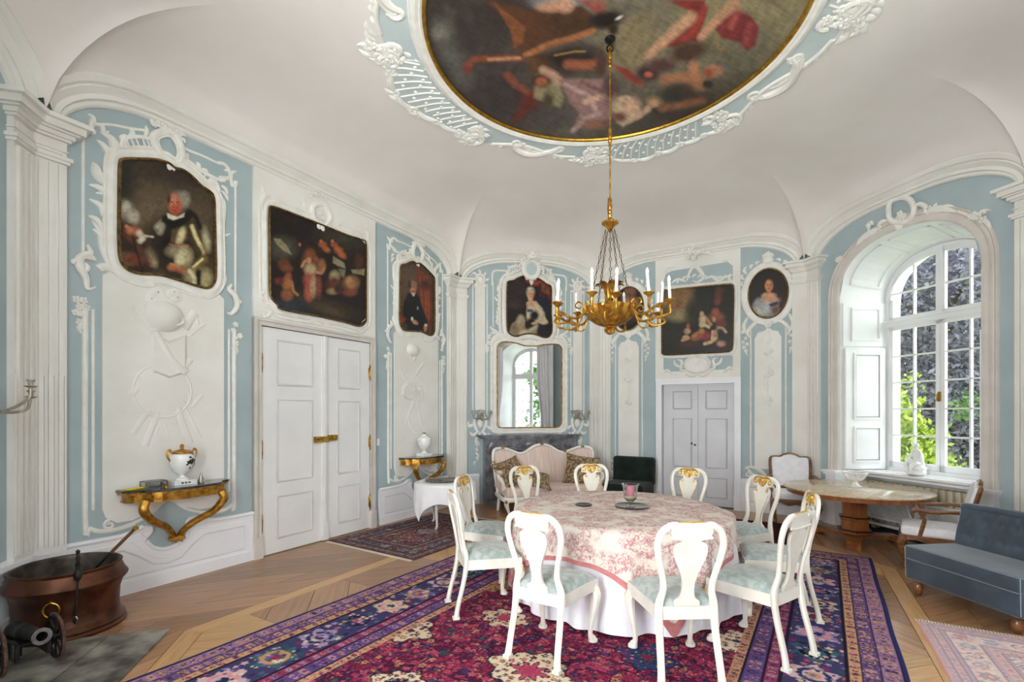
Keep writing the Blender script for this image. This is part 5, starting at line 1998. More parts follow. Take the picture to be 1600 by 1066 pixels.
# ---- round ceiling painting
def paint_sky(p):
    k = 4.847
    A = Zpx(640, 0, k)
    k2 = 4.706
    B = Zpx(940, 0, k2)
    E = lambda x, y, rx, ry, c, soft=.5, rot=0, op=1.: p.ell(640 + x / k, y / k, rx / k, ry / k, c, soft, rot, op)
    G = lambda x, y, rx, ry, c, soft=.5, rot=0, op=1.: p.ell(940 + x / k2, y / k2, rx / k2, ry / k2, c, soft, rot, op)
    La = lambda pts, w, c, soft=.6, op=1., w2=None: p.line(A(*pts), w / k, c, soft, op, None if w2 is None else w2 / k)
    Lb = lambda pts, w, c, soft=.6, op=1., w2=None: p.line(B(*pts), w / k2, c, soft, op, None if w2 is None else w2 / k2)
    p.clouds('#7A705C', 40, .5, 12)
    p.ell(1180, -30, 190, 190, '#8E8464', .6)
    p.ell(1190, 30, 90, 90, '#877B5B', .7)
    p.ell(1150, 110, 70, 60, '#6A624F', .8)
    p.ell(700, 60, 120, 120, '#39322E', .6)
    p.ell(760, 150, 100, 60, '#3A302F', .7)
    p.ell(1060, 170, 110, 26, '#3E342C', .8, -18)
    p.ell(1000, 30, 60, 50, '#6F6755', .7)
    p.ell(985, 75, 40, 40, '#8A7C5E', .6)
    La([(240, 200), (300, 400), (420, 600)], 60, '#62625A', .9, .8)
    E(240, 250, 60, 50, '#7B7568', .8)
    p.clouds('#5B5348', 22, .35, 22)
    E(700, 80, 240, 200, '#39302C', .7)
    E(1150, 20, 200, 60, '#8FA4AC', .6, 0, .5)
    p.poly(A((560, 0), (700, 20), (900, 80), (1150, 60), (1300, 40), (1400, 130), (1380, 220), (1200, 270), (1000, 330), (900, 390), (780, 380), (770, 240), (680, 90)), '#553625', 3)
    p.poly(A((640, 20), (780, 130), (880, 200), (860, 320), (790, 370), (770, 240)), '#7A4A2C', 2)
    E(1180, 170, 190, 90, '#46301F', .5)
    E(1080, 50, 110, 40, '#B58468', .6)
    E(1180, 30, 60, 60, '#C49378', .6)
    p.poly(A((1250, 0), (1480, 0), (1480, 100), (1420, 110), (1360, 60)), '#8C4A3E', 3)
    La([(880, 420), (1060, 340), (1240, 290), (1390, 230)], 22, '#A5683F', .6)
    La([(430, 520), (480, 450), (700, 440), (840, 440)], 24, '#84452E', .6)
    La([(600, 450), (830, 440)], 12, '#B98B64', .7)
    E(440, 520, 30, 40, '#7E3A28', .6)
    E(1450, 160, 90, 60, '#2C2422', .6)
    p.poly(A((870, 430), (1080, 400), (1060, 520), (920, 560)), '#5F4129', 2)
    E(1240, 450, 220, 110, '#2B211E', .5)
    La([(1200, 490), (1300, 495), (1430, 490)], 34, '#9B5A3E', .6)
    La([(1100, 420), (1250, 390), (1330, 390)], 8, '#8C6D3C', .6)
    E(1450, 480, 40, 110, '#50332A', .6)
    p.poly(A((850, 700), (980, 680), (960, 800), (850, 900), (770, 930), (830, 800)), '#6E2A22', 3)
    La([(740, 570), (800, 640), (880, 690)], 26, '#8A4C35', .6)
    p.poly(A((960, 560), (1120, 600), (1170, 740), (1140, 820), (1000, 760), (940, 740)), '#8C8262', 3)
    E(1050, 760, 40, 60, '#4F4430', .6)
    E(1000, 610, 74, 50, '#3A241A', .4)
    E(1000, 620, 44, 36, '#A05A40', .5)
    La([(1010, 530), (1090, 570), (1150, 620)], 28, '#BC9078', .6)
    p.poly(A((1120, 600), (1300, 600), (1460, 600), (1540, 740), (1540, 900), (1380, 920), (1220, 1000), (1290, 860), (1220, 780)), '#94706C', 2.5)
    La([(1180, 640), (1350, 720), (1420, 850)], 16, '#B59590', .8)
    La([(1300, 620), (1460, 690)], 14, '#795654', .8)
    La([(1240, 990), (1330, 900), (1440, 860)], 16, '#B39892', .8)
    La([(1330, 770), (1440, 740), (1540, 720)], 22, '#C79E84', .6)
    E(1400, 940, 90, 40, '#8E5F4C', .6)
    E(1060, 900, 160, 70, '#4B4441', .7)
    E(640, 760, 200, 100, '#3B3231', .7)
    # right half
    G(60, 140, 110, 60, '#231C19', .5, -12)
    G(130, 130, 30, 10, '#C9C4B8', .6, -30)
    G(90, 220, 40, 40, '#2A211D', .6)
    G(270, 300, 130, 150, '#857657', .6)
    G(350, 130, 120, 80, '#776B54', .7)
    p.poly(B((490, 0), (760, 0), (770, 120), (700, 300), (560, 340), (440, 350), (580, 240), (700, 110), (560, 40)), '#7C2E29', 2.5)
    p.poly(B((820, 200), (960, 60), (1100, 120), (1160, 200), (1130, 340), (1070, 370), (1010, 310), (880, 280)), '#7B2F2E', 2.5)
    Lb([(950, 200), (1000, 90)], 20, '#9B4842', .8)
    Lb([(1060, 300), (1090, 180)], 20, '#944240', .8)
    Lb([(340, 410), (440, 320), (560, 210), (660, 130)], 30, '#BE9071', .5, 1., 44)
    Lb([(730, 280), (800, 200), (880, 110), (980, 30)], 26, '#B8896A', .5, 1., 40)
    Lb([(600, 290), (700, 200), (760, 60)], 24, '#933A33', .8)
    Lb([(840, 260), (860, 350), (930, 375)], 8, '#8C6F43', .7)
    G(640, 380, 150, 70, '#4C3427', .5, -15)
    p.poly(B((70, 470), (200, 510), (320, 620), (280, 640), (170, 570)), '#933C2E', 2)
    G(340, 540, 90, 60, '#3C2A28', .5)
    G(345, 550, 30, 22, '#B05A44', .5)
    G(440, 480, 100, 50, '#543433', .6)
    Lb([(460, 590), (580, 570), (680, 570)], 34, '#A56F4C', .5)
    G(680, 510, 44, 60, '#B07A58', .5)
    G(700, 610, 70, 60, '#AA7652', .5)
    G(830, 520, 60, 44, '#A9795A', .45)
    G(790, 535, 34, 34, '#9A4A32', .5)
    G(780, 620, 40, 30, '#32251E', .5)
    G(580, 680, 130, 70, '#402F27', .6)
    Lb([(440, 800), (580, 770), (740, 740)], 26, '#7E5238', .6)
    p.poly(B((60, 720), (190, 700), (270, 760), (300, 860), (160, 930), (110, 900)), '#B7A283', 2.5)
    G(210, 770, 70, 50, '#C9A084', .6)
    Lb([(200, 880), (280, 840), (340, 800)], 22, '#C6A186', .6)
    G(390, 745, 60, 40, '#8C7A50', .5)
    G(375, 760, 40, 28, '#BE8F72', .5)
    G(510, 710, 90, 44, '#33302A', .6)
    G(130, 860, 50, 36, '#6E4236', .6)
    G(60, 660, 60, 90, '#553A38', .7)
    # far half, seen only from below the window: clouds and light
    p.ell(940, -170, 260, 120, '#8B8374', .7)
    p.ell(800, -260, 200, 120, '#6E6C68', .7)


cp = empty('ceiling_painting', (CC.x, CC.y, CEIL), 0, 'round ceiling painting of tumbling figures in a cloudy sky', 'painting')
N_ = 300
gx, gy = np.meshgrid(np.linspace(-RC, RC, N_), np.linspace(-RC, RC, N_))
gx, gy = gx.ravel(), gy.ravel()
yy = np.maximum(gy + CC.y, .8)
p_ = Paint(CXP + FPX * (gx + CC.x) / yy, YH - FPX * (CEIL - .01 - CAMH) / yy, '#5E564B', 1)
paint_sky(p_)
p_.brush(3, 1.6)
idx = np.arange(N_ * N_).reshape(N_, N_)
F = np.stack([idx[:-1, :-1], idx[:-1, 1:], idx[1:, 1:], idx[1:, :-1]], -1).reshape(-1, 4)
F = F[np.hypot(gx[F].mean(1), gy[F].mean(1)) < RC - .002]
used = np.unique(F)
rem = np.full(N_ * N_, -1)
rem[used] = np.arange(len(used))
color_mesh('canvas', np.c_[gx, gy, np.full(len(gx), -.010)][used], rem[F], p_.c[used], CANVAS, cp)
mb = MB()
mb.tube([(RC * math.cos(2 * PI * k / 120), RC * math.sin(2 * PI * k / 120), -.014) for k in range(120)], .022, 8, closed=True)
mb.build('frame', mat('ring_gilt', '#C79A32', '#9F741F', rough=.35, metal=.8, scale=20), cp)

# ------------------------------------------------------------------ furniture materials
mat('chair_paint', '#ECE9E1', '#E2DDD1', rough=.38, scale=7, coat=.15)
mat('damask', '#B4BDBB', '#98A6A4', rough=.40, scale=20, lo=.42, hi=.58, bump=.1, bscale=150, sheen=.3, detail=3)
mat('undercloth', '#F1F0F5', '#E4E2EC', rough=.8, scale=4)
mat('white_linen', '#F6F6F9', '#EDECF2', rough=.8, scale=4)
mat('pink_silk', '#E2CCC2', '#D0B5AA', rough=.5, scale=7, stretch=(14, 1, .3), lo=.42, hi=.58, sheen=.2)
mat('green_velvet', '#26322D', '#18221E', rough=.85, scale=5, sheen=.08, spec=.2)
mat('blue_velvet', '#3E4D5C', '#2F3B49', rough=.6, scale=5, sheen=.35, bump=.05, bscale=200)
mat('piping', '#93A1AB', rough=.6)
mat('white_fabric', '#EFEDF0', '#E2E0E6', rough=.8, scale=12, bump=.05, bscale=200)
mat('walnut', '#8A5A34', '#5E3A1E', rough=.32, scale=6, stretch=(1, 1, 5), coat=.3)
mat('cherry', '#A9673A', '#824A25', rough=.28, scale=5, stretch=(3, 3, .6), coat=.4)
mat('table_marble', '#DFCDB0', '#BC9C72', rough=.18, scale=24, stretch=(1, 2.2, 1), detail=9, lo=.36, hi=.68, coat=.2)
mat('black_band', '#1B1716', rough=.3)
mat('grey_marble', '#85838A', '#4E4D52', rough=.22, scale=7, detail=10, lo=.38, hi=.66, coat=.3)
mat('dark_marble', '#4C4C52', '#24252A', rough=.15, scale=12, detail=8, coat=.4)
mat('porcelain', '#F3F3F2', '#EBEBEA', rough=.15, coat=.4)
mat('leaf_print', '#20261F', '#39423A', rough=.3)
mat('silver', '#C9C4BA', '#8E877B', rough=.3, metal=1., scale=14)
mat('old_silver', '#BDB5A6', '#8E8576', rough=.45, metal=.6, scale=20)
mat('copper', '#744A38', '#472C21', rough=.38, metal=.8, scale=6, bump=.1, bscale=22)
mat('copper_inner', '#6A6258', '#3B352F', rough=.5, metal=.6, scale=8)
mat('iron', '#3A3836', '#1E1D1C', rough=.5, metal=.7, scale=15)
mat('iron_bright', '#8C8B8A', '#5F5D5B', rough=.4, metal=.8, scale=15)
mat('rust_rim', '#7B5A48', '#4A352B', rough=.6, metal=.4, scale=30)
mat('brown_grip', '#7C5334', rough=.5)
mat('pink_wax', '#D97F98', '#CF738D', rough=.5, scale=8)
mat('sand', '#DCCDAE', '#C8B592', rough=.9, scale=90)
mat('candle_white', '#F4F3F0', rough=.4)
mat('bulb_white', '#F7F6F8', rough=.2, coat=.5)
mat('black_tray', '#15161A', '#22242A', rough=.2, coat=.5)
mat('yellow_plastic', '#E6D32B', rough=.4)
mat('mirror_glass', '#F4F6F6', rough=.01, metal=1., var=0.)
mat('matte_black', '#151312', rough=.9)  # plain black for the firebox sheet and the wick
mat('radiator_beige', '#CFC4AC', '#C2B69D', rough=.45)
mat('tapestry', '#A8926E', '#5E4836', rough=.85, scale=26, lo=.42, hi=.58, detail=5)
cg = bpy.data.materials.new('clear_glass')
cg.use_nodes = True
_n = cg.node_tree
_n.nodes.remove(_n.nodes['Principled BSDF'])
_t = _n.nodes.new('ShaderNodeBsdfTransparent')
_t.inputs[0].default_value = (.93, .95, .95, 1)
_g = _n.nodes.new('ShaderNodeBsdfGlossy')
_g.inputs['Roughness'].default_value = .03
_l = _n.nodes.new('ShaderNodeLayerWeight')
_l.inputs[0].default_value = .3
_m = _n.nodes.new('ShaderNodeMixShader')
_n.links.new(_l.outputs['Facing'], _m.inputs[0])
_n.links.new(_t.outputs[0], _m.inputs[1])
_n.links.new(_g.outputs[0], _m.inputs[2])
_n.links.new(_m.outputs[0], _n.nodes['Material Output'].inputs[0])
MATS['clear_glass'] = cg


def rz_of(heading):
    return -R(heading)


# ------------------------------------------------------------------ rugs
def rug_mesh(parent_name, label, corner, ax, ay, W, L, fn, step, thick=.012, fringe=None, z=0.):
    nx, ny = int(W / step) + 1, int(L / step) + 1
    gx, gy = np.meshgrid(np.linspace(0, W, nx), np.linspace(0, L, ny))
    x, y = gx.ravel(), gy.ravel()
    cols = fn(x, y)
    root = empty(parent_name, (corner.x, corner.y, z), math.atan2(ax.y, ax.x), label, 'rug')
    flip = -1 if ax.x * ay.y - ax.y * ay.x < 0 else 1
    wave = .004 * np.sin(y * 5.1) * np.exp(-np.minimum(x, W - x) * 6)
    edge = np.minimum(np.minimum(x, W - x), np.minimum(y, L - y))
    zz = np.where(edge < 1e-6, .001, thick)
    idx = np.arange(nx * ny).reshape(ny, nx)
    F = np.stack([idx[:-1, :-1], idx[:-1, 1:], idx[1:, 1:], idx[1:, :-1]], -1).reshape(-1, 4)
    if flip < 0: F = F[:, ::-1]
    color_mesh('pile', np.c_[x + wave, flip * y, zz], F, cols, RUGMAT, root)
    if fringe:
        mb = MB()
        k = 0
        q = random.Random(3)
        while k < W:
            for yy_, sg in ((0, -1), (L, 1)):
                mb.box(k, k + .012, flip * (yy_ + (0 if sg > 0 else -.05)), flip * (yy_ + (.05 if sg > 0 else 0)), .001, .006)
            k += .02
        tag(mb.build('fringe', mat('fringe', '#D9CFBE', rough=.9), root, smooth=False), kind='stuff')
    return root


RUGMAT = vcmat('rug_pile', rough=.95, var=.16, scale=260, spec=.1, bump=.3, bscale=400)


def palette(vals, idx):
    return np.array([lin(v) for v in vals])[idx]


def blossoms(x, y, sp, size, seed):
    """jittered lattice of small lobed flowers: outline, petals, centre masks and a key per flower"""
    g = np.random.default_rng(seed)
    J = g.random((64, 64, 4))
    ix, iy = np.floor(x / sp).astype(int), np.floor(y / sp).astype(int)
    best = np.full(len(x), 9.)
    key = np.zeros(len(x), int)
    for a in (-1, 0, 1):
        for b in (-1, 0, 1):
            jx, jy = (ix + a) % 64, (iy + b) % 64
            fx = (ix + a + .2 + .6 * J[jx, jy, 0]) * sp
            fy = (iy + b + .2 + .6 * J[jx, jy, 1]) * sp
            r = np.hypot(x - fx, y - fy)
            th = np.arctan2(y - fy, x - fx)
            s_ = size * (.55 + .6 * J[jx, jy, 2])
            q = r / (s_ * (.78 + .22 * np.cos(5 * th + 6 * J[jx, jy, 3])))
            hit = q < best
            best = np.where(hit, q, best)
            key = np.where(hit, (J[jx, jy, 3] * 997).astype(int), key)
    return best < 1.25, best < 1., best < .42, key


def rug_pattern(x, y, W, L, field, field2, lines, medal, border, guards, edge_col, seed, pale=0., bw=.95, msp=1.15):
    d = np.minimum(np.minimum(x, W - x), np.minimum(y, L - y))
    along = np.where(np.minimum(x, W - x) < np.minimum(y, L - y), y, x)
    n1 = vnoise(x * 9, y * 9, seed)
    n2 = vnoise(x * 26, y * 26, seed + 1)
    n3 = vnoise(x * 75, y * 75, seed + 2)
    wx, wy = x + .03 * vnoise(x * 12, y * 12, seed + 5), y + .03 * vnoise(x * 12, y * 12, seed + 6)
    # field: patches, curling tendrils as thin contour lines, scattered blossoms
    c = palette(field, np.clip((n1 * len(field)).astype(int), 0, len(field) - 1))
    t1 = vnoise(wx * 17, wy * 17, seed + 7)
    c = np.where((np.abs(((t1 * 4) % 1) - .5) < .075)[:, None], np.array(lin(lines[0])), c)
    c = np.where((np.abs(((t1 * 4 + .5) % 1) - .5) < .05)[:, None], palette(lines, np.clip((n1 * 7 % len(lines)).astype(int), 0, len(lines) - 1)), c)
    for sp, sz, sd in ((.050, .017, 1), (.085, .030, 2)):
        m1, m2, m3, key = blossoms(x, y, sp, sz, seed + sd)
        c = np.where(m1[:, None], np.array(lin(lines[0])), c)
        c = np.where(m2[:, None], palette(field2, key % len(field2)), c)
        c = np.where(m3[:, None], palette(field, (key // 3) % len(field)), c)
    # lobed medallions on a lattice
    cx, cy = W / 2, L / 2
    for off, sc, pal in ((0., 1., medal), (.5, .72, medal[::-1] + field2[:2])):
        gx = (x - cx) / msp + off
        gy = (y - cy) / msp + off
        lx, ly = (gx - np.round(gx)) * msp, (gy - np.round(gy)) * msp
        key = (np.round(gx) * 7 + np.round(gy) * 3).astype(int)
        rr = np.hypot(lx, ly * 1.15)
        th = np.arctan2(ly, lx)
        rad = sc * (.27 + .030 * np.cos(8 * th) + .022 * np.cos(4 * th)) * msp / 1.15
        cc = palette(pal, key % len(pal))
        m1, m2, m3, k2 = blossoms(x, y, .055, .021, seed + 30)
        cc = np.where(m1[:, None], np.array(lin(lines[0])), cc)
        cc = np.where(m2[:, None], palette(field2 + field, k2 % (len(field2) + len(field))), cc)
        cc = np.where(m3[:, None], palette(medal, k2 % len(medal)), cc)
        star = rr < rad * (.36 + .08 * np.cos(8 * th + .4))
        cc = np.where(star[:, None], palette(field2, (key + 1) % len(field2)), cc)
        cc = np.where((rr < rad * (.20 + .05 * np.cos(6 * th)))[:, None], palette(field, (key + 1) % len(field)), cc)
        cc = np.where((np.abs(rr - rad * (.36 + .08 * np.cos(8 * th + .4))) < .008)[:, None], np.array(lin(lines[0])), cc)
        cc = np.where((np.abs(rr - rad) < .014)[:, None], np.array(lin(lines[0])), cc)
        c = np.where((rr < rad)[:, None], cc, c)
    # borders
    def band(lo, hi, cols, per, sd):
        nonlocal c
        m = (d >= lo) & (d < hi)
        t = (d - lo) / (hi - lo)
        k = (along / per)
        kk = np.floor(k).astype(int)
        fx, fy = (k - kk - .5) * per, (t - .5) * (hi - lo)
        r_ = np.hypot(fx / (per * .5), fy / ((hi - lo) * .5))
        a_ = np.arctan2(fy, fx)
        pc = palette(cols, (kk + sd) % len(cols))
        bg = np.array(lin(cols[0]))
        b = np.where((r_ < .72 + .14 * np.cos(6 * a_))[:, None], pc, bg)
        b = np.where((np.abs(r_ - .45) < .09)[:, None], palette(lines, kk % len(lines)), b)
        b = np.where((r_ < .22)[:, None], palette(field2, kk % len(field2)), b)
        if hi - lo > .15:
            m1, m2, m3, k2 = blossoms(x, y, .07, .028, seed + 60)
            free = r_ > .8 + .14 * np.cos(6 * a_)
            b = np.where((m2 & free)[:, None], palette(cols + field2, k2 % (len(cols) + len(field2))), b)
            m1, m2, m3, k2 = blossoms(x, y, .05, .02, seed + 61)
            b = np.where((m2 & ~free)[:, None], palette(cols + medal, k2 % (len(cols) + len(medal))), b)
        else:
            b = np.where((n3 > .72)[:, None], palette(cols, (kk + 2) % len(cols)), b)
        b = np.where(((t < .06) | (t > .94))[:, None], np.array(lin(lines[0])), b)
        c = np.where(m[:, None], b, c)
    s = bw / .95
    g_ = lambda *k: [guards[i % len(guards)] for i in k]
    band(.88 * s, .95 * s, g_(2, 3), .05, 1)
    band(.76 * s, .88 * s, g_(1, 0, 1), .07, 0)
    band(.68 * s, .76 * s, g_(3, 0), .05, 0)
    band(.31 * s, .68 * s, border, .34 * s, 0)
    band(.245 * s, .31 * s, g_(2, 3), .05, 2)
    band(.14 * s, .245 * s, g_(1, 0, 2), .07, 1)
    band(.03 * s, .14 * s, g_(0, 1, 2), .06, 1)
    c = np.where((d < .03 * s)[:, None], np.array(lin(edge_col)), c)
    if pale:
        c = c * (1 - pale) + np.array(lin('#E9DCD6')) * pale
    return c


big_rug = rug_mesh('persian_rug', 'large crimson and navy patterned rug under the dining table', RUG_TL, RUGX, -RUGY, RUG_W, RUG_L,
                   lambda x, y: rug_pattern(x, y, RUG_W, RUG_L, ['#8C2748', '#7A1F3E', '#9A2F4E', '#5A1A38', '#A3385A'], ['#2D3C66', '#B58A66', '#B05A68', '#27505C', '#A84860', '#3B2A4E', '#8E2A4A', '#232B50'],
                                            ['#231A2C', '#2A3358', '#B98A62', '#C98A96'], ['#CDB79A', '#B98A5C', '#2B3860', '#D2C0A4'], ['#3E3A60', '#9A86AE', '#3A6068', '#C4A0A8', '#6A6090', '#CDB090'],  # border tones lightened; the glare is put into these colours
                                            ['#94708F', '#5A4474', '#BF9670', '#86385C'], '#2C2F60', 4), .0078)
q = floor_at(520, 843)
D33 = hd(33)
rug_mesh('runner_rug', 'small faded red rug under the cloth-covered side table', Vector((-2.36, 6.20)), hd(123), hd(33), 1.50, 2.1,
         lambda x, y: rug_pattern(x, y, 1.5, 2.1, ['#8A4A48', '#7C3E40', '#94524E', '#6E3A40'], ['#8D8A94', '#B9A596', '#4C4A5A', '#A87A70'], ['#3A2E34', '#5A5262', '#A08C80'], ['#A39C9E', '#8C8A98', '#B5A294'], ['#5A4C54', '#8A7A80', '#6A3E44', '#7C727C'], ['#6E4A4C', '#8C7A78', '#4E4450'], '#5A3C40', 14, bw=.42, msp=.75), .011, fringe=True)
rug_mesh('doormat_rug', 'dark red rug in front of the grey double door', Vector((2.55, 8.0)), hd(120), hd(210), 1.75, 1.25,
         lambda x, y: rug_pattern(x, y, 1.75, 1.25, ['#4E1822', '#5C1E28', '#43141E'], ['#6E3A34', '#2A2030', '#7C4A3C'], ['#22121A', '#5A2A2C'], ['#5A2A2C', '#3A1A22'], ['#3A141C', '#5A2A2E', '#4A1C24'], ['#4A2024', '#62302E', '#2E141C'], '#2A1016', 24, bw=.3, msp=.6), .018)
rug_mesh('pale_rug', 'pale pink patterned rug in lower right corner', Vector((3.19, 3.82)), hd(120.2), hd(210.2), 1.25, 2.6,
         lambda x, y: rug_pattern(x, y, 1.25, 2.6, ['#D9C4BC', '#E3D3C8', '#D2B4AE', '#E6DACE'], ['#B9A7B0', '#C98F8A', '#A9B0B8', '#D9B0A4'], ['#A88E92', '#B99A98', '#9AA0AC'], ['#E3D6C8', '#D8C2B8'], ['#DCC6C0', '#C9A09C', '#C4B4BE', '#E4D2C4'], ['#C4AAB4', '#D9B4AC', '#B4A8BC'], '#D9A49C', 34, bw=.42, msp=.7), .010, fringe=True)


# ------------------------------------------------------------------ dining chairs
def make_chair():
    root = empty('dining_chair', cat='chair', group='white and gold dining chairs around the table')
    tilt = lambda z: -.215 - max(0, z - .46) * .17
    # seat frame
    mb = MB()
    out = [(-.235, .235), (.235, .235), (.185, -.225), (-.185, -.225)]
    mb.prism(out, .375, .455, lambda a, b, h: (a, b, h))
    mb.build('seat_frame', 'chair_paint', root, smooth=False)
    # cushion
    mb = MB()

    def cush(s, t):
        a, b = s * 2 - 1, t * 2 - 1
        e = max(abs(a), abs(b))
        w_ = .185 + (.235 - .185) * (b + 1) / 2
        k = max(0, 1 - abs(a) ** 4) * max(0, 1 - abs(b) ** 4)
        return (a * (w_ - .006), -.22 + (b + 1) / 2 * .45, .455 + .062 * k ** .45)
    mb.grid(17, 17, cush)
    mb.build('seat_cushion', 'damask', root)
    for s in (-1, 1):
        mb = MB()
        pts = [(s * .185, -.30, .012), (s * .180, -.285, .10), (s * .173, -.235, .30), (s * .170, tilt(.46), .46), (s * .150, tilt(.56), .56), (s * .158, tilt(.64), .64), (s * .188, tilt(.76), .76), (s * .200, tilt(.85), .85), (s * .180, tilt(.925), .925), (s * .128, tilt(.965), .965), (s * .075, tilt(.968), .968)]
        mb.tube(cr(pts, 4), [.026, .023, .024, .027, .021, .020, .021, .022, .022, .022, .020], 8, up=(0, 1, 0), flat=.82)
        mb.box(s * .185 - .024, s * .185 + .024, -.328, -.276, 0, .02)
        mb.build('back_post', 'chair_paint', root)
        mb = MB()
        pts = [(s * .205, .205, .40), (s * .222, .222, .34), (s * .215, .212, .25), (s * .198, .195, .13), (s * .193, .192, .06), (s * .203, .208, .022)]
        mb.tube(cr(pts, 4), [.036, .040, .030, .020, .017, .028], 8)
        mb.lathe([(.02, 0), (.034, .004), (.034, .018), (.022, .03)], 10, (s * .205, .212, 0))
        leg = mb.build('front_leg', 'chair_paint', root)
        mb = MB()
        mb.ball((s * .236, .236, .352), .02, .02, .034)
        mb.stroke([(s * .19, .365), (s * .15, .375), (s * .12, .37)], .008, mp=lambda a, b, h: (a, .236 + h, b))
        mb.build('knee_carving', 'gilt_light', leg)
    half = [(.078, .458), (.074, .490), (.046, .512), (.036, .56), (.042, .63), (.066, .70), (.094, .765), (.102, .815), (.092, .852), (.062, .868), (.064, .884), (.110, .892), (.126, .925), (.116, .962), (.075, .985), (0, .982)]
    H = [tuple(q) for q in cr(half, 3)]
    poly = H + [(-a, b) for a, b in H[-2::-1]]
    mb = MB()
    mb.prism(poly, -.012, .010, lambda a, b, h: (a, tilt(b) + h, b))
    mb.build('back_splat', 'chair_paint', root, ang=35)
    mb = MB()
    fr = lambda a, b, h: (a, tilt(b) + .009 + h, b)
    for s in (-1, 1):
        mb.curl((s * .088, .928), .030, 90, -s * 1.2, .010, .006, fr)
        mb.curl((s * .066, .842), .020, 90, -s * 1.2, .007, .004, fr)
        mb.stroke([(s * .10, .962), (s * .05, .972), (0, .965)], .012, mp=fr)
        mb.stroke([(s * .055, .955), (s * .035, .92), (0, .875)], .016, mp=fr, lens=True)
        mb.stroke([(s * .03, .96), (s * .018, .93), (0, .89)], .014, mp=fr, lens=True)
        mb.stroke([(s * .092, .80), (s * .06, .70), (s * .034, .60), (s * .036, .53)], .004, mp=fr)
    mb.tube([(-.11, tilt(.975) - .001, .972), (-.06, tilt(.985) - .001, .984), (0, tilt(.98) - .001, .983), (.06, tilt(.985) - .001, .984), (.11, tilt(.975) - .001, .972)], .009, 6)
    mb.build('gilded_crest', 'gilt_light', root)
    mb = MB()
    mb.tube([(-.128, tilt(.89) - .014, .892), (-.06, tilt(.885) - .016, .884), (.06, tilt(.885) - .016, .884), (.128, tilt(.89) - .014, .892)], .008, 6)
    mb.build('crest_scroll', 'chair_paint', root)
    return root


TC = Vector((1.0, 4.48))
proto = make_chair()
chairs = [  # bearing of the chair as seen from the table centre (it faces the table), distance, turn, label
    (33.0, 1.30, 0, 'white dining chair seen from behind, left of the two nearest'),
    (-2.5, 1.31, 0, 'white dining chair seen from behind, right of the two nearest'),
    (-34.0, 1.29, 0, 'white dining chair at right with its back turned to the settee'),
    (-69.0, 1.25, -3, 'white dining chair half hidden behind the nearest right-hand chair'),
    (-107.0, 1.36, 0, 'white dining chair at table in front of the white armchair'),
    (-138.0, 1.32, 0, 'white dining chair standing before the grey double door'),
    (180.0, 1.33, 0, 'white dining chair standing before the dark green chair'),
    (149.0, 1.36, 0, 'white dining chair standing before the pink sofa'),
    (72.5, 1.27, 0, 'white dining chair seen side-on, nearest on left of table'),
    (109.0, 1.30, 0, 'white dining chair by the silver tray, farther on left of table')]
for k, (h_, r_, t_, lab) in enumerate(chairs):
    o = proto if k == 0 else copy_tree(proto)
    d = hd(h_)
    o.location = (TC.x - d.x * r_, TC.y - d.y * r_, .013)
    o.rotation_euler = (0, 0, rz_of(h_ + t_))
    o['label'] = lab

# ------------------------------------------------------------------ dining table with two cloths
TH = .765
tbl = empty('dining_table', (TC.x, TC.y, .012), 0, 'round dining table hidden under two tablecloths', 'table')
mb = MB()
mb.lathe([(.0, TH - .06), (.90, TH - .06), (.93, TH - .045), (.93, TH - .028), (.0, TH - .028)], 48)
mb.build('table_top', 'walnut', tbl)
for k in range(4):
    mb = MB()
    a = PI / 4 + k * PI / 2
    mb.lathe([(.03, 0), (.04, .05), (.03, .3), (.045, TH - .06)], 12, (.6 * math.cos(a), .6 * math.sin(a), 0))
    mb.build('leg', 'walnut', tbl)


def drape(rad, drop_fn, z0, folds, amp, seed, flare, nth=288, nr=16, thick=.0):
    q = random.Random(seed)
    ph = [q.uniform(0, 6.28) for _ in range(6)]
    V, F = [], []
    rings = [rad * t for t in (.0001, .25, .5, .75, .93)]
    for r_ in rings:
        for j in range(nth):
            a = 2 * PI * j / nth
            V.append((r_ * math.cos(a), r_ * math.sin(a), z0))
    for i in range(1, nr + 1):
        s = i / nr
        for j in range(nth):
            a = 2 * PI * j / nth
            D = drop_fn(a)
            dz = D * s
            fold = (math.sin(folds * a + ph[0] + .6 * math.sin(3 * a + ph[1])) * .6 + math.sin(folds * 1.7 * a + ph[2]) * .3 + math.sin(folds * .6 * a + ph[3]) * .4)
            k = min(1, dz / .25)
            r_ = rad + .012 * math.sin(min(1, dz / .03) * PI / 2) + flare * dz + amp * fold * k * (.4 + .6 * min(1, dz / .6))
            V.append((r_ * math.cos(a), r_ * math.sin(a), z0 - max(0, dz - .004)))
    m = len(rings) + nr
    for i in range(m - 1):
        for j in range(nth):
            F.append((i * nth + j, i * nth + (j + 1) % nth, (i + 1) * nth + (j + 1) % nth, (i + 1) * nth + j))
    return V, F


V, F = drape(.945, lambda a: TH - .030, TH - .018, 17, .038, 2, .06)
mb = MB()
mb.add(V, F)
uc = mb.build('undercloth', 'undercloth', ang=80)
uc.location = (TC.x, TC.y, .022)
tag(uc, 'floor-length white undercloth below the pink tablecloth', 'tablecloth')
CORNER = math.atan2(-.98, .16)
HALF = 1.23


def toile_drop(a):
    b = a - CORNER + PI / 4
    m_ = max(abs(math.cos(b)), abs(math.sin(b)))
    r_ = HALF / m_
    return min(.745, max(.18, r_ - .96))


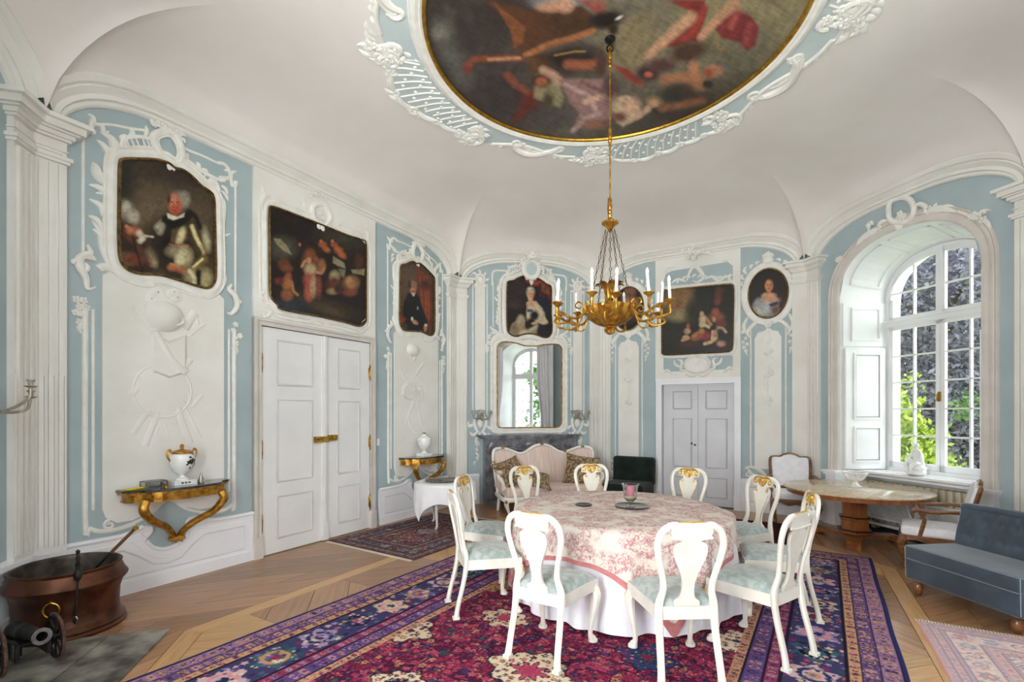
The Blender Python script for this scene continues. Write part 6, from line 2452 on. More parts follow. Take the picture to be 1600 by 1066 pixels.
V, F = drape(.962, toile_drop, TH - .006, 19, .030, 5, .085)
V = np.array(V)
toile = empty('tablecloth', (TC.x, TC.y, .022), 0, 'pink and cream toile tablecloth on round dining table', 'tablecloth')
nth = 288
rows = len(V) // nth
mbf, mbh = MB(), MB()
mbf.add(V[:(rows - 2) * nth], [f for f in F if max(f) < (rows - 2) * nth])
hem0 = (rows - 3) * nth
mbh.add(V[hem0:], [tuple(i - hem0 for i in f) for f in F if min(f) >= hem0])

tm = bpy.data.materials.new('toile')
tm.use_nodes = True
nt = tm.node_tree
b = nt.nodes['Principled BSDF']
b.inputs['Roughness'].default_value = .75
tc_ = nt.nodes.new('ShaderNodeTexCoord')
n1 = nt.nodes.new('ShaderNodeTexNoise')
n1.inputs['Scale'].default_value = 7
n1.inputs['Detail'].default_value = 1.5
n2 = nt.nodes.new('ShaderNodeTexNoise')
n2.inputs['Scale'].default_value = 34
n2.inputs['Detail'].default_value = 6
n2.inputs['Distortion'].default_value = 1.4
vo = nt.nodes.new('ShaderNodeTexVoronoi')
vo.inputs['Scale'].default_value = 48
for n_ in (n1, n2, vo):
    nt.links.new(tc_.outputs['Object'], n_.inputs[0])
r1 = nt.nodes.new('ShaderNodeValToRGB')
r1.color_ramp.elements[0].position = .40
r1.color_ramp.elements[1].position = .52
r2 = nt.nodes.new('ShaderNodeValToRGB')
r2.color_ramp.elements[0].position = .40
r2.color_ramp.elements[1].position = .60
nt.links.new(n1.outputs[0], r1.inputs[0])
nt.links.new(n2.outputs[0], r2.inputs[0])
mu = nt.nodes.new('ShaderNodeMath')
mu.operation = 'MULTIPLY'
nt.links.new(r1.outputs[0], mu.inputs[0])
nt.links.new(r2.outputs[0], mu.inputs[1])
mx = nt.nodes.new('ShaderNodeMix')
mx.data_type = 'RGBA'
mx.inputs[6].default_value = (*lin('#E3DACF'), 1)
mx.inputs[7].default_value = (*lin('#BC8287'), 1)
nt.links.new(mu.outputs[0], mx.inputs[0])
nt.links.new(mx.outputs[2], b.inputs['Base Color'])
mbf.build('cloth', tm, toile, ang=80)
mbh.build('hem', mat('toile_hem', '#C9807E', '#B86E70', rough=.7, scale=20), toile, ang=80)
ZT = TH + .019

# hurricane glass with candle on a dark plate, and a coaster
plate = MB()
plate.lathe([(.001, 0), (.10, 0), (.115, .004), (.155, .014), (.152, .017), (.11, .008), (.001, .006)], 36)
po = plate.build('round_tray', 'black_tray')
po.location = (1.10, 4.43, ZT)
tag(po, 'round black tray under the pink candle glass', 'tray')
hg = empty('candle_glass', (1.085, 4.43, ZT + .0075), 0, 'footed glass hurricane with pink candle in sand', 'candle holder')
mb = MB()
mb.lathe([(.001, .0), (.04, .0), (.04, .004), (.010, .010), (.009, .035), (.03, .045), (.055, .07), (.062, .10), (.064, .15), (.070, .185), (.082, .205), (.080, .206), (.067, .186), (.061, .15), (.059, .10), (.052, .072), (.028, .05), (.001, .046)], 28)
mb.build('glass_bowl', 'clear_glass', hg)
mb = MB()
mb.lathe([(.001, .052), (.026, .054), (.050, .075), (.057, .10), (.001, .102)], 24)
mb.build('sand', 'sand', hg)
mb = MB()
mb.lathe([(.001, .10), (.034, .10), (.036, .104), (.036, .186), (.033, .190), (.001, .188)], 24)
cd = mb.build('candle', 'pink_wax', hg)
mb = MB()
mb.tube([(0, 0, .188), (.001, 0, .198)], .0015, 6)
mb.build('wick', 'matte_black', cd)
mb = MB()
mb.lathe([(.001, 0), (.072, 0), (.080, .008), (.076, .011), (.066, .005), (.001, .004)], 28)
co = mb.build('coaster', mat('pewter', '#5A6260', '#39403E', rough=.3, metal=.6))
co.location = (.67, 4.52, ZT)
tag(co, 'small dark pewter coaster on the pink tablecloth', 'coaster')

# ------------------------------------------------------------------ fireplace, mirror, sconces
fpO = lambda u, w, z=0.: W3(2, u, z, w)
RZ2 = R(90 - heads[1])
fp = empty('fireplace', fpO(1.38, 0), RZ2, 'grey marble fireplace behind the pink sofa', 'fireplace')
mb = MB()
sh = [(-.98, 0), (.98, 0), (.98, .20), (.90, .30), (.55, .30), (.35, .27), (-.35, .27), (-.55, .30), (-.90, .30), (-.98, .20)]
for z0, z1, k in ((1.175, 1.195, .93), (1.195, 1.21, .97), (1.21, 1.25, 1.0)):
    mb.prism([(a * k, b * k) for a, b in sh], z0, z1, lambda a, b, h: (a, -b, h))
mb.build('mantel_shelf', 'grey_marble', fp, smooth=False)
mb = MB()
arch = [(-.86, .0), (-.58, .0), (-.58, .80), (-.50, .93), (-.35, .98), (-.15, .95), (0, .93), (.15, .95), (.35, .98), (.50, .93), (.58, .80), (.58, .0), (.86, .0), (.86, 1.18), (-.86, 1.18)]
mb.prism(arch, 0.0, .22, wall_mp())
mb.build('surround', 'grey_marble', fp, smooth=False)
mb = MB()
for s in (-1, 1):
    mb.stroke([(s * .72, .05), (s * .70, .5), (s * .76, .95), (s * .70, 1.10)], .07, .09, mp=wall_mp(), base=.2, h=.6)
    mb.box(s * .72 - .13, s * .72 + .13, -.30, 0, 0, .10)
    mb.stroke([(s * .60, 1.02), (s * .40, 1.06), (s * .25, 1.02), (s * .16, 1.06)], .02, mp=wall_mp(), base=.21)
    mb.curl((s * .20, 1.09), .05, 0, s * 1.2, .014, .008, wall_mp(), base=.21)
mb.dome((0, 1.07), .11, wall_mp(), .03, .215, ry=.075, n=14)
mb.build('carving', 'grey_marble', fp)
mb = MB()
mb.box(-.6, .6, -.02, -.012, 0, 1.0)
mb.build('firebox', 'matte_black', fp, smooth=False)

mir = empty('wall_mirror', W3(2, 1.42, 2.16, .03), RZ2, 'tall mirror above the fireplace reflecting an arched window', 'mirror')
loc = [(u - 1.42, v - 2.16) for u, v in MIR]
LC = [tuple(q) for q in cr(loc, 4, True)]
mb = MB()
mb.prism(LC, 0, .006, wall_mp())
mb.build('glass', 'mirror_glass', mir, smooth=False)
mb = MB()
mb.tube([(a, -.008, b) for a, b in LC], .011, 6, closed=True)
mb.build('gilt_edge', 'gilt', mir)


def sconce(i, u, v, label, w0=.03, arms=((-.17, .10, .02), (.0, .20, -.03), (.17, .12, .02)), sc=1.):
    root = empty('wall_sconce', W3(i, u, v, w0), R(90 - heads[i - 1]), label, 'sconce', 'silver wall sconces')
    mb = MB()
    mb.prism([(.05 * math.cos(2 * PI * k / 14) * sc, .09 * math.sin(2 * PI * k / 14) * sc) for k in range(14)], 0, .02, wall_mp(), inset=.012)
    mb.build('backplate', 'old_silver', root)
    for (dx, dy, dz) in arms:
        mb = MB()
        dx, dy, dz = dx * sc, dy * sc, dz * sc
        mb.tube(cr([(0, -.015, -.02 * sc), (dx * .35, -dy * .5, -.09 * sc), (dx * .8, -dy * .95, -.08 * sc + dz), (dx, -dy, 0 + dz)], 6), .009 * sc, 8)
        arm = mb.build('arm', 'old_silver', root)
        mb = MB()
        mb.lathe([(.006, -.01), (.03, .0), (.040, .006), (.012, .008), (.014, .03), (.024, .045), (.024, .05), (.010, .048)], 14, (dx, -dy, dz))
        if sc != 1: pass
        mb.build('candle_cup', 'old_silver', arm)
    return root


sconce(2, .47, 1.62, 'silver three-armed wall sconce left of the mirror')
sconce(2, 2.37, 1.62, 'silver three-armed wall sconce right of the mirror')
sconce(8, 2.19, 1.76, 'silver wall sconce with empty cups at left edge', arms=((-.22, .16, .0), (.03, .30, .06), (.17, .22, .0)), sc=1.15)


# ------------------------------------------------------------------ gilded consoles with their things
def console(i, u, v, label, mirrorx=False, wd=1.):
    root = empty('console_table', W3(i, u, v, .02), R(90 - heads[i - 1]), label, 'console table', 'gilded wall consoles')
    T = [(-.46, 0), (-.46, .10), (-.42, .14), (-.36, .15), (-.33, .19), (-.30, .235), (-.24, .26), (-.10, .275), (0, .285), (.10, .275), (.24, .26), (.30, .235), (.33, .19), (.36, .15), (.42, .14), (.46, .10), (.46, 0)]
    T = [(a * wd, b * 1.15) for a, b in T]
    mb = MB()
    mb.prism([(a * 1.03, b * 1.04) for a, b in T], -.022, -.004, lambda a, b, h: (a, -b, h))
    mb.prism([(a * 1.015, b * 1.02) for a, b in T], -.004, .0, lambda a, b, h: (a, -b, h))
    mb.build('marble_top', 'dark_marble', root, smooth=False)
    mb = MB()
    for z0, z1, k in ((-.115, -.10, .955), (-.10, -.045, .93), (-.045, -.022, 1.0)):
        mb.prism([(a * k, b * k) for a, b in T], z0, z1, lambda a, b, h: (a, -b, h))
    mb.build('apron', 'gilt', root, smooth=False)
    for s in (-1, 1):
        mb = MB()
        pts = [(s * .33 * wd, -.22, -.10), (s * .35 * wd, -.23, -.18), (s * .27 * wd, -.20, -.29), (s * .13 * wd, -.12, -.38), (s * .045 * wd, -.06, -.47), (s * .035, -.045, -.53)]
        mb.tube(cr(pts, 5), [.040, .042, .036, .032, .030, .034], 8)
        mb.tube([tuple(np.array(q) + np.array((0, -.03, .0))) for q in cr(pts, 5)], [.012, .014, .012, .010, .010, .010], 6)
        mb.build('bracket_leg', 'gilt', root)
    mb = MB()
    mb.ball((0, -.05, -.53), .08, .05, .025)
    for a in (-50, -20, 20, 50):
        mb.leaf((0, -.50), a - 90, .07, 20 if a > 0 else -20, .018, wall_mp(), base=.09)
    mb.build('foot_carving', 'gilt', root)
    return root


console(1, 1.04, .955, 'gilded wall console carrying the porcelain urn with leaf decoration')
console(1, 4.63, .955, 'gilded wall console carrying the plain white urn')
console(5, .93, .955, 'gilded wall console cut off by right edge of view')
RZ1 = R(90 - heads[0])


def urn(loc, label, printed):
    root = empty('porcelain_urn', loc, RZ1, label, 'urn')
    mb = MB()
    mb.box(-.10, .10, -.075, .075, 0, .045)
    mb.lathe([(.055, .045), (.05, .06), (.025, .075), (.022, .09), (.04, .10), (.075, .13), (.10, .19), (.108, .26), (.10, .29), (.085, .30)], 24)
    mb.build('body', 'porcelain', root)
    mb = MB()
    if printed:
        mb.lathe([(.086, .298), (.092, .305), (.092, .315), (.07, .325), (.03, .335), (.012, .345), (.012, .35), (.02, .365), (.016, .38), (.003, .392)], 20)
        mb.build('lid', 'gilt', root)
        for s in (-1, 1):
            mb = MB()
            mb.tube(cr([(s * .09, 0, .22), (s * .125, 0, .27), (s * .13, 0, .32), (s * .105, 0, .34), (s * .10, 0, .315)], 5), .009, 8)
            mb.build('handle', 'gilt', root)
        mb = MB()
        q = random.Random(4)

        def mpu(a, b, h):
            r_ = .108 * math.sqrt(max(.05, 1 - ((b - .25) / .19) ** 2)) + .0015
            return (r_ * math.sin(a), -r_ * math.cos(a), b + 0)
        for k in range(26):
            a, b = .35 + q.gauss(0, .34), .225 + q.gauss(0, .032)
            mb.dome((a, b), .085, mpu, 0, ry=.0095)
        mb.stroke([(.1, .20), (.5, .225), (1.0, .25)], .03, mp=lambda a, b, h: mpu(a, .22 + (b - .22) * .4, 0))
        mb.build('leaf_print', 'leaf_print', root)
        mb = MB()
        for x in (-.03, 0, .03):
            mb.box(x - .01, x + .01, -.077, -.075, .015, .03)
        mb.build('base_print', 'leaf_print', root)
    else:
        mb.lathe([(.085, .298), (.075, .31), (.04, .325), (.03, .34), (.035, .352), (.015, .36)], 18)
        mb.build('lid', 'porcelain', root)
        mb = MB()
        for k in range(7):
            a = 2 * PI * k / 7
            mb.ball((.02 * math.cos(a), .02 * math.sin(a), .365), .009)
        mb.build('lid_beads', 'leaf_print', root)
        for s in (-1, 1):
            mb = MB()
            mb.tube(cr([(s * .10, 0, .23), (s * .125, 0, .25), (s * .11, 0, .28)], 5), .012, 8)
            mb.build('handle', 'porcelain', root)
    return root


urn(W3(1, 1.05, .956, .15), 'white porcelain urn with gold handles and dark leaf sprigs', True)
urn(W3(1, 4.60, .956, .15), 'plain white porcelain urn on the farther gilded console', False)
bx = empty('glass_box', W3(1, .82, .956, .13), RZ1, 'clear glass trinket box on the nearer console', 'box')
mb = MB()
for (x0, x1, y0, y1) in ((-.085, .085, -.055, -.05), (-.085, .085, .05, .055), (-.085, -.08, -.05, .05), (.08, .085, -.05, .05)):
    mb.box(x0, x1, y0, y1, .006, .055)
mb.box(-.085, .085, -.055, .055, .055, .06)
mb.build('glass_sides', 'clear_glass', bx, smooth=False)
mb = MB()
for x in (-.085, .085):
    for y in (-.055, .055):
        mb.box(x - .004, x + .004, y - .004, y + .004, 0, .062)
for y in (-.055, .055):
    mb.box(-.085, .085, y - .003, y + .003, .056, .063)
    mb.box(-.085, .085, y - .003, y + .003, .0, .006)
for x in (-.085, .085):
    mb.box(x - .003, x + .003, -.055, .055, .056, .063)
mb.build('metal_edges', 'iron_bright', bx, smooth=False)
mb = MB()
mb.lathe([(.001, 0), (.018, 0), (.014, .02), (.02, .032), (.02, .036), (.001, .036)], 16)
o = mb.build('brass_cup', 'brass')
o.location = W3(1, .875, .956, .235)
tag(o, 'tiny brass cup on the nearer gilded console', 'cup')
mb = MB()
mb.lathe([(.001, 0), (.034, 0), (.03, .02), (.016, .05), (.012, .075), (.006, .08), (.009, .095), (.004, .105)], 18)
o = mb.build('silver_bell', 'silver')
o.location = W3(1, 1.23, .956, .14)
tag(o, 'small silver hand bell beside the decorated urn', 'bell')
mb = rounded_box(-.09, .09, -.035, .035, 0, .012, .005)
o = mb.build('yellow_envelope', 'yellow_plastic')
o.location = W3(1, .69, .956, .10)
o.rotation_euler = (0, 0, RZ1 + .3)
tag(o, 'flat yellow case at end of the nearer gilded console', 'case')

# ------------------------------------------------------------------ side table with white cloth and tray
ST_ = Vector((-.98, 7.05, .012))
stb = empty('side_table', ST_, 0, 'small round table with white cabriole legs under a cloth', 'side table')
mb = MB()
mb.lathe([(.001, .60), (.40, .60), (.41, .61), (.41, .625), (.001, .625)], 32)
mb.build('table_top', 'chair_paint', stb)
for k in range(3):
    a = R(-106 + k * 120)
    mb = MB()
    c_, s_ = math.cos(a), math.sin(a)
    mb.tube(cr([(.26 * c_, .26 * s_, .60), (.30 * c_, .30 * s_, .5), (.28 * c_, .28 * s_, .2), (.27 * c_, .27 * s_, .05), (.30 * c_, .30 * s_, .012)], 4), [.03, .028, .02, .015, .02], 8)
    mb.build('leg', 'chair_paint', stb)


def side_drop(a):
    b = a - R(225) + PI / 4
    m_ = max(abs(math.cos(b)), abs(math.sin(b)))
    return min(.52, max(.12, .68 / m_ - .42))


V, F = drape(.425, side_drop, .640, 9, .022, 8, .06, nth=160, nr=12)
mb = MB()
mb.add(V, F)
o = mb.build('white_tablecloth', 'white_linen', ang=80)
o.location = ST_
tag(o, 'white cloth draped over the small side table', 'tablecloth')
tr = empty('silver_tray', ST_ + Vector((.02, -.02, .645)), .3, 'oval engraved silver tray on the white cloth', 'tray')
mb = MB()
mb.lathe([(.001, 0), (.24, 0), (.27, .006), (.30, .018), (.295, .022), (.265, .011), (.001, .006)], 40, sx=1., sy=.72)
mb.build('tray_plate', mat('tray_silver', '#9A948C', '#6B665F', rough=.3, metal=.9, scale=30), tr)
mb = MB()
for k in range(24):
    a = 2 * PI * k / 24
    mb.ball((.295 * math.cos(a), .295 * .72 * math.sin(a), .02), .011)
mb.build('beaded_rim', 'silver', tr)

# ------------------------------------------------------------------ pink sofa with cushions
sofa = empty('sofa', W3(2, 1.46, 0, .98), RZ2, 'pink three-hump sofa with white and gold frame', 'sofa')
# local: x along the wall, -y towards the room
topz = [(-.90, .80), (-.905, .95), (-.86, 1.03), (-.70, 1.035), (-.55, .99), (-.42, .945), (-.30, .965), (-.15, 1.055), (0, 1.085), (.15, 1.055), (.30, .965), (.42, .945), (.55, .99), (.70, 1.035), (.86, 1.03), (.905, .95), (.90, .80)]
TZ = [tuple(q) for q in cr(topz, 4)]
bow = lambda x, z: .30 + (z - .4) * .16 - .12 * (x / .9) ** 4
mb = MB()
xs = np.linspace(-.885, .885, 41)
tx = np.array([q[0] for q in TZ])


def ztop(x):
    c = [q[1] for q in TZ if abs(q[0] - x) < .05]
    return max(c) if c else .9


V = []
for x in xs:
    zt = float(np.interp(x, [q[0] for q in topz[1:-1]], [q[1] for q in topz[1:-1]])) - .02
    for j in range(9):
        z = .40 + (zt - .40) * j / 8
        puff = .035 * math.sin(PI * j / 8)
        V.append((x, bow(x, z) - puff - .02, z))
n = 9
F = [(k * n + j, (k + 1) * n + j, (k + 1) * n + j + 1, k * n + j + 1) for k in range(40) for j in range(8)]
mb.add(V, F)
mb.add([(v[0], v[1] + .09, v[2]) for v in V], [f[::-1] for f in F])
mb.build('back_upholstery', 'pink_silk', sofa, ang=60)
mb = MB()
fr_ = [(-.84, .32)] + [(-.87, .55)] + topz + [(.87, .55), (.84, .32)]
mb.tube([(q[0], bow(q[0], q[1]) + .01, q[1]) for q in cr(fr_, 4)], .027, 8)
bf = mb.build('back_frame', 'chair_paint', sofa)
for x, z in ((0, 1.10), (-.72, 1.05), (.74, 1.05), (.42, .965), (.88, .80), (-.89, .82)):
    mb = MB()
    mb.ball((x, bow(x, z) - .02, z), .035, .022, .02)
    mb.build('gilt_ornament', 'gilt', bf)
mb = rounded_box(-.84, .84, -.34, .30, .30, .455, .05, 4)
mb.build('seat_cushion', 'pink_silk', sofa)
mb = MB()
mb.tube(cr([(-.85, .25, .285), (-.86, -.1, .28), (-.80, -.33, .27), (-.4, -.37, .285), (0, -.39, .26), (.4, -.37, .285), (.80, -.33, .27), (.86, -.1, .28), (.85, .25, .285)], 5), .030, 8, up=(0, 0, 1), flat=1.3)
mb.build('seat_rail', 'chair_paint', sofa)
for s in (-1, 1):
    mb = MB()
    mb.tube(cr([(s * .88, .16, .70), (s * .90, -.02, .66), (s * .90, -.16, .60), (s * .86, -.22, .54), (s * .82, -.20, .44), (s * .82, -.30, .30)], 5), [.024, .028, .03, .028, .024, .028], 8)
    arm = mb.build('arm_frame', 'chair_paint', sofa)
    mb = rounded_box(s * .88 - .045, s * .88 + .045, -.14, .14, .655, .715, .025)
    mb.build('arm_pad', 'pink_silk', arm)
    mb = MB()
    mb.prism([(-.20, .40), (.20, .40), (.20, .64), (-.20, .60)], s * .84, s * .87, lambda a, b, h: (h, a, b))
    mb.build('side_panel', 'pink_silk', sofa, smooth=False)
    for (y0, nm) in ((-.32, 'front_leg'), (.26, 'back_leg')):
        mb = MB()
        if y0 < 0:
            mb.tube(cr([(s * .80, y0, .28), (s * .83, y0 - .03, .22), (s * .80, y0 - .01, .12), (s * .78, y0, .05), (s * .80, y0 - .02, .012)], 4), [.042, .04, .024, .018, .026], 8)
        else:
            mb.tube([(s * .80, y0, .29), (s * .82, y0 + .03, 0)], [.03, .022], 8)
        lg = mb.build(nm, 'chair_paint', sofa)
        if y0 < 0:
            mb = MB()
            mb.ball((s * .84, y0 - .055, .25), .024, .02, .035)
            mb.build('knee_ornament', 'gilt', lg)
mb = MB()
mb.ball((0, -.42, .265), .05, .02, .022)
mb.build('rail_ornament', 'gilt', sofa)
mb = MB()
mb.tube(cr([(-.05, -.37, .27), (-.04, -.39, .2), (-.05, -.37, .05), (-.05, -.38, .01)], 4), [.035, .03, .018, .022], 8)
mb.build('front_leg', 'chair_paint', sofa)


def cushion(name, w_, h_, t_, m1, m2, loc, rot, label):
    root = bpy.data.objects.new(name, None)
    COL.objects.link(root)
    root.location = loc
    root.rotation_euler = rot
    tag(root, label, 'cushion', 'tapestry cushions on the sofa')
    for sg, mm, nm in ((1, m1, 'front_cover'), (-1, m2, 'back_cover')):
        mb = MB()

        def fn(s, t):
            a, b = s * 2 - 1, t * 2 - 1
            pin = 1 - .10 * (1 - a * a) * abs(b) ** 3 - .0
            pin2 = 1 - .10 * (1 - b * b) * abs(a) ** 3
            z = sg * t_ * (max(0, (1 - a ** 4) * (1 - b ** 4))) ** .5
            return (a * w_ * pin2, b * h_ * pin, z)
        mb.grid(15, 15, fn)
        mb.build(nm, mm, root)
    return root


sM = sofa.matrix_world
sofa_m = Matrix.Translation(sofa.location) @ Matrix.Rotation(RZ2, 4, 'Z')
cushion('cushion', .29, .28, .09, 'tapestry', 'white_fabric', sofa_m @ Vector((-.66, .02, .63)), (R(62), R(-12), RZ2 + R(28)), 'tapestry cushion leaning in left corner of pink sofa')
cushion('cushion', .28, .25, .08, 'tapestry', 'white_fabric', sofa_m @ Vector((-.34, -.22, .56)), (R(22), R(10), RZ2 - R(10)), 'tapestry cushion with white back slumped on pink sofa seat')
cushion('cushion', .29, .28, .09, 'tapestry', 'tapestry', sofa_m @ Vector((.58, .02, .66)), (R(66), R(8), RZ2 - R(24)), 'tapestry cushion in right corner of pink sofa')

# ------------------------------------------------------------------ dark green slipper chair
gc = empty('slipper_chair', (2.02, 8.42, 0), rz_of(212), 'dark green velvet armless chair between sofa and door', 'chair')
mb = rounded_box(-.36, .36, -.36, .36, .10, .44, .05, 4)
mb.build('seat', 'green_velvet', gc)
mb = rounded_box(-.37, .37, -.42, -.24, .36, .86, .06, 4)
mb.build('backrest', 'green_velvet', gc)
for x in (-.3, .3):
    for y in (-.3, .3):
        mb = MB()
        mb.lathe([(.02, 0), (.03, .03), (.026, .10)], 10, (x, y, 0))
        mb.build('foot', 'walnut', gc)


# ------------------------------------------------------------------ carved armchairs with white upholstery
def make_armchair():
    root = empty('armchair', cat='armchair', group='carved armchairs with white upholstery')
    mb = rounded_box(-.29, .29, -.25, .29, .36, .465, .04, 4)
    mb.build('seat_cushion', 'white_fabric', root)
    tl = lambda z: -.25 - (z - .42) * .26
    prof = [(-.25, .47), (-.27, .70), (-.27, .90), (-.22, .935), (-.14, .935), (-.09, .965), (0, .985), (.09, .965), (.14, .935), (.22, .935), (.27, .90), (.27, .70), (.25, .47)]
    PR = [tuple(q) for q in cr(prof, 4)]
    mb = MB()
    mb.prism([(a * .94, .50 + (b - .47) * .94) for a, b in PR], .0, .045, lambda a, b, h: (a, tl(b) + h, b), inset=.012)
    mb.build('back_upholstery', 'white_fabric', root)
    mb = MB()
    mb.prism(PR, -.025, .0, lambda a, b, h: (a, tl(b) + h, b))
    mb.tube([(a, tl(b), b) for a, b in PR], .021, 8)
    mb.tube([(-.25, tl(.47), .48), (.25, tl(.47), .48)], .022, 8)
    mb.build('back_frame', 'walnut', root)
    mb = MB()
    ap = [(-.29, .37), (-.29, .31), (-.20, .32), (-.10, .28), (0, .30), (.10, .28), (.20, .32), (.29, .31), (.29, .37)]
    mb.prism([tuple(q) for q in cr(ap, 4)], .265, .295, lambda a, b, h: (a, h, b))
    mb.box(-.29, .29, -.27, -.245, .30, .37)
    for s in (-1, 1):
        mb.prism([(-.25, .37), (-.25, .31), (-.1, .325), (.05, .30), (.15, .325), (.29, .31), (.29, .37)], s * .27, s * .298, lambda a, b, h: (h, a, b))
    mb.build('seat_rail', 'walnut', root)
    for s in (-1, 1):
        mb = MB()
        mb.tube(cr([(s * .27, tl(.66) + .01, .66), (s * .31, -.16, .665), (s * .32, .02, .645), (s * .31, .14, .655), (s * .31, .19, .635)], 5), [.022, .021, .022, .026, .030], 8)
        mb.tube(cr([(s * .31, .12, .64), (s * .295, .08, .55), (s * .29, .10, .45), (s * .285, .12, .36)], 5), .021, 8)
        mb.build('arm', 'walnut', root)
        mb = MB()
        mb.tube(cr([(s * .265, .255, .35), (s * .29, .285, .27), (s * .27, .26, .14), (s * .255, .25, .05), (s * .27, .27, .018)], 4), [.042, .042, .026, .020, .032], 8)
        mb.build('front_leg', 'walnut', root)
        mb = MB()
        mb.tube(cr([(s * .255, -.255, .48), (s * .255, -.25, .35), (s * .26, -.27, .15), (s * .265, -.32, .0)], 4), [.024, .028, .022, .02], 8)
        mb.build('back_leg', 'walnut', root)
    return root


ac = make_armchair()
ac.location = (4.20, 7.22, .019)
ac.rotation_euler = (0, 0, rz_of(203))
ac['label'] = 'white upholstered carved armchair in corner beyond marble table'
ac2 = copy_tree(ac)
ac2.location = (4.53, 5.20, 0)
ac2.scale = (.94, .92, .96)
ac2.rotation_euler = (0, 0, rz_of(-50))
ac2['label'] = 'white upholstered carved armchair seen from side behind blue settee'

# ------------------------------------------------------------------ pedestal table with marble top, basket bowl
pt = empty('pedestal_table', (4.40, 6.21, 0), 0, 'round marble-topped pedestal table before the arched window', 'table')
mb = MB()
mb.lathe([(.001, .655), (.78, .655), (.80, .663), (.80, .678), (.79, .684), (.001, .684)], 56)
top = mb.build('marble_top', 'table_marble', pt)
mb = MB()
mb.lathe([(.60, .60), (.76, .605), (.765, .655), (.60, .655)], 56)
mb.build('apron', 'cherry', pt)
mb = MB()
mb.lathe([(.15, .10), (.15, .60)], 6)
mb.build('column', 'cherry', pt, smooth=False)
mb = MB()
mb.lathe([(.17, .10), (.20, .12), (.20, .145), (.165, .16), (.165, .28), (.185, .29), (.185, .31), (.155, .32)], 6)
mb.build('column_base', 'cherry', pt, smooth=False)
mb = MB()
mb.lathe([(.168, .312), (.188, .312), (.188, .325), (.160, .325)], 6)
mb.lathe([(.20, .145), (.208, .145), (.208, .158), (.18, .160)], 6)
mb.build('dark_band', 'black_band', pt, smooth=False)
for k in range(3):
    a = math.atan2(-.44, -.32) + k * 2 * PI / 3
    mb = MB()
    pr = [(.05, .10), (.30, .10), (.50, .095), (.56, .06), (.56, 0), (.46, 0), (.42, .03), (.32, .055), (.05, .06)]
    M_ = Matrix.Rotation(a, 4, 'Z')
    mb.prism(pr, -.11, .11, lambda p_, q_, h: tuple(M_ @ Vector((p_, h * (1.0 - .35 * p_ / .56), q_))))
    mb.build('foot', 'cherry', pt, smooth=False)
bb = empty('basket_bowl', (4.46, 6.28, .685), 0, 'white openwork porcelain basket bowl on marble table', 'bowl')
mb = MB()
mb.lathe([(.001, 0), (.075, 0), (.075, .012), (.05, .022), (.03, .05), (.028, .07), (.045, .082), (.07, .09), (.001, .092)], 24)
mb.build('foot', 'porcelain', bb)
mb = MB()
for k in range(22):
    a = 2 * PI * k / 22
    c_, s_ = math.cos(a), math.sin(a)
    mb.tube([(r_ * c_, r_ * s_, z) for r_, z in ((.06, .088), (.09, .11), (.115, .15), (.135, .185))], .0065, 5)
mb.build('openwork', 'porcelain', bb)
mb = MB()
for z, r_, t in ((.187, .136, .009), (.118, .094, .006)):
    mb.tube([(r_ * math.cos(2 * PI * k / 32), r_ * math.sin(2 * PI * k / 32), z) for k in range(32)], t, 6, closed=True)
mb.build('rim', 'porcelain', bb)

# ------------------------------------------------------------------ blue settee
bs = empty('settee', (3.98, 4.03, 0), rz_of(-97), 'blue velvet armless settee with buttoned back', 'settee')
# local +y = front
mb = rounded_box(-.46, .46, -.32, .31, .13, .315, .03, 3)
mb.build('base', 'blue_velvet', bs)
mb = rounded_box(-.46, .46, -.32, .32, .315, .435, .03, 4)
mb.build('seat_cushion', 'blue_velvet', bs)
mb = MB()


def tuft(s, t):
    a, b = s * 2 - 1, t
    z = .36 + .40 * b
    y = -.19 - .10 * b + .02 * math.sin(PI * min(1, b * 1.0))
    d = 0
    for cx_ in (-.75, -.45, -.15, .15, .45, .75):
        for cz_ in (.40, .75):
            ox = .15 if cz_ > .5 else 0
            dd = ((a - cx_ - ox) * .46) ** 2 + ((b - cz_) * .46) ** 2
            d += math.exp(-dd / .0018)
    crease = 0
    for cx_ in (-.60, -.30, 0, .30, .60, .90):
        crease += math.exp(-((a - cx_) * .46 / .010) ** 2) * max(0, min(1, (b - .72) * 6))
    return (a * .45, y - .026 * d - .010 * crease, z)


mb.grid(73, 33, tuft)
mb.grid(9, 5, lambda s, t: ((1 - s * 2) * .45, -.30 - .06 * t, .13 + .63 * t))
mb.tube(cr([(-.45, -.26, .40), (-.455, -.33, .72), (-.43, -.335, .765), (0, -.335, .772), (.43, -.335, .765), (.455, -.33, .72), (.45, -.26, .40)], 5), .042, 8)
mb.build('backrest', 'blue_velvet', bs, ang=60)
mb = MB()
for z in (.318, .432):
    mb.tube([(-.455, -.30, z), (-.455, .30, z), (-.44, .318, z), (.44, .318, z), (.455, .30, z), (.455, -.30, z)], .0026, 6)
for s in (-1, 1):
    mb.tube([(s * .455, .308, .15), (s * .455, .314, .43)], .003, 6)
mb.build('piping', 'piping', bs)
for x in (-.39, .39):
    for y in (-.27, .25):
        mb = MB()
        mb.lathe([(.020, 0), (.030, .01), (.038, .05), (.036, .09), (.026, .105), (.034, .115), (.034, .135)], 14, (x, y, 0))
        mb.build('foot', 'walnut', bs)

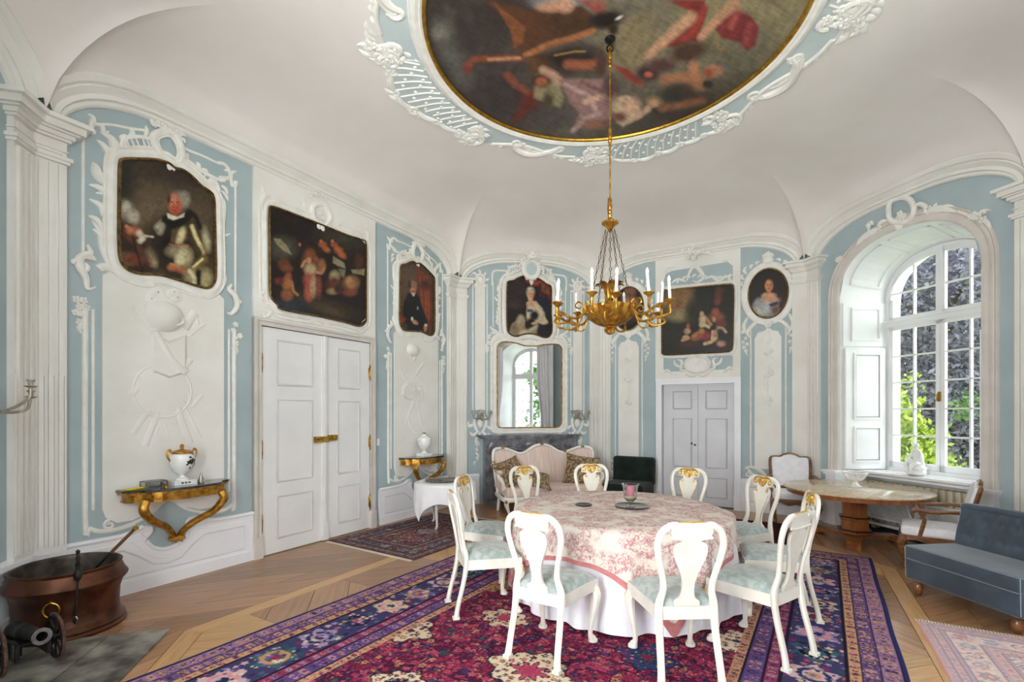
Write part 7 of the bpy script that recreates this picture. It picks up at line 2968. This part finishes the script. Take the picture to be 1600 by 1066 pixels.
# ------------------------------------------------------------------ chandelier
CH = Vector((.888, 4.38, 0))
ch = empty('chandelier', CH, 0, 'gilded candle chandelier with fluted bowl hung on chains', 'chandelier')
G = 'gilt'
mb = MB()
mb.lathe([(.004, CEIL), (.05, CEIL - .002), (.045, CEIL - .03), (.012, CEIL - .05)], 14)
mb.tube([(0, 0, CEIL - .03), (0, 0, 4.98)], .012, 8)
mb.tube([(.028 * math.cos(2 * PI * k / 14), 0, 4.95 + .032 * math.sin(2 * PI * k / 14)) for k in range(14)], .008, 6, closed=True)
mb.build('ceiling_hook', 'iron', ch)
mb = MB()
mb.tube([(0, 0, 4.93), (0, 0, 3.55)], .007, 8)
for zc in (4.88, 4.16, 3.52):
    mb.lathe([(.006, -.10), (.014, -.09), (.010, -.075), (.020, -.05), (.012, -.03), (.022, 0), (.012, .03), (.018, .05), (.010, .075), (.006, .10)], 12, (0, 0, zc))
mb.build('rod', 'gilt', ch)
mb = MB()
mb.tube([(-.015, .004, 3.60), (-.02, .004, 3.5), (-.014, .004, 3.42)], .0035, 6)
mb.build('cable', mat('cable_brown', '#6A3B24', rough=.6), ch)
mb = MB()
mb.lathe([(.008, 3.46), (.02, 3.44), (.012, 3.42), (.03, 3.40), (.068, 3.375), (.072, 3.36), (.05, 3.345), (.03, 3.32), (.012, 3.29)], 20)
for k in range(12):
    a = 2 * PI * k / 12
    mb.ball((.068 * math.cos(a), .068 * math.sin(a), 3.372), .010)
mb.build('crown', G, ch)
for k in range(5):
    a = R(-100 + 72 * k)
    mb = MB()
    p0 = Vector((.04 * math.cos(a), .04 * math.sin(a), 3.31))
    p1 = Vector((.19 * math.cos(a), .19 * math.sin(a), 2.62))
    n = 15
    for j in range(n):
        c0 = p0 + (p1 - p0) * (j / n)
        c1 = p0 + (p1 - p0) * ((j + 1.12) / n)
        ax = (c1 - c0)
        sd = ax.cross(Vector((math.cos(a + (PI / 2 if j % 2 else 0)), math.sin(a + (PI / 2 if j % 2 else 0)), .2))).normalized() * .009
        mb.tube([c0, c0 * .65 + c1 * .35 + sd, c0 * .35 + c1 * .65 + sd, c1, c0 * .35 + c1 * .65 - sd, c0 * .65 + c1 * .35 - sd], .0032, 5, closed=True)
    mb.build('chain', mat('chain_bronze', '#6B4E2C', '#3C2A18', rough=.4, metal=.9), ch)
    mb = MB()
    mb.tube(cr([(p1.x, p1.y, 2.63), (p1.x * 1.18, p1.y * 1.18, 2.66), (p1.x * 1.22, p1.y * 1.22, 2.58), (p1.x * 1.1, p1.y * 1.1, 2.55)], 5), .007, 6)
    mb.build('chain_hook', G, ch)
mb = MB()
mb.lathe([(.02, 2.43), (.06, 2.432), (.12, 2.455), (.18, 2.50), (.222, 2.565), (.238, 2.60), (.228, 2.605), (.20, 2.57), (.12, 2.50), (.02, 2.49)], 72, flute=(.045, 18))
mb.build('bowl', G, ch)
mb = MB()
mb.lathe([(.004, 2.355), (.016, 2.36), (.036, 2.372), (.030, 2.395), (.040, 2.41), (.022, 2.425), (.022, 2.435)], 16, flute=(.12, 8))
mb.build('finial', G, ch)
mb = MB()
mb.lathe([(.026, 2.49), (.030, 2.52), (.024, 2.56), (.024, 2.66), (.034, 2.67), (.026, 2.69)], 14)
mb.build('stem', G, ch)
for k in range(7):
    a = 2 * PI * k / 7 + .2
    mb = MB()
    c_, s_ = math.cos(a), math.sin(a)
    pts = [(.02, 2.68), (.035, 2.73), (.055, 2.78), (.09, 2.815), (.125, 2.815), (.135, 2.80)]
    V = []
    for j, (r_, z) in enumerate(cr(pts, 3)):
        w_ = .032 * math.sin(PI * min(.98, .25 + .75 * j / 15)) + .002
        for t in (-1, 0, 1):
            V.append((r_ * c_ - s_ * w_ * t, r_ * s_ + c_ * w_ * t, z - .010 * abs(t) * 0 + (.008 if t == 0 else 0)))
    n = len(V) // 3
    mb.add(V, [(j * 3 + t, j * 3 + t + 1, (j + 1) * 3 + t + 1, (j + 1) * 3 + t) for j in range(n - 1) for t in (0, 1)])
    mb.add([(v[0] * .97, v[1] * .97, v[2] + .004) for v in V], [(j * 3 + t, (j + 1) * 3 + t, (j + 1) * 3 + t + 1, j * 3 + t + 1) for j in range(n - 1) for t in (0, 1)])
    mb.build('crown_leaf', G, ch)


def candle_set(parent, x, y, z, tilt):
    mb = MB()
    mb.lathe([(.008, -.05), (.012, -.03), (.010, -.015), (.020, 0), (.044, .020), (.046, .026), (.020, .022), (.018, .035)], 14, (x, y, z), flute=(.06, 6))
    mb.build('candle_cup', G, parent)
    mb = MB()
    tx, ty = tilt
    mb.tube([(x, y, z + .022), (x + tx * .15, y + ty * .15, z + .175)], .0125, 10)
    mb.build('candle', 'candle_white', parent)
    mb = MB()
    x2, y2 = x + tx * .15, y + ty * .15
    mb.lathe([(.008, 0), (.014, .012), (.016, .025), (.011, .042), (.003, .058)], 10, (x2, y2, z + .173))
    mb.build('bulb', 'bulb_white', parent)


q = random.Random(12)
for k in range(6):
    a = R(-90 - 18 + 60 * k)
    c_, s_ = math.cos(a), math.sin(a)
    mb = MB()
    P = lambda r_, z, t=0.: ((r_) * math.cos(a + t), (r_) * math.sin(a + t), z)
    mb.tube(cr([P(.22, 2.57), P(.30, 2.50), P(.38, 2.50), P(.46, 2.54), P(.50, 2.53)], 5), .012, 8)
    mb.tube(cr([P(.24, 2.60), P(.30, 2.64), P(.33, 2.60), P(.29, 2.58), P(.28, 2.60)], 5), .007, 6)
    mb.tube(cr([P(.26, 2.53), P(.30, 2.44), P(.37, 2.44), P(.38, 2.50)], 5), .007, 6)
    for t in (-.20, .20):
        rr, zz = (.545, 2.575) if t > 0 else (.47, 2.615)
        mb.tube(cr([P(.36, 2.50), P(.42, 2.455, t * .4), P(.50, 2.47, t * .9), P(rr, zz - .09, t), P(rr, zz - .04, t)], 6), .011, 8)
    arm = mb.build('arm', G, ch)
    for t in (-.20, .20):
        rr, zz = (.545, 2.575) if t > 0 else (.47, 2.615)
        x, y, z = P(rr, zz, t)
        candle_set(arm, x, y, z, (q.uniform(-.10, .12), q.uniform(-.06, .06)))

# ------------------------------------------------------------------ copper cauldron with fire tools, toy cannon
bk = empty('copper_cauldron', (-3.42, 3.72, .0), 0, 'big oval copper cauldron holding a poker at lower left', 'cauldron')
mb = MB()
mb.lathe([(.30, .0), (.355, .0), (.36, .02), (.345, .035), (.35, .05), (.33, .075), (.318, .09), (.312, .16), (.316, .26), (.335, .325), (.365, .36), (.368, .375), (.345, .41), (.325, .46), (.333, .48), (.325, .485)], 48, caps=False)
mb.build('body', 'copper', bk)
mb = MB()
mb.lathe([(.325, .483), (.312, .48), (.305, .44), (.32, .37), (.30, .30), (.28, .26), (.001, .25)], 48, caps=False)
mb.build('inside', 'copper_inner', bk)
for a in (R(-62), R(118)):
    mb = MB()
    c_, s_ = math.cos(a), math.sin(a)
    cx_, cy_ = .33 * c_, .33 * s_
    mb.tube([(cx_ + .012 * c_ - s_ * .045 * math.cos(t), cy_ + .012 * s_ + c_ * .045 * math.cos(t), .25 + .05 * math.sin(t)) for t in np.linspace(0, 2 * PI, 18)[:-1]], .007, 6, closed=True)
    mb.ball((cx_ + .005 * c_, cy_ + .005 * s_, .30), .016)
    mb.build('ring_handle', 'brass', bk)
# poker leaning inside
pk = empty('fire_poker', (-3.42, 3.72, .262), 0, 'long fire poker with brown grip leaning in the cauldron', 'poker')
A_, B_ = Vector((-.02, .10, .01)), Vector((.55, -.05, .50))
mb = MB()
mb.tube([A_, A_ + (B_ - A_) * .62], .009, 8)
mb.build('shaft', 'iron', pk)
mb = MB()
mb.tube([A_ + (B_ - A_) * .62, B_], [.013, .013, .011, .012], 10)
mb.build('grip', 'brown_grip', pk)
mb = MB()
mb.tube([B_, B_ + (B_ - A_).normalized() * .022], [.015, .022], 12)
mb.build('pommel', 'brass', pk)
sc_ = empty('fire_shovel', (-3.128, 3.475, .0), 0, 'iron fire tool hooked over the cauldron rim', 'fire tool')
mb = MB()
mb.tube([(-.002, -.012, .19), (-.012, .02, .44)], .007, 8)
mb.build('shaft', 'iron', sc_)
mb = MB()
mb.lathe([(.006, .43), (.022, .45), (.026, .48), (.014, .51), (.010, .53), (.016, .55), (.009, .57), (.013, .60), (.007, .62), (.012, .635), (.013, .65), (.003, .66)], 12, (-.012, .02, 0))
mb.build('handle', 'iron', sc_)
mb = MB()
mb.lathe([(.004, .13), (.018, .155), (.020, .175), (.006, .195)], 8, (-.002, -.013, 0), sy=.4)
mb.build('tip', 'silver', sc_)

cn = empty('toy_cannon', (-3.15, 3.13, .016), R(-30), 'miniature iron cannon on spoked wheels in lower left corner', 'cannon')
mb = MB()
Mx = Matrix.Rotation(R(90), 4, 'Y') @ Matrix.Rotation(R(0), 4, 'Z')
Mb = Matrix.Translation((0, 0, .21)) @ Matrix.Rotation(R(-8), 4, 'Y') @ Matrix.Rotation(R(90), 4, 'Y')
mb.lathe([(.015, -.24), (.03, -.23), (.02, -.215), (.055, -.20), (.058, -.17), (.050, -.15), (.048, -.02), (.052, 0), (.045, .02), (.038, .15), (.034, .22), (.046, .245), (.050, .262), (.046, .275), (.030, .276), (.024, .25), (.023, .10)], 20, M=Mb)
mb.build('barrel', 'iron', cn)
mb = MB()
mb.lathe([(.030, .274), (.049, .274), (.050, .281), (.028, .281), (.030, .274)], 20, M=Mb, caps=False)
mb.build('muzzle_ring', 'iron_bright', cn)
mb = MB()
for s in (-1, 1):
    mb.prism([(-.24, .08), (.14, .08), (.14, .19), (.06, .20), (-.04, .17), (-.20, .13)], s * .065, s * .085, lambda a, b, h: (a, h, b))
mb.box(-.20, -.14, -.07, .07, .085, .11)
mb.tube([(.04, -.16, .145), (.04, .16, .145)], .014, 8)
mb.build('carriage', 'iron', cn)
for s in (-1, 1):
    for x in (-.10, .10):
        mb = MB()
        mb.box(x - .022, x + .022, s * .087 - .003, s * .087 + .003, .09, .185)
        mb.build('bracket_plate', 'iron_bright', cn, smooth=False)
    mb = MB()
    ring = lambda r_, y, n=28: [(.04 + r_ * math.cos(2 * PI * k / n), y, .145 + r_ * math.sin(2 * PI * k / n)) for k in range(n)]
    mb.tube(ring(.135, s * .135), .013, 8, closed=True)
    mb.lathe([(.02, -.025), (.03, -.02), (.03, .02), (.02, .025)], 12, M=Matrix.Translation((.04, s * .135, .145)) @ Matrix.Rotation(R(90), 4, 'X'))
    wh = mb.build('wheel', 'iron', cn)
    mb = MB()
    mb.tube(ring(.146, s * .135), .009, 6, closed=True)
    mb.build('tyre', 'rust_rim', wh)
    for k in range(8):
        a = 2 * PI * k / 8
        mb = MB()
        mb.tube([(.04 + .025 * math.cos(a), s * .135, .145 + .025 * math.sin(a)), (.04 + .128 * math.cos(a), s * .135, .145 + .128 * math.sin(a))], .0075, 6)
        mb.build('spoke', 'iron', wh)
mb = MB()
mb.box(-.34, -.18, -.03, .03, .0, .085)
mb.build('trail', 'iron', cn, smooth=False)

# ------------------------------------------------------------------ radiator in the window niche, with slanted grille
rd = empty('radiator', W3(4, 1.42, 0, -.33), R(90 - heads[3]), 'beige ribbed radiator with slanting grille under arched window', 'radiator')
for k in range(18):
    x = -.72 + k * .085
    mb = rounded_box(x - .032, x + .032, -.06, .06, .10, .68, .022, 2)
    mb.build('rib', 'radiator_beige', rd)
mb = MB()
mb.tube([(-.77, 0, .14), (.77, 0, .14)], .03, 8)
mb.tube([(-.77, 0, .64), (.77, 0, .64)], .03, 8)
for x in (-.6, .6):
    mb.box(x - .03, x + .03, -.04, .04, 0, .11)
mb.build('pipe', 'radiator_beige', rd)
gr = empty('radiator_grille', W3(4, 1.42, 0, -.20), R(90 - heads[3]), 'white slatted grille frame leaning before the radiator', 'grille')
mb = MB()
mb.box(-.80, .80, -.012, .012, .07, .10)
for (x0, x1) in ((-.80, -.04), (.04, .80)):
    mb.box(x0, x1, -.012, .012, .45, .475)
mb.tube([(-.10, 0, .46), (.02, 0, .16)], .012, 6)
mb.tube([(.04, 0, .46), (.04, 0, .16)], .012, 6)
for x in (-.80, .78):
    mb.box(x, x + .02, -.012, .012, .0, .475)
mb.box(-.80, .80, -.012, .012, .16, .18)
mb.build('frame', 'dado_white', gr, smooth=False)
for (x0, x1) in ((-.78, -.02), (.05, .78)):
    x = x0
    while x < x1 + .25:
        b0, b1 = (x, .455), (x + .26, .17)
        t0 = 0.
        t1 = 1.
        if b1[0] > x1: t1 = (x1 - b0[0]) / .26
        if t1 > .12:
            m0 = (b0[0] + (b1[0] - b0[0]) * t0, b0[1] + (b1[1] - b0[1]) * t0)
            m1 = (b0[0] + (b1[0] - b0[0]) * t1, b0[1] + (b1[1] - b0[1]) * t1)
            mb = MB()
            mb.tube([(m0[0], 0, m0[1]), (m1[0], 0, m1[1])], .0085, 4)
            mb.build('slat', 'dado_white', gr)
        x += .034
    x = x0 - .23
    while x < x0:
        t0 = (x0 - x) / .26
        if t0 < .9:
            mb = MB()
            mb.tube([(x0, 0, .455 - .285 * t0), (x + .26, 0, .17)], .0085, 4)
            mb.build('slat', 'dado_white', gr)
        x += .034

# ------------------------------------------------------------------ porcelain figure on the sill
def blob_figure(loc, rz, label):
    mb = MB()
    T = lambda pts, r: mb.tube(cr(pts, 4), r, 10)
    mb.ball((0, 0, .05), .13, .11, .055, 16, 8)          # rocky base
    mb.ball((.03, .02, .10), .09, .085, .05, 14, 8)
    mb.ball((-.06, .03, .09), .06, .06, .05, 12, 8)
    T([(.02, .03, .14), (.015, .03, .20), (.01, .02, .27), (.0, .015, .32)], [.062, .055, .060, .045])      # torso
    mb.ball((.0, .015, .335), .062, .035, .025)
    T([(.0, .012, .33), (-.003, .008, .37)], [.02, .018])
    mb.ball((-.005, -.003, .395), .030, .034, .037, 14, 10)   # head, bowed
    mb.ball((-.003, .010, .408), .034, .036, .032, 12, 8)     # hair
    mb.ball((-.006, -.034, .388), .007, .008, .010)            # nose
    T([(.055, .01, .325), (.085, .0, .26), (.075, -.05, .205), (.03, -.085, .19)], [.022, .020, .017, .012])   # arm
    T([(-.055, .01, .325), (-.07, -.02, .26), (-.04, -.07, .21), (.0, -.09, .195)], [.022, .020, .017, .012])
    for k in range(4):
        T([(.005 + .006 * k, -.085, .195 - .004 * k), (.0 + .007 * k, -.105, .185 - .006 * k)], [.006, .004])
    T([(.035, .01, .15), (.05, -.07, .165), (.045, -.10, .10), (.04, -.085, .04)], [.042, .036, .026, .018])     # leg
    T([(-.02, .01, .15), (-.04, -.06, .175), (-.02, -.11, .14), (.03, -.10, .09)], [.042, .036, .026, .016])
    mb.ball((.04, -.105, .035), .018, .032, .013)
    T([(-.12, .0, .20), (-.09, -.03, .21), (-.05, -.04, .18), (-.09, -.02, .12)], [.02, .034, .04, .05])        # drapery
    T([(-.135, .0, .19), (-.10, .02, .15), (-.06, .0, .10)], [.016, .035, .04])
    o = mb.build('porcelain_figure', 'porcelain', recalc=True)
    md = o.modifiers.new('fuse', 'REMESH')
    md.mode = 'VOXEL'
    md.voxel_size = .0055
    md.use_smooth_shade = True
    sm = o.modifiers.new('soften', 'SMOOTH')
    sm.iterations = 3
    sm.factor = .5
    o.location = loc
    o.rotation_euler = (0, 0, rz)
    tag(o, label, 'figurine')
    return o


blob_figure(W3(4, 1.33, .806, -.38), R(90 - heads[3]) - .35, 'white porcelain seated figure on the window sill')


# ------------------------------------------------------------------ curtains of the garden window (seen in the mirror)
def curtain(u0, u1, label):
    root = MB()
    L_ = abs(u1 - u0)

    def fn(s, t):
        x = u0 + (u1 - u0) * s
        gather = 1 - .25 * math.exp(-((t - .35) / .2) ** 2)
        x = u0 + (x - u0) * gather
        return (x, -.10 - .035 * math.sin(s * 34) - .02 * math.sin(s * 13 + 1), .03 + 3.9 * t)
    root.grid(61, 12, fn)
    o = root.build('curtain', 'white_linen', ang=80)
    sd = o.modifiers.new('cloth', 'SOLIDIFY')
    sd.thickness = .006
    o.location = W3(5, 0, 0)
    o.rotation_euler = (0, 0, R(90 - heads[4]))
    tag(o, label, 'curtain', 'curtains of the garden window')
    return o


curtain(1.55, 2.15, 'white curtain hanging at left side of the mirrored garden window')
curtain(4.05, 3.45, 'white curtain hanging at right side of the mirrored garden window')

# ------------------------------------------------------------------ garden outside
mb = MB()
mb.add([(-60, -60, -.9), (80, -60, -.9), (80, 80, -.9), (-60, 80, -.9)], [(0, 1, 2, 3)])
lawn = mb.build('lawn', mat('grass', '#9DB95A', '#7FA047', rough=.95, scale=3, detail=8), smooth=False)
tag(lawn, 'green lawn of the garden outside the windows', 'lawn', kind='structure')


def leaf_cloud(name, c, rad, n, size, m, seed, shell=.55, parent=None):
    g = np.random.default_rng(seed)
    d = g.normal(size=(n, 3))
    d /= np.linalg.norm(d, axis=1)[:, None]
    r_ = (shell + (1 - shell) * g.random(n) ** .7)[:, None]
    lump = (1 + .22 * np.sin(d[:, :1] * 7 + seed) * np.cos(d[:, 1:2] * 6) + .15 * np.sin(d[:, 2:] * 9))
    P = d * r_ * lump * np.array(rad) + np.array(c)
    a = g.normal(size=(n, 3))
    a /= np.linalg.norm(a, axis=1)[:, None]
    b_ = np.cross(a, g.normal(size=(n, 3)))
    b_ /= np.linalg.norm(b_, axis=1)[:, None]
    s = size * (.6 + .8 * g.random(n))[:, None]
    V = np.stack([P - a * s, P + b_ * s * .5, P + a * s, P - b_ * s * .5], 1).reshape(-1, 3)
    me = bpy.data.meshes.new(name)
    me.vertices.add(4 * n)
    me.vertices.foreach_set('co', V.astype(np.float32).ravel())
    me.loops.add(4 * n)
    me.loops.foreach_set('vertex_index', np.arange(4 * n, dtype=np.int32))
    me.polygons.add(n)
    me.polygons.foreach_set('loop_start', np.arange(n, dtype=np.int32) * 4)
    me.polygons.foreach_set('loop_total', np.full(n, 4, np.int32))
    me.update(calc_edges=True)
    me.materials.append(MATS[m])
    o = bpy.data.objects.new(name, me)
    COL.objects.link(o)
    if parent is not None: o.parent = parent
    tag(o, kind='stuff')
    return o


mat('leaf_copper', '#A29DAE', '#6E687C', rough=.6, scale=1.4, lo=.3, hi=.7, detail=6)
mat('leaf_lime', '#C6D45A', '#8DA83A', rough=.6, scale=3, lo=.3, hi=.7, detail=6)
mat('leaf_green', '#8FB06A', '#5E8446', rough=.6, scale=2, lo=.3, hi=.7, detail=6)
mat('bark', '#6B5B4A', '#4A3D31', rough=.9, scale=8)


def tree(name, base, h, label, group, cloud):
    root = empty(name, base, 0, label, 'tree', group)
    mb = MB()
    mb.tube(cr([(0, 0, 0), (.1, 0, h * .3), (0, .1, h * .6), (.1, 0, h * .85)], 4), [.32, .24, .16, .06], 9)
    for k in range(6):
        a = k * 1.1
        mb.tube(cr([(0, 0, h * (.3 + .07 * k)), (.9 * math.cos(a), .9 * math.sin(a), h * (.42 + .07 * k)), (2.0 * math.cos(a), 2.0 * math.sin(a), h * (.5 + .06 * k))], 4), [.11, .06, .02], 6)
    mb.build('trunk', 'bark', root)
    for k, (c, rad, n, size, m) in enumerate(cloud):
        leaf_cloud('crown', c, rad, n, size, m, 100 + k + int(base[0] * 10), parent=root)
    return root


def beyond(px_, dist, z=-.9):
    return Vector(((px_ - CXP) / FPX * dist, dist, z))


tree('copper_beech', beyond(1475, 15.5), 9, 'purple copper beech filling the view through arched window', None, [((0, 0, 5.2), (4.6, 3.2, 5.0), 42000, .085, 'leaf_copper'), ((1.5, -1.2, 2.2), (3.4, 2.2, 2.6), 22000, .08, 'leaf_copper')])
tree('copper_beech', beyond(1395, 21), 10, 'second copper beech farther left through arched window', None, [((0, 0, 5.5), (5, 3.5, 5.4), 26000, .12, 'leaf_copper')])
tree('copper_beech', beyond(1575, 21), 10, 'third copper beech farther right through arched window', None, [((0, 0, 5.5), (5, 3.5, 5.4), 20000, .12, 'leaf_copper')])


def bush(px_, dist, c, rad, n, size, m, label):
    root = empty('garden_bush', beyond(px_, dist), 0, label, 'bush', 'bushes outside the arched window')
    mb = MB()
    for k in range(5):
        a = k * 1.3
        mb.tube(cr([(0, 0, 0), (.2 * math.cos(a), .2 * math.sin(a), rad[2] * .5), (.5 * math.cos(a), .5 * math.sin(a), rad[2])], 4), [.03, .02, .01], 6)
    mb.build('stem', 'bark', root)
    leaf_cloud('foliage', c, rad, n, size, m, int(px_), .2, root)
    return root


bush(1412, 10.2, (0, 0, 1.55), (.55, .5, 1.75), 2300, .075, 'leaf_lime', 'lime green bush at left of the window view')
bush(1462, 11.2, (0, 0, 1.15), (.42, .5, 1.0), 900, .075, 'leaf_lime', 'low lime bush behind the porcelain figure')
bush(1508, 11.8, (0, 0, 2.7), (.3, .35, .4), 170, .07, 'leaf_green', 'green sprig bush at right of the window view')
for k, (u_, out, r_) in enumerate(((2.0, 14, 2.6), (4.6, 17, 3.2), (7.0, 15, 3.0), (-1, 16, 3))):
    b_ = W3(5, u_, -.9, -out)
    tree('garden_tree', b_, 7, ['round green tree reflected at left of the mirror', 'tall green tree reflected in the mirror middle', 'wide green tree reflected at right of mirror', 'green tree far along the garden front'][k], 'garden trees seen in the mirror', [((0, 0, 4.2), (r_, r_, 3.2), 5000, .2, 'leaf_green')])
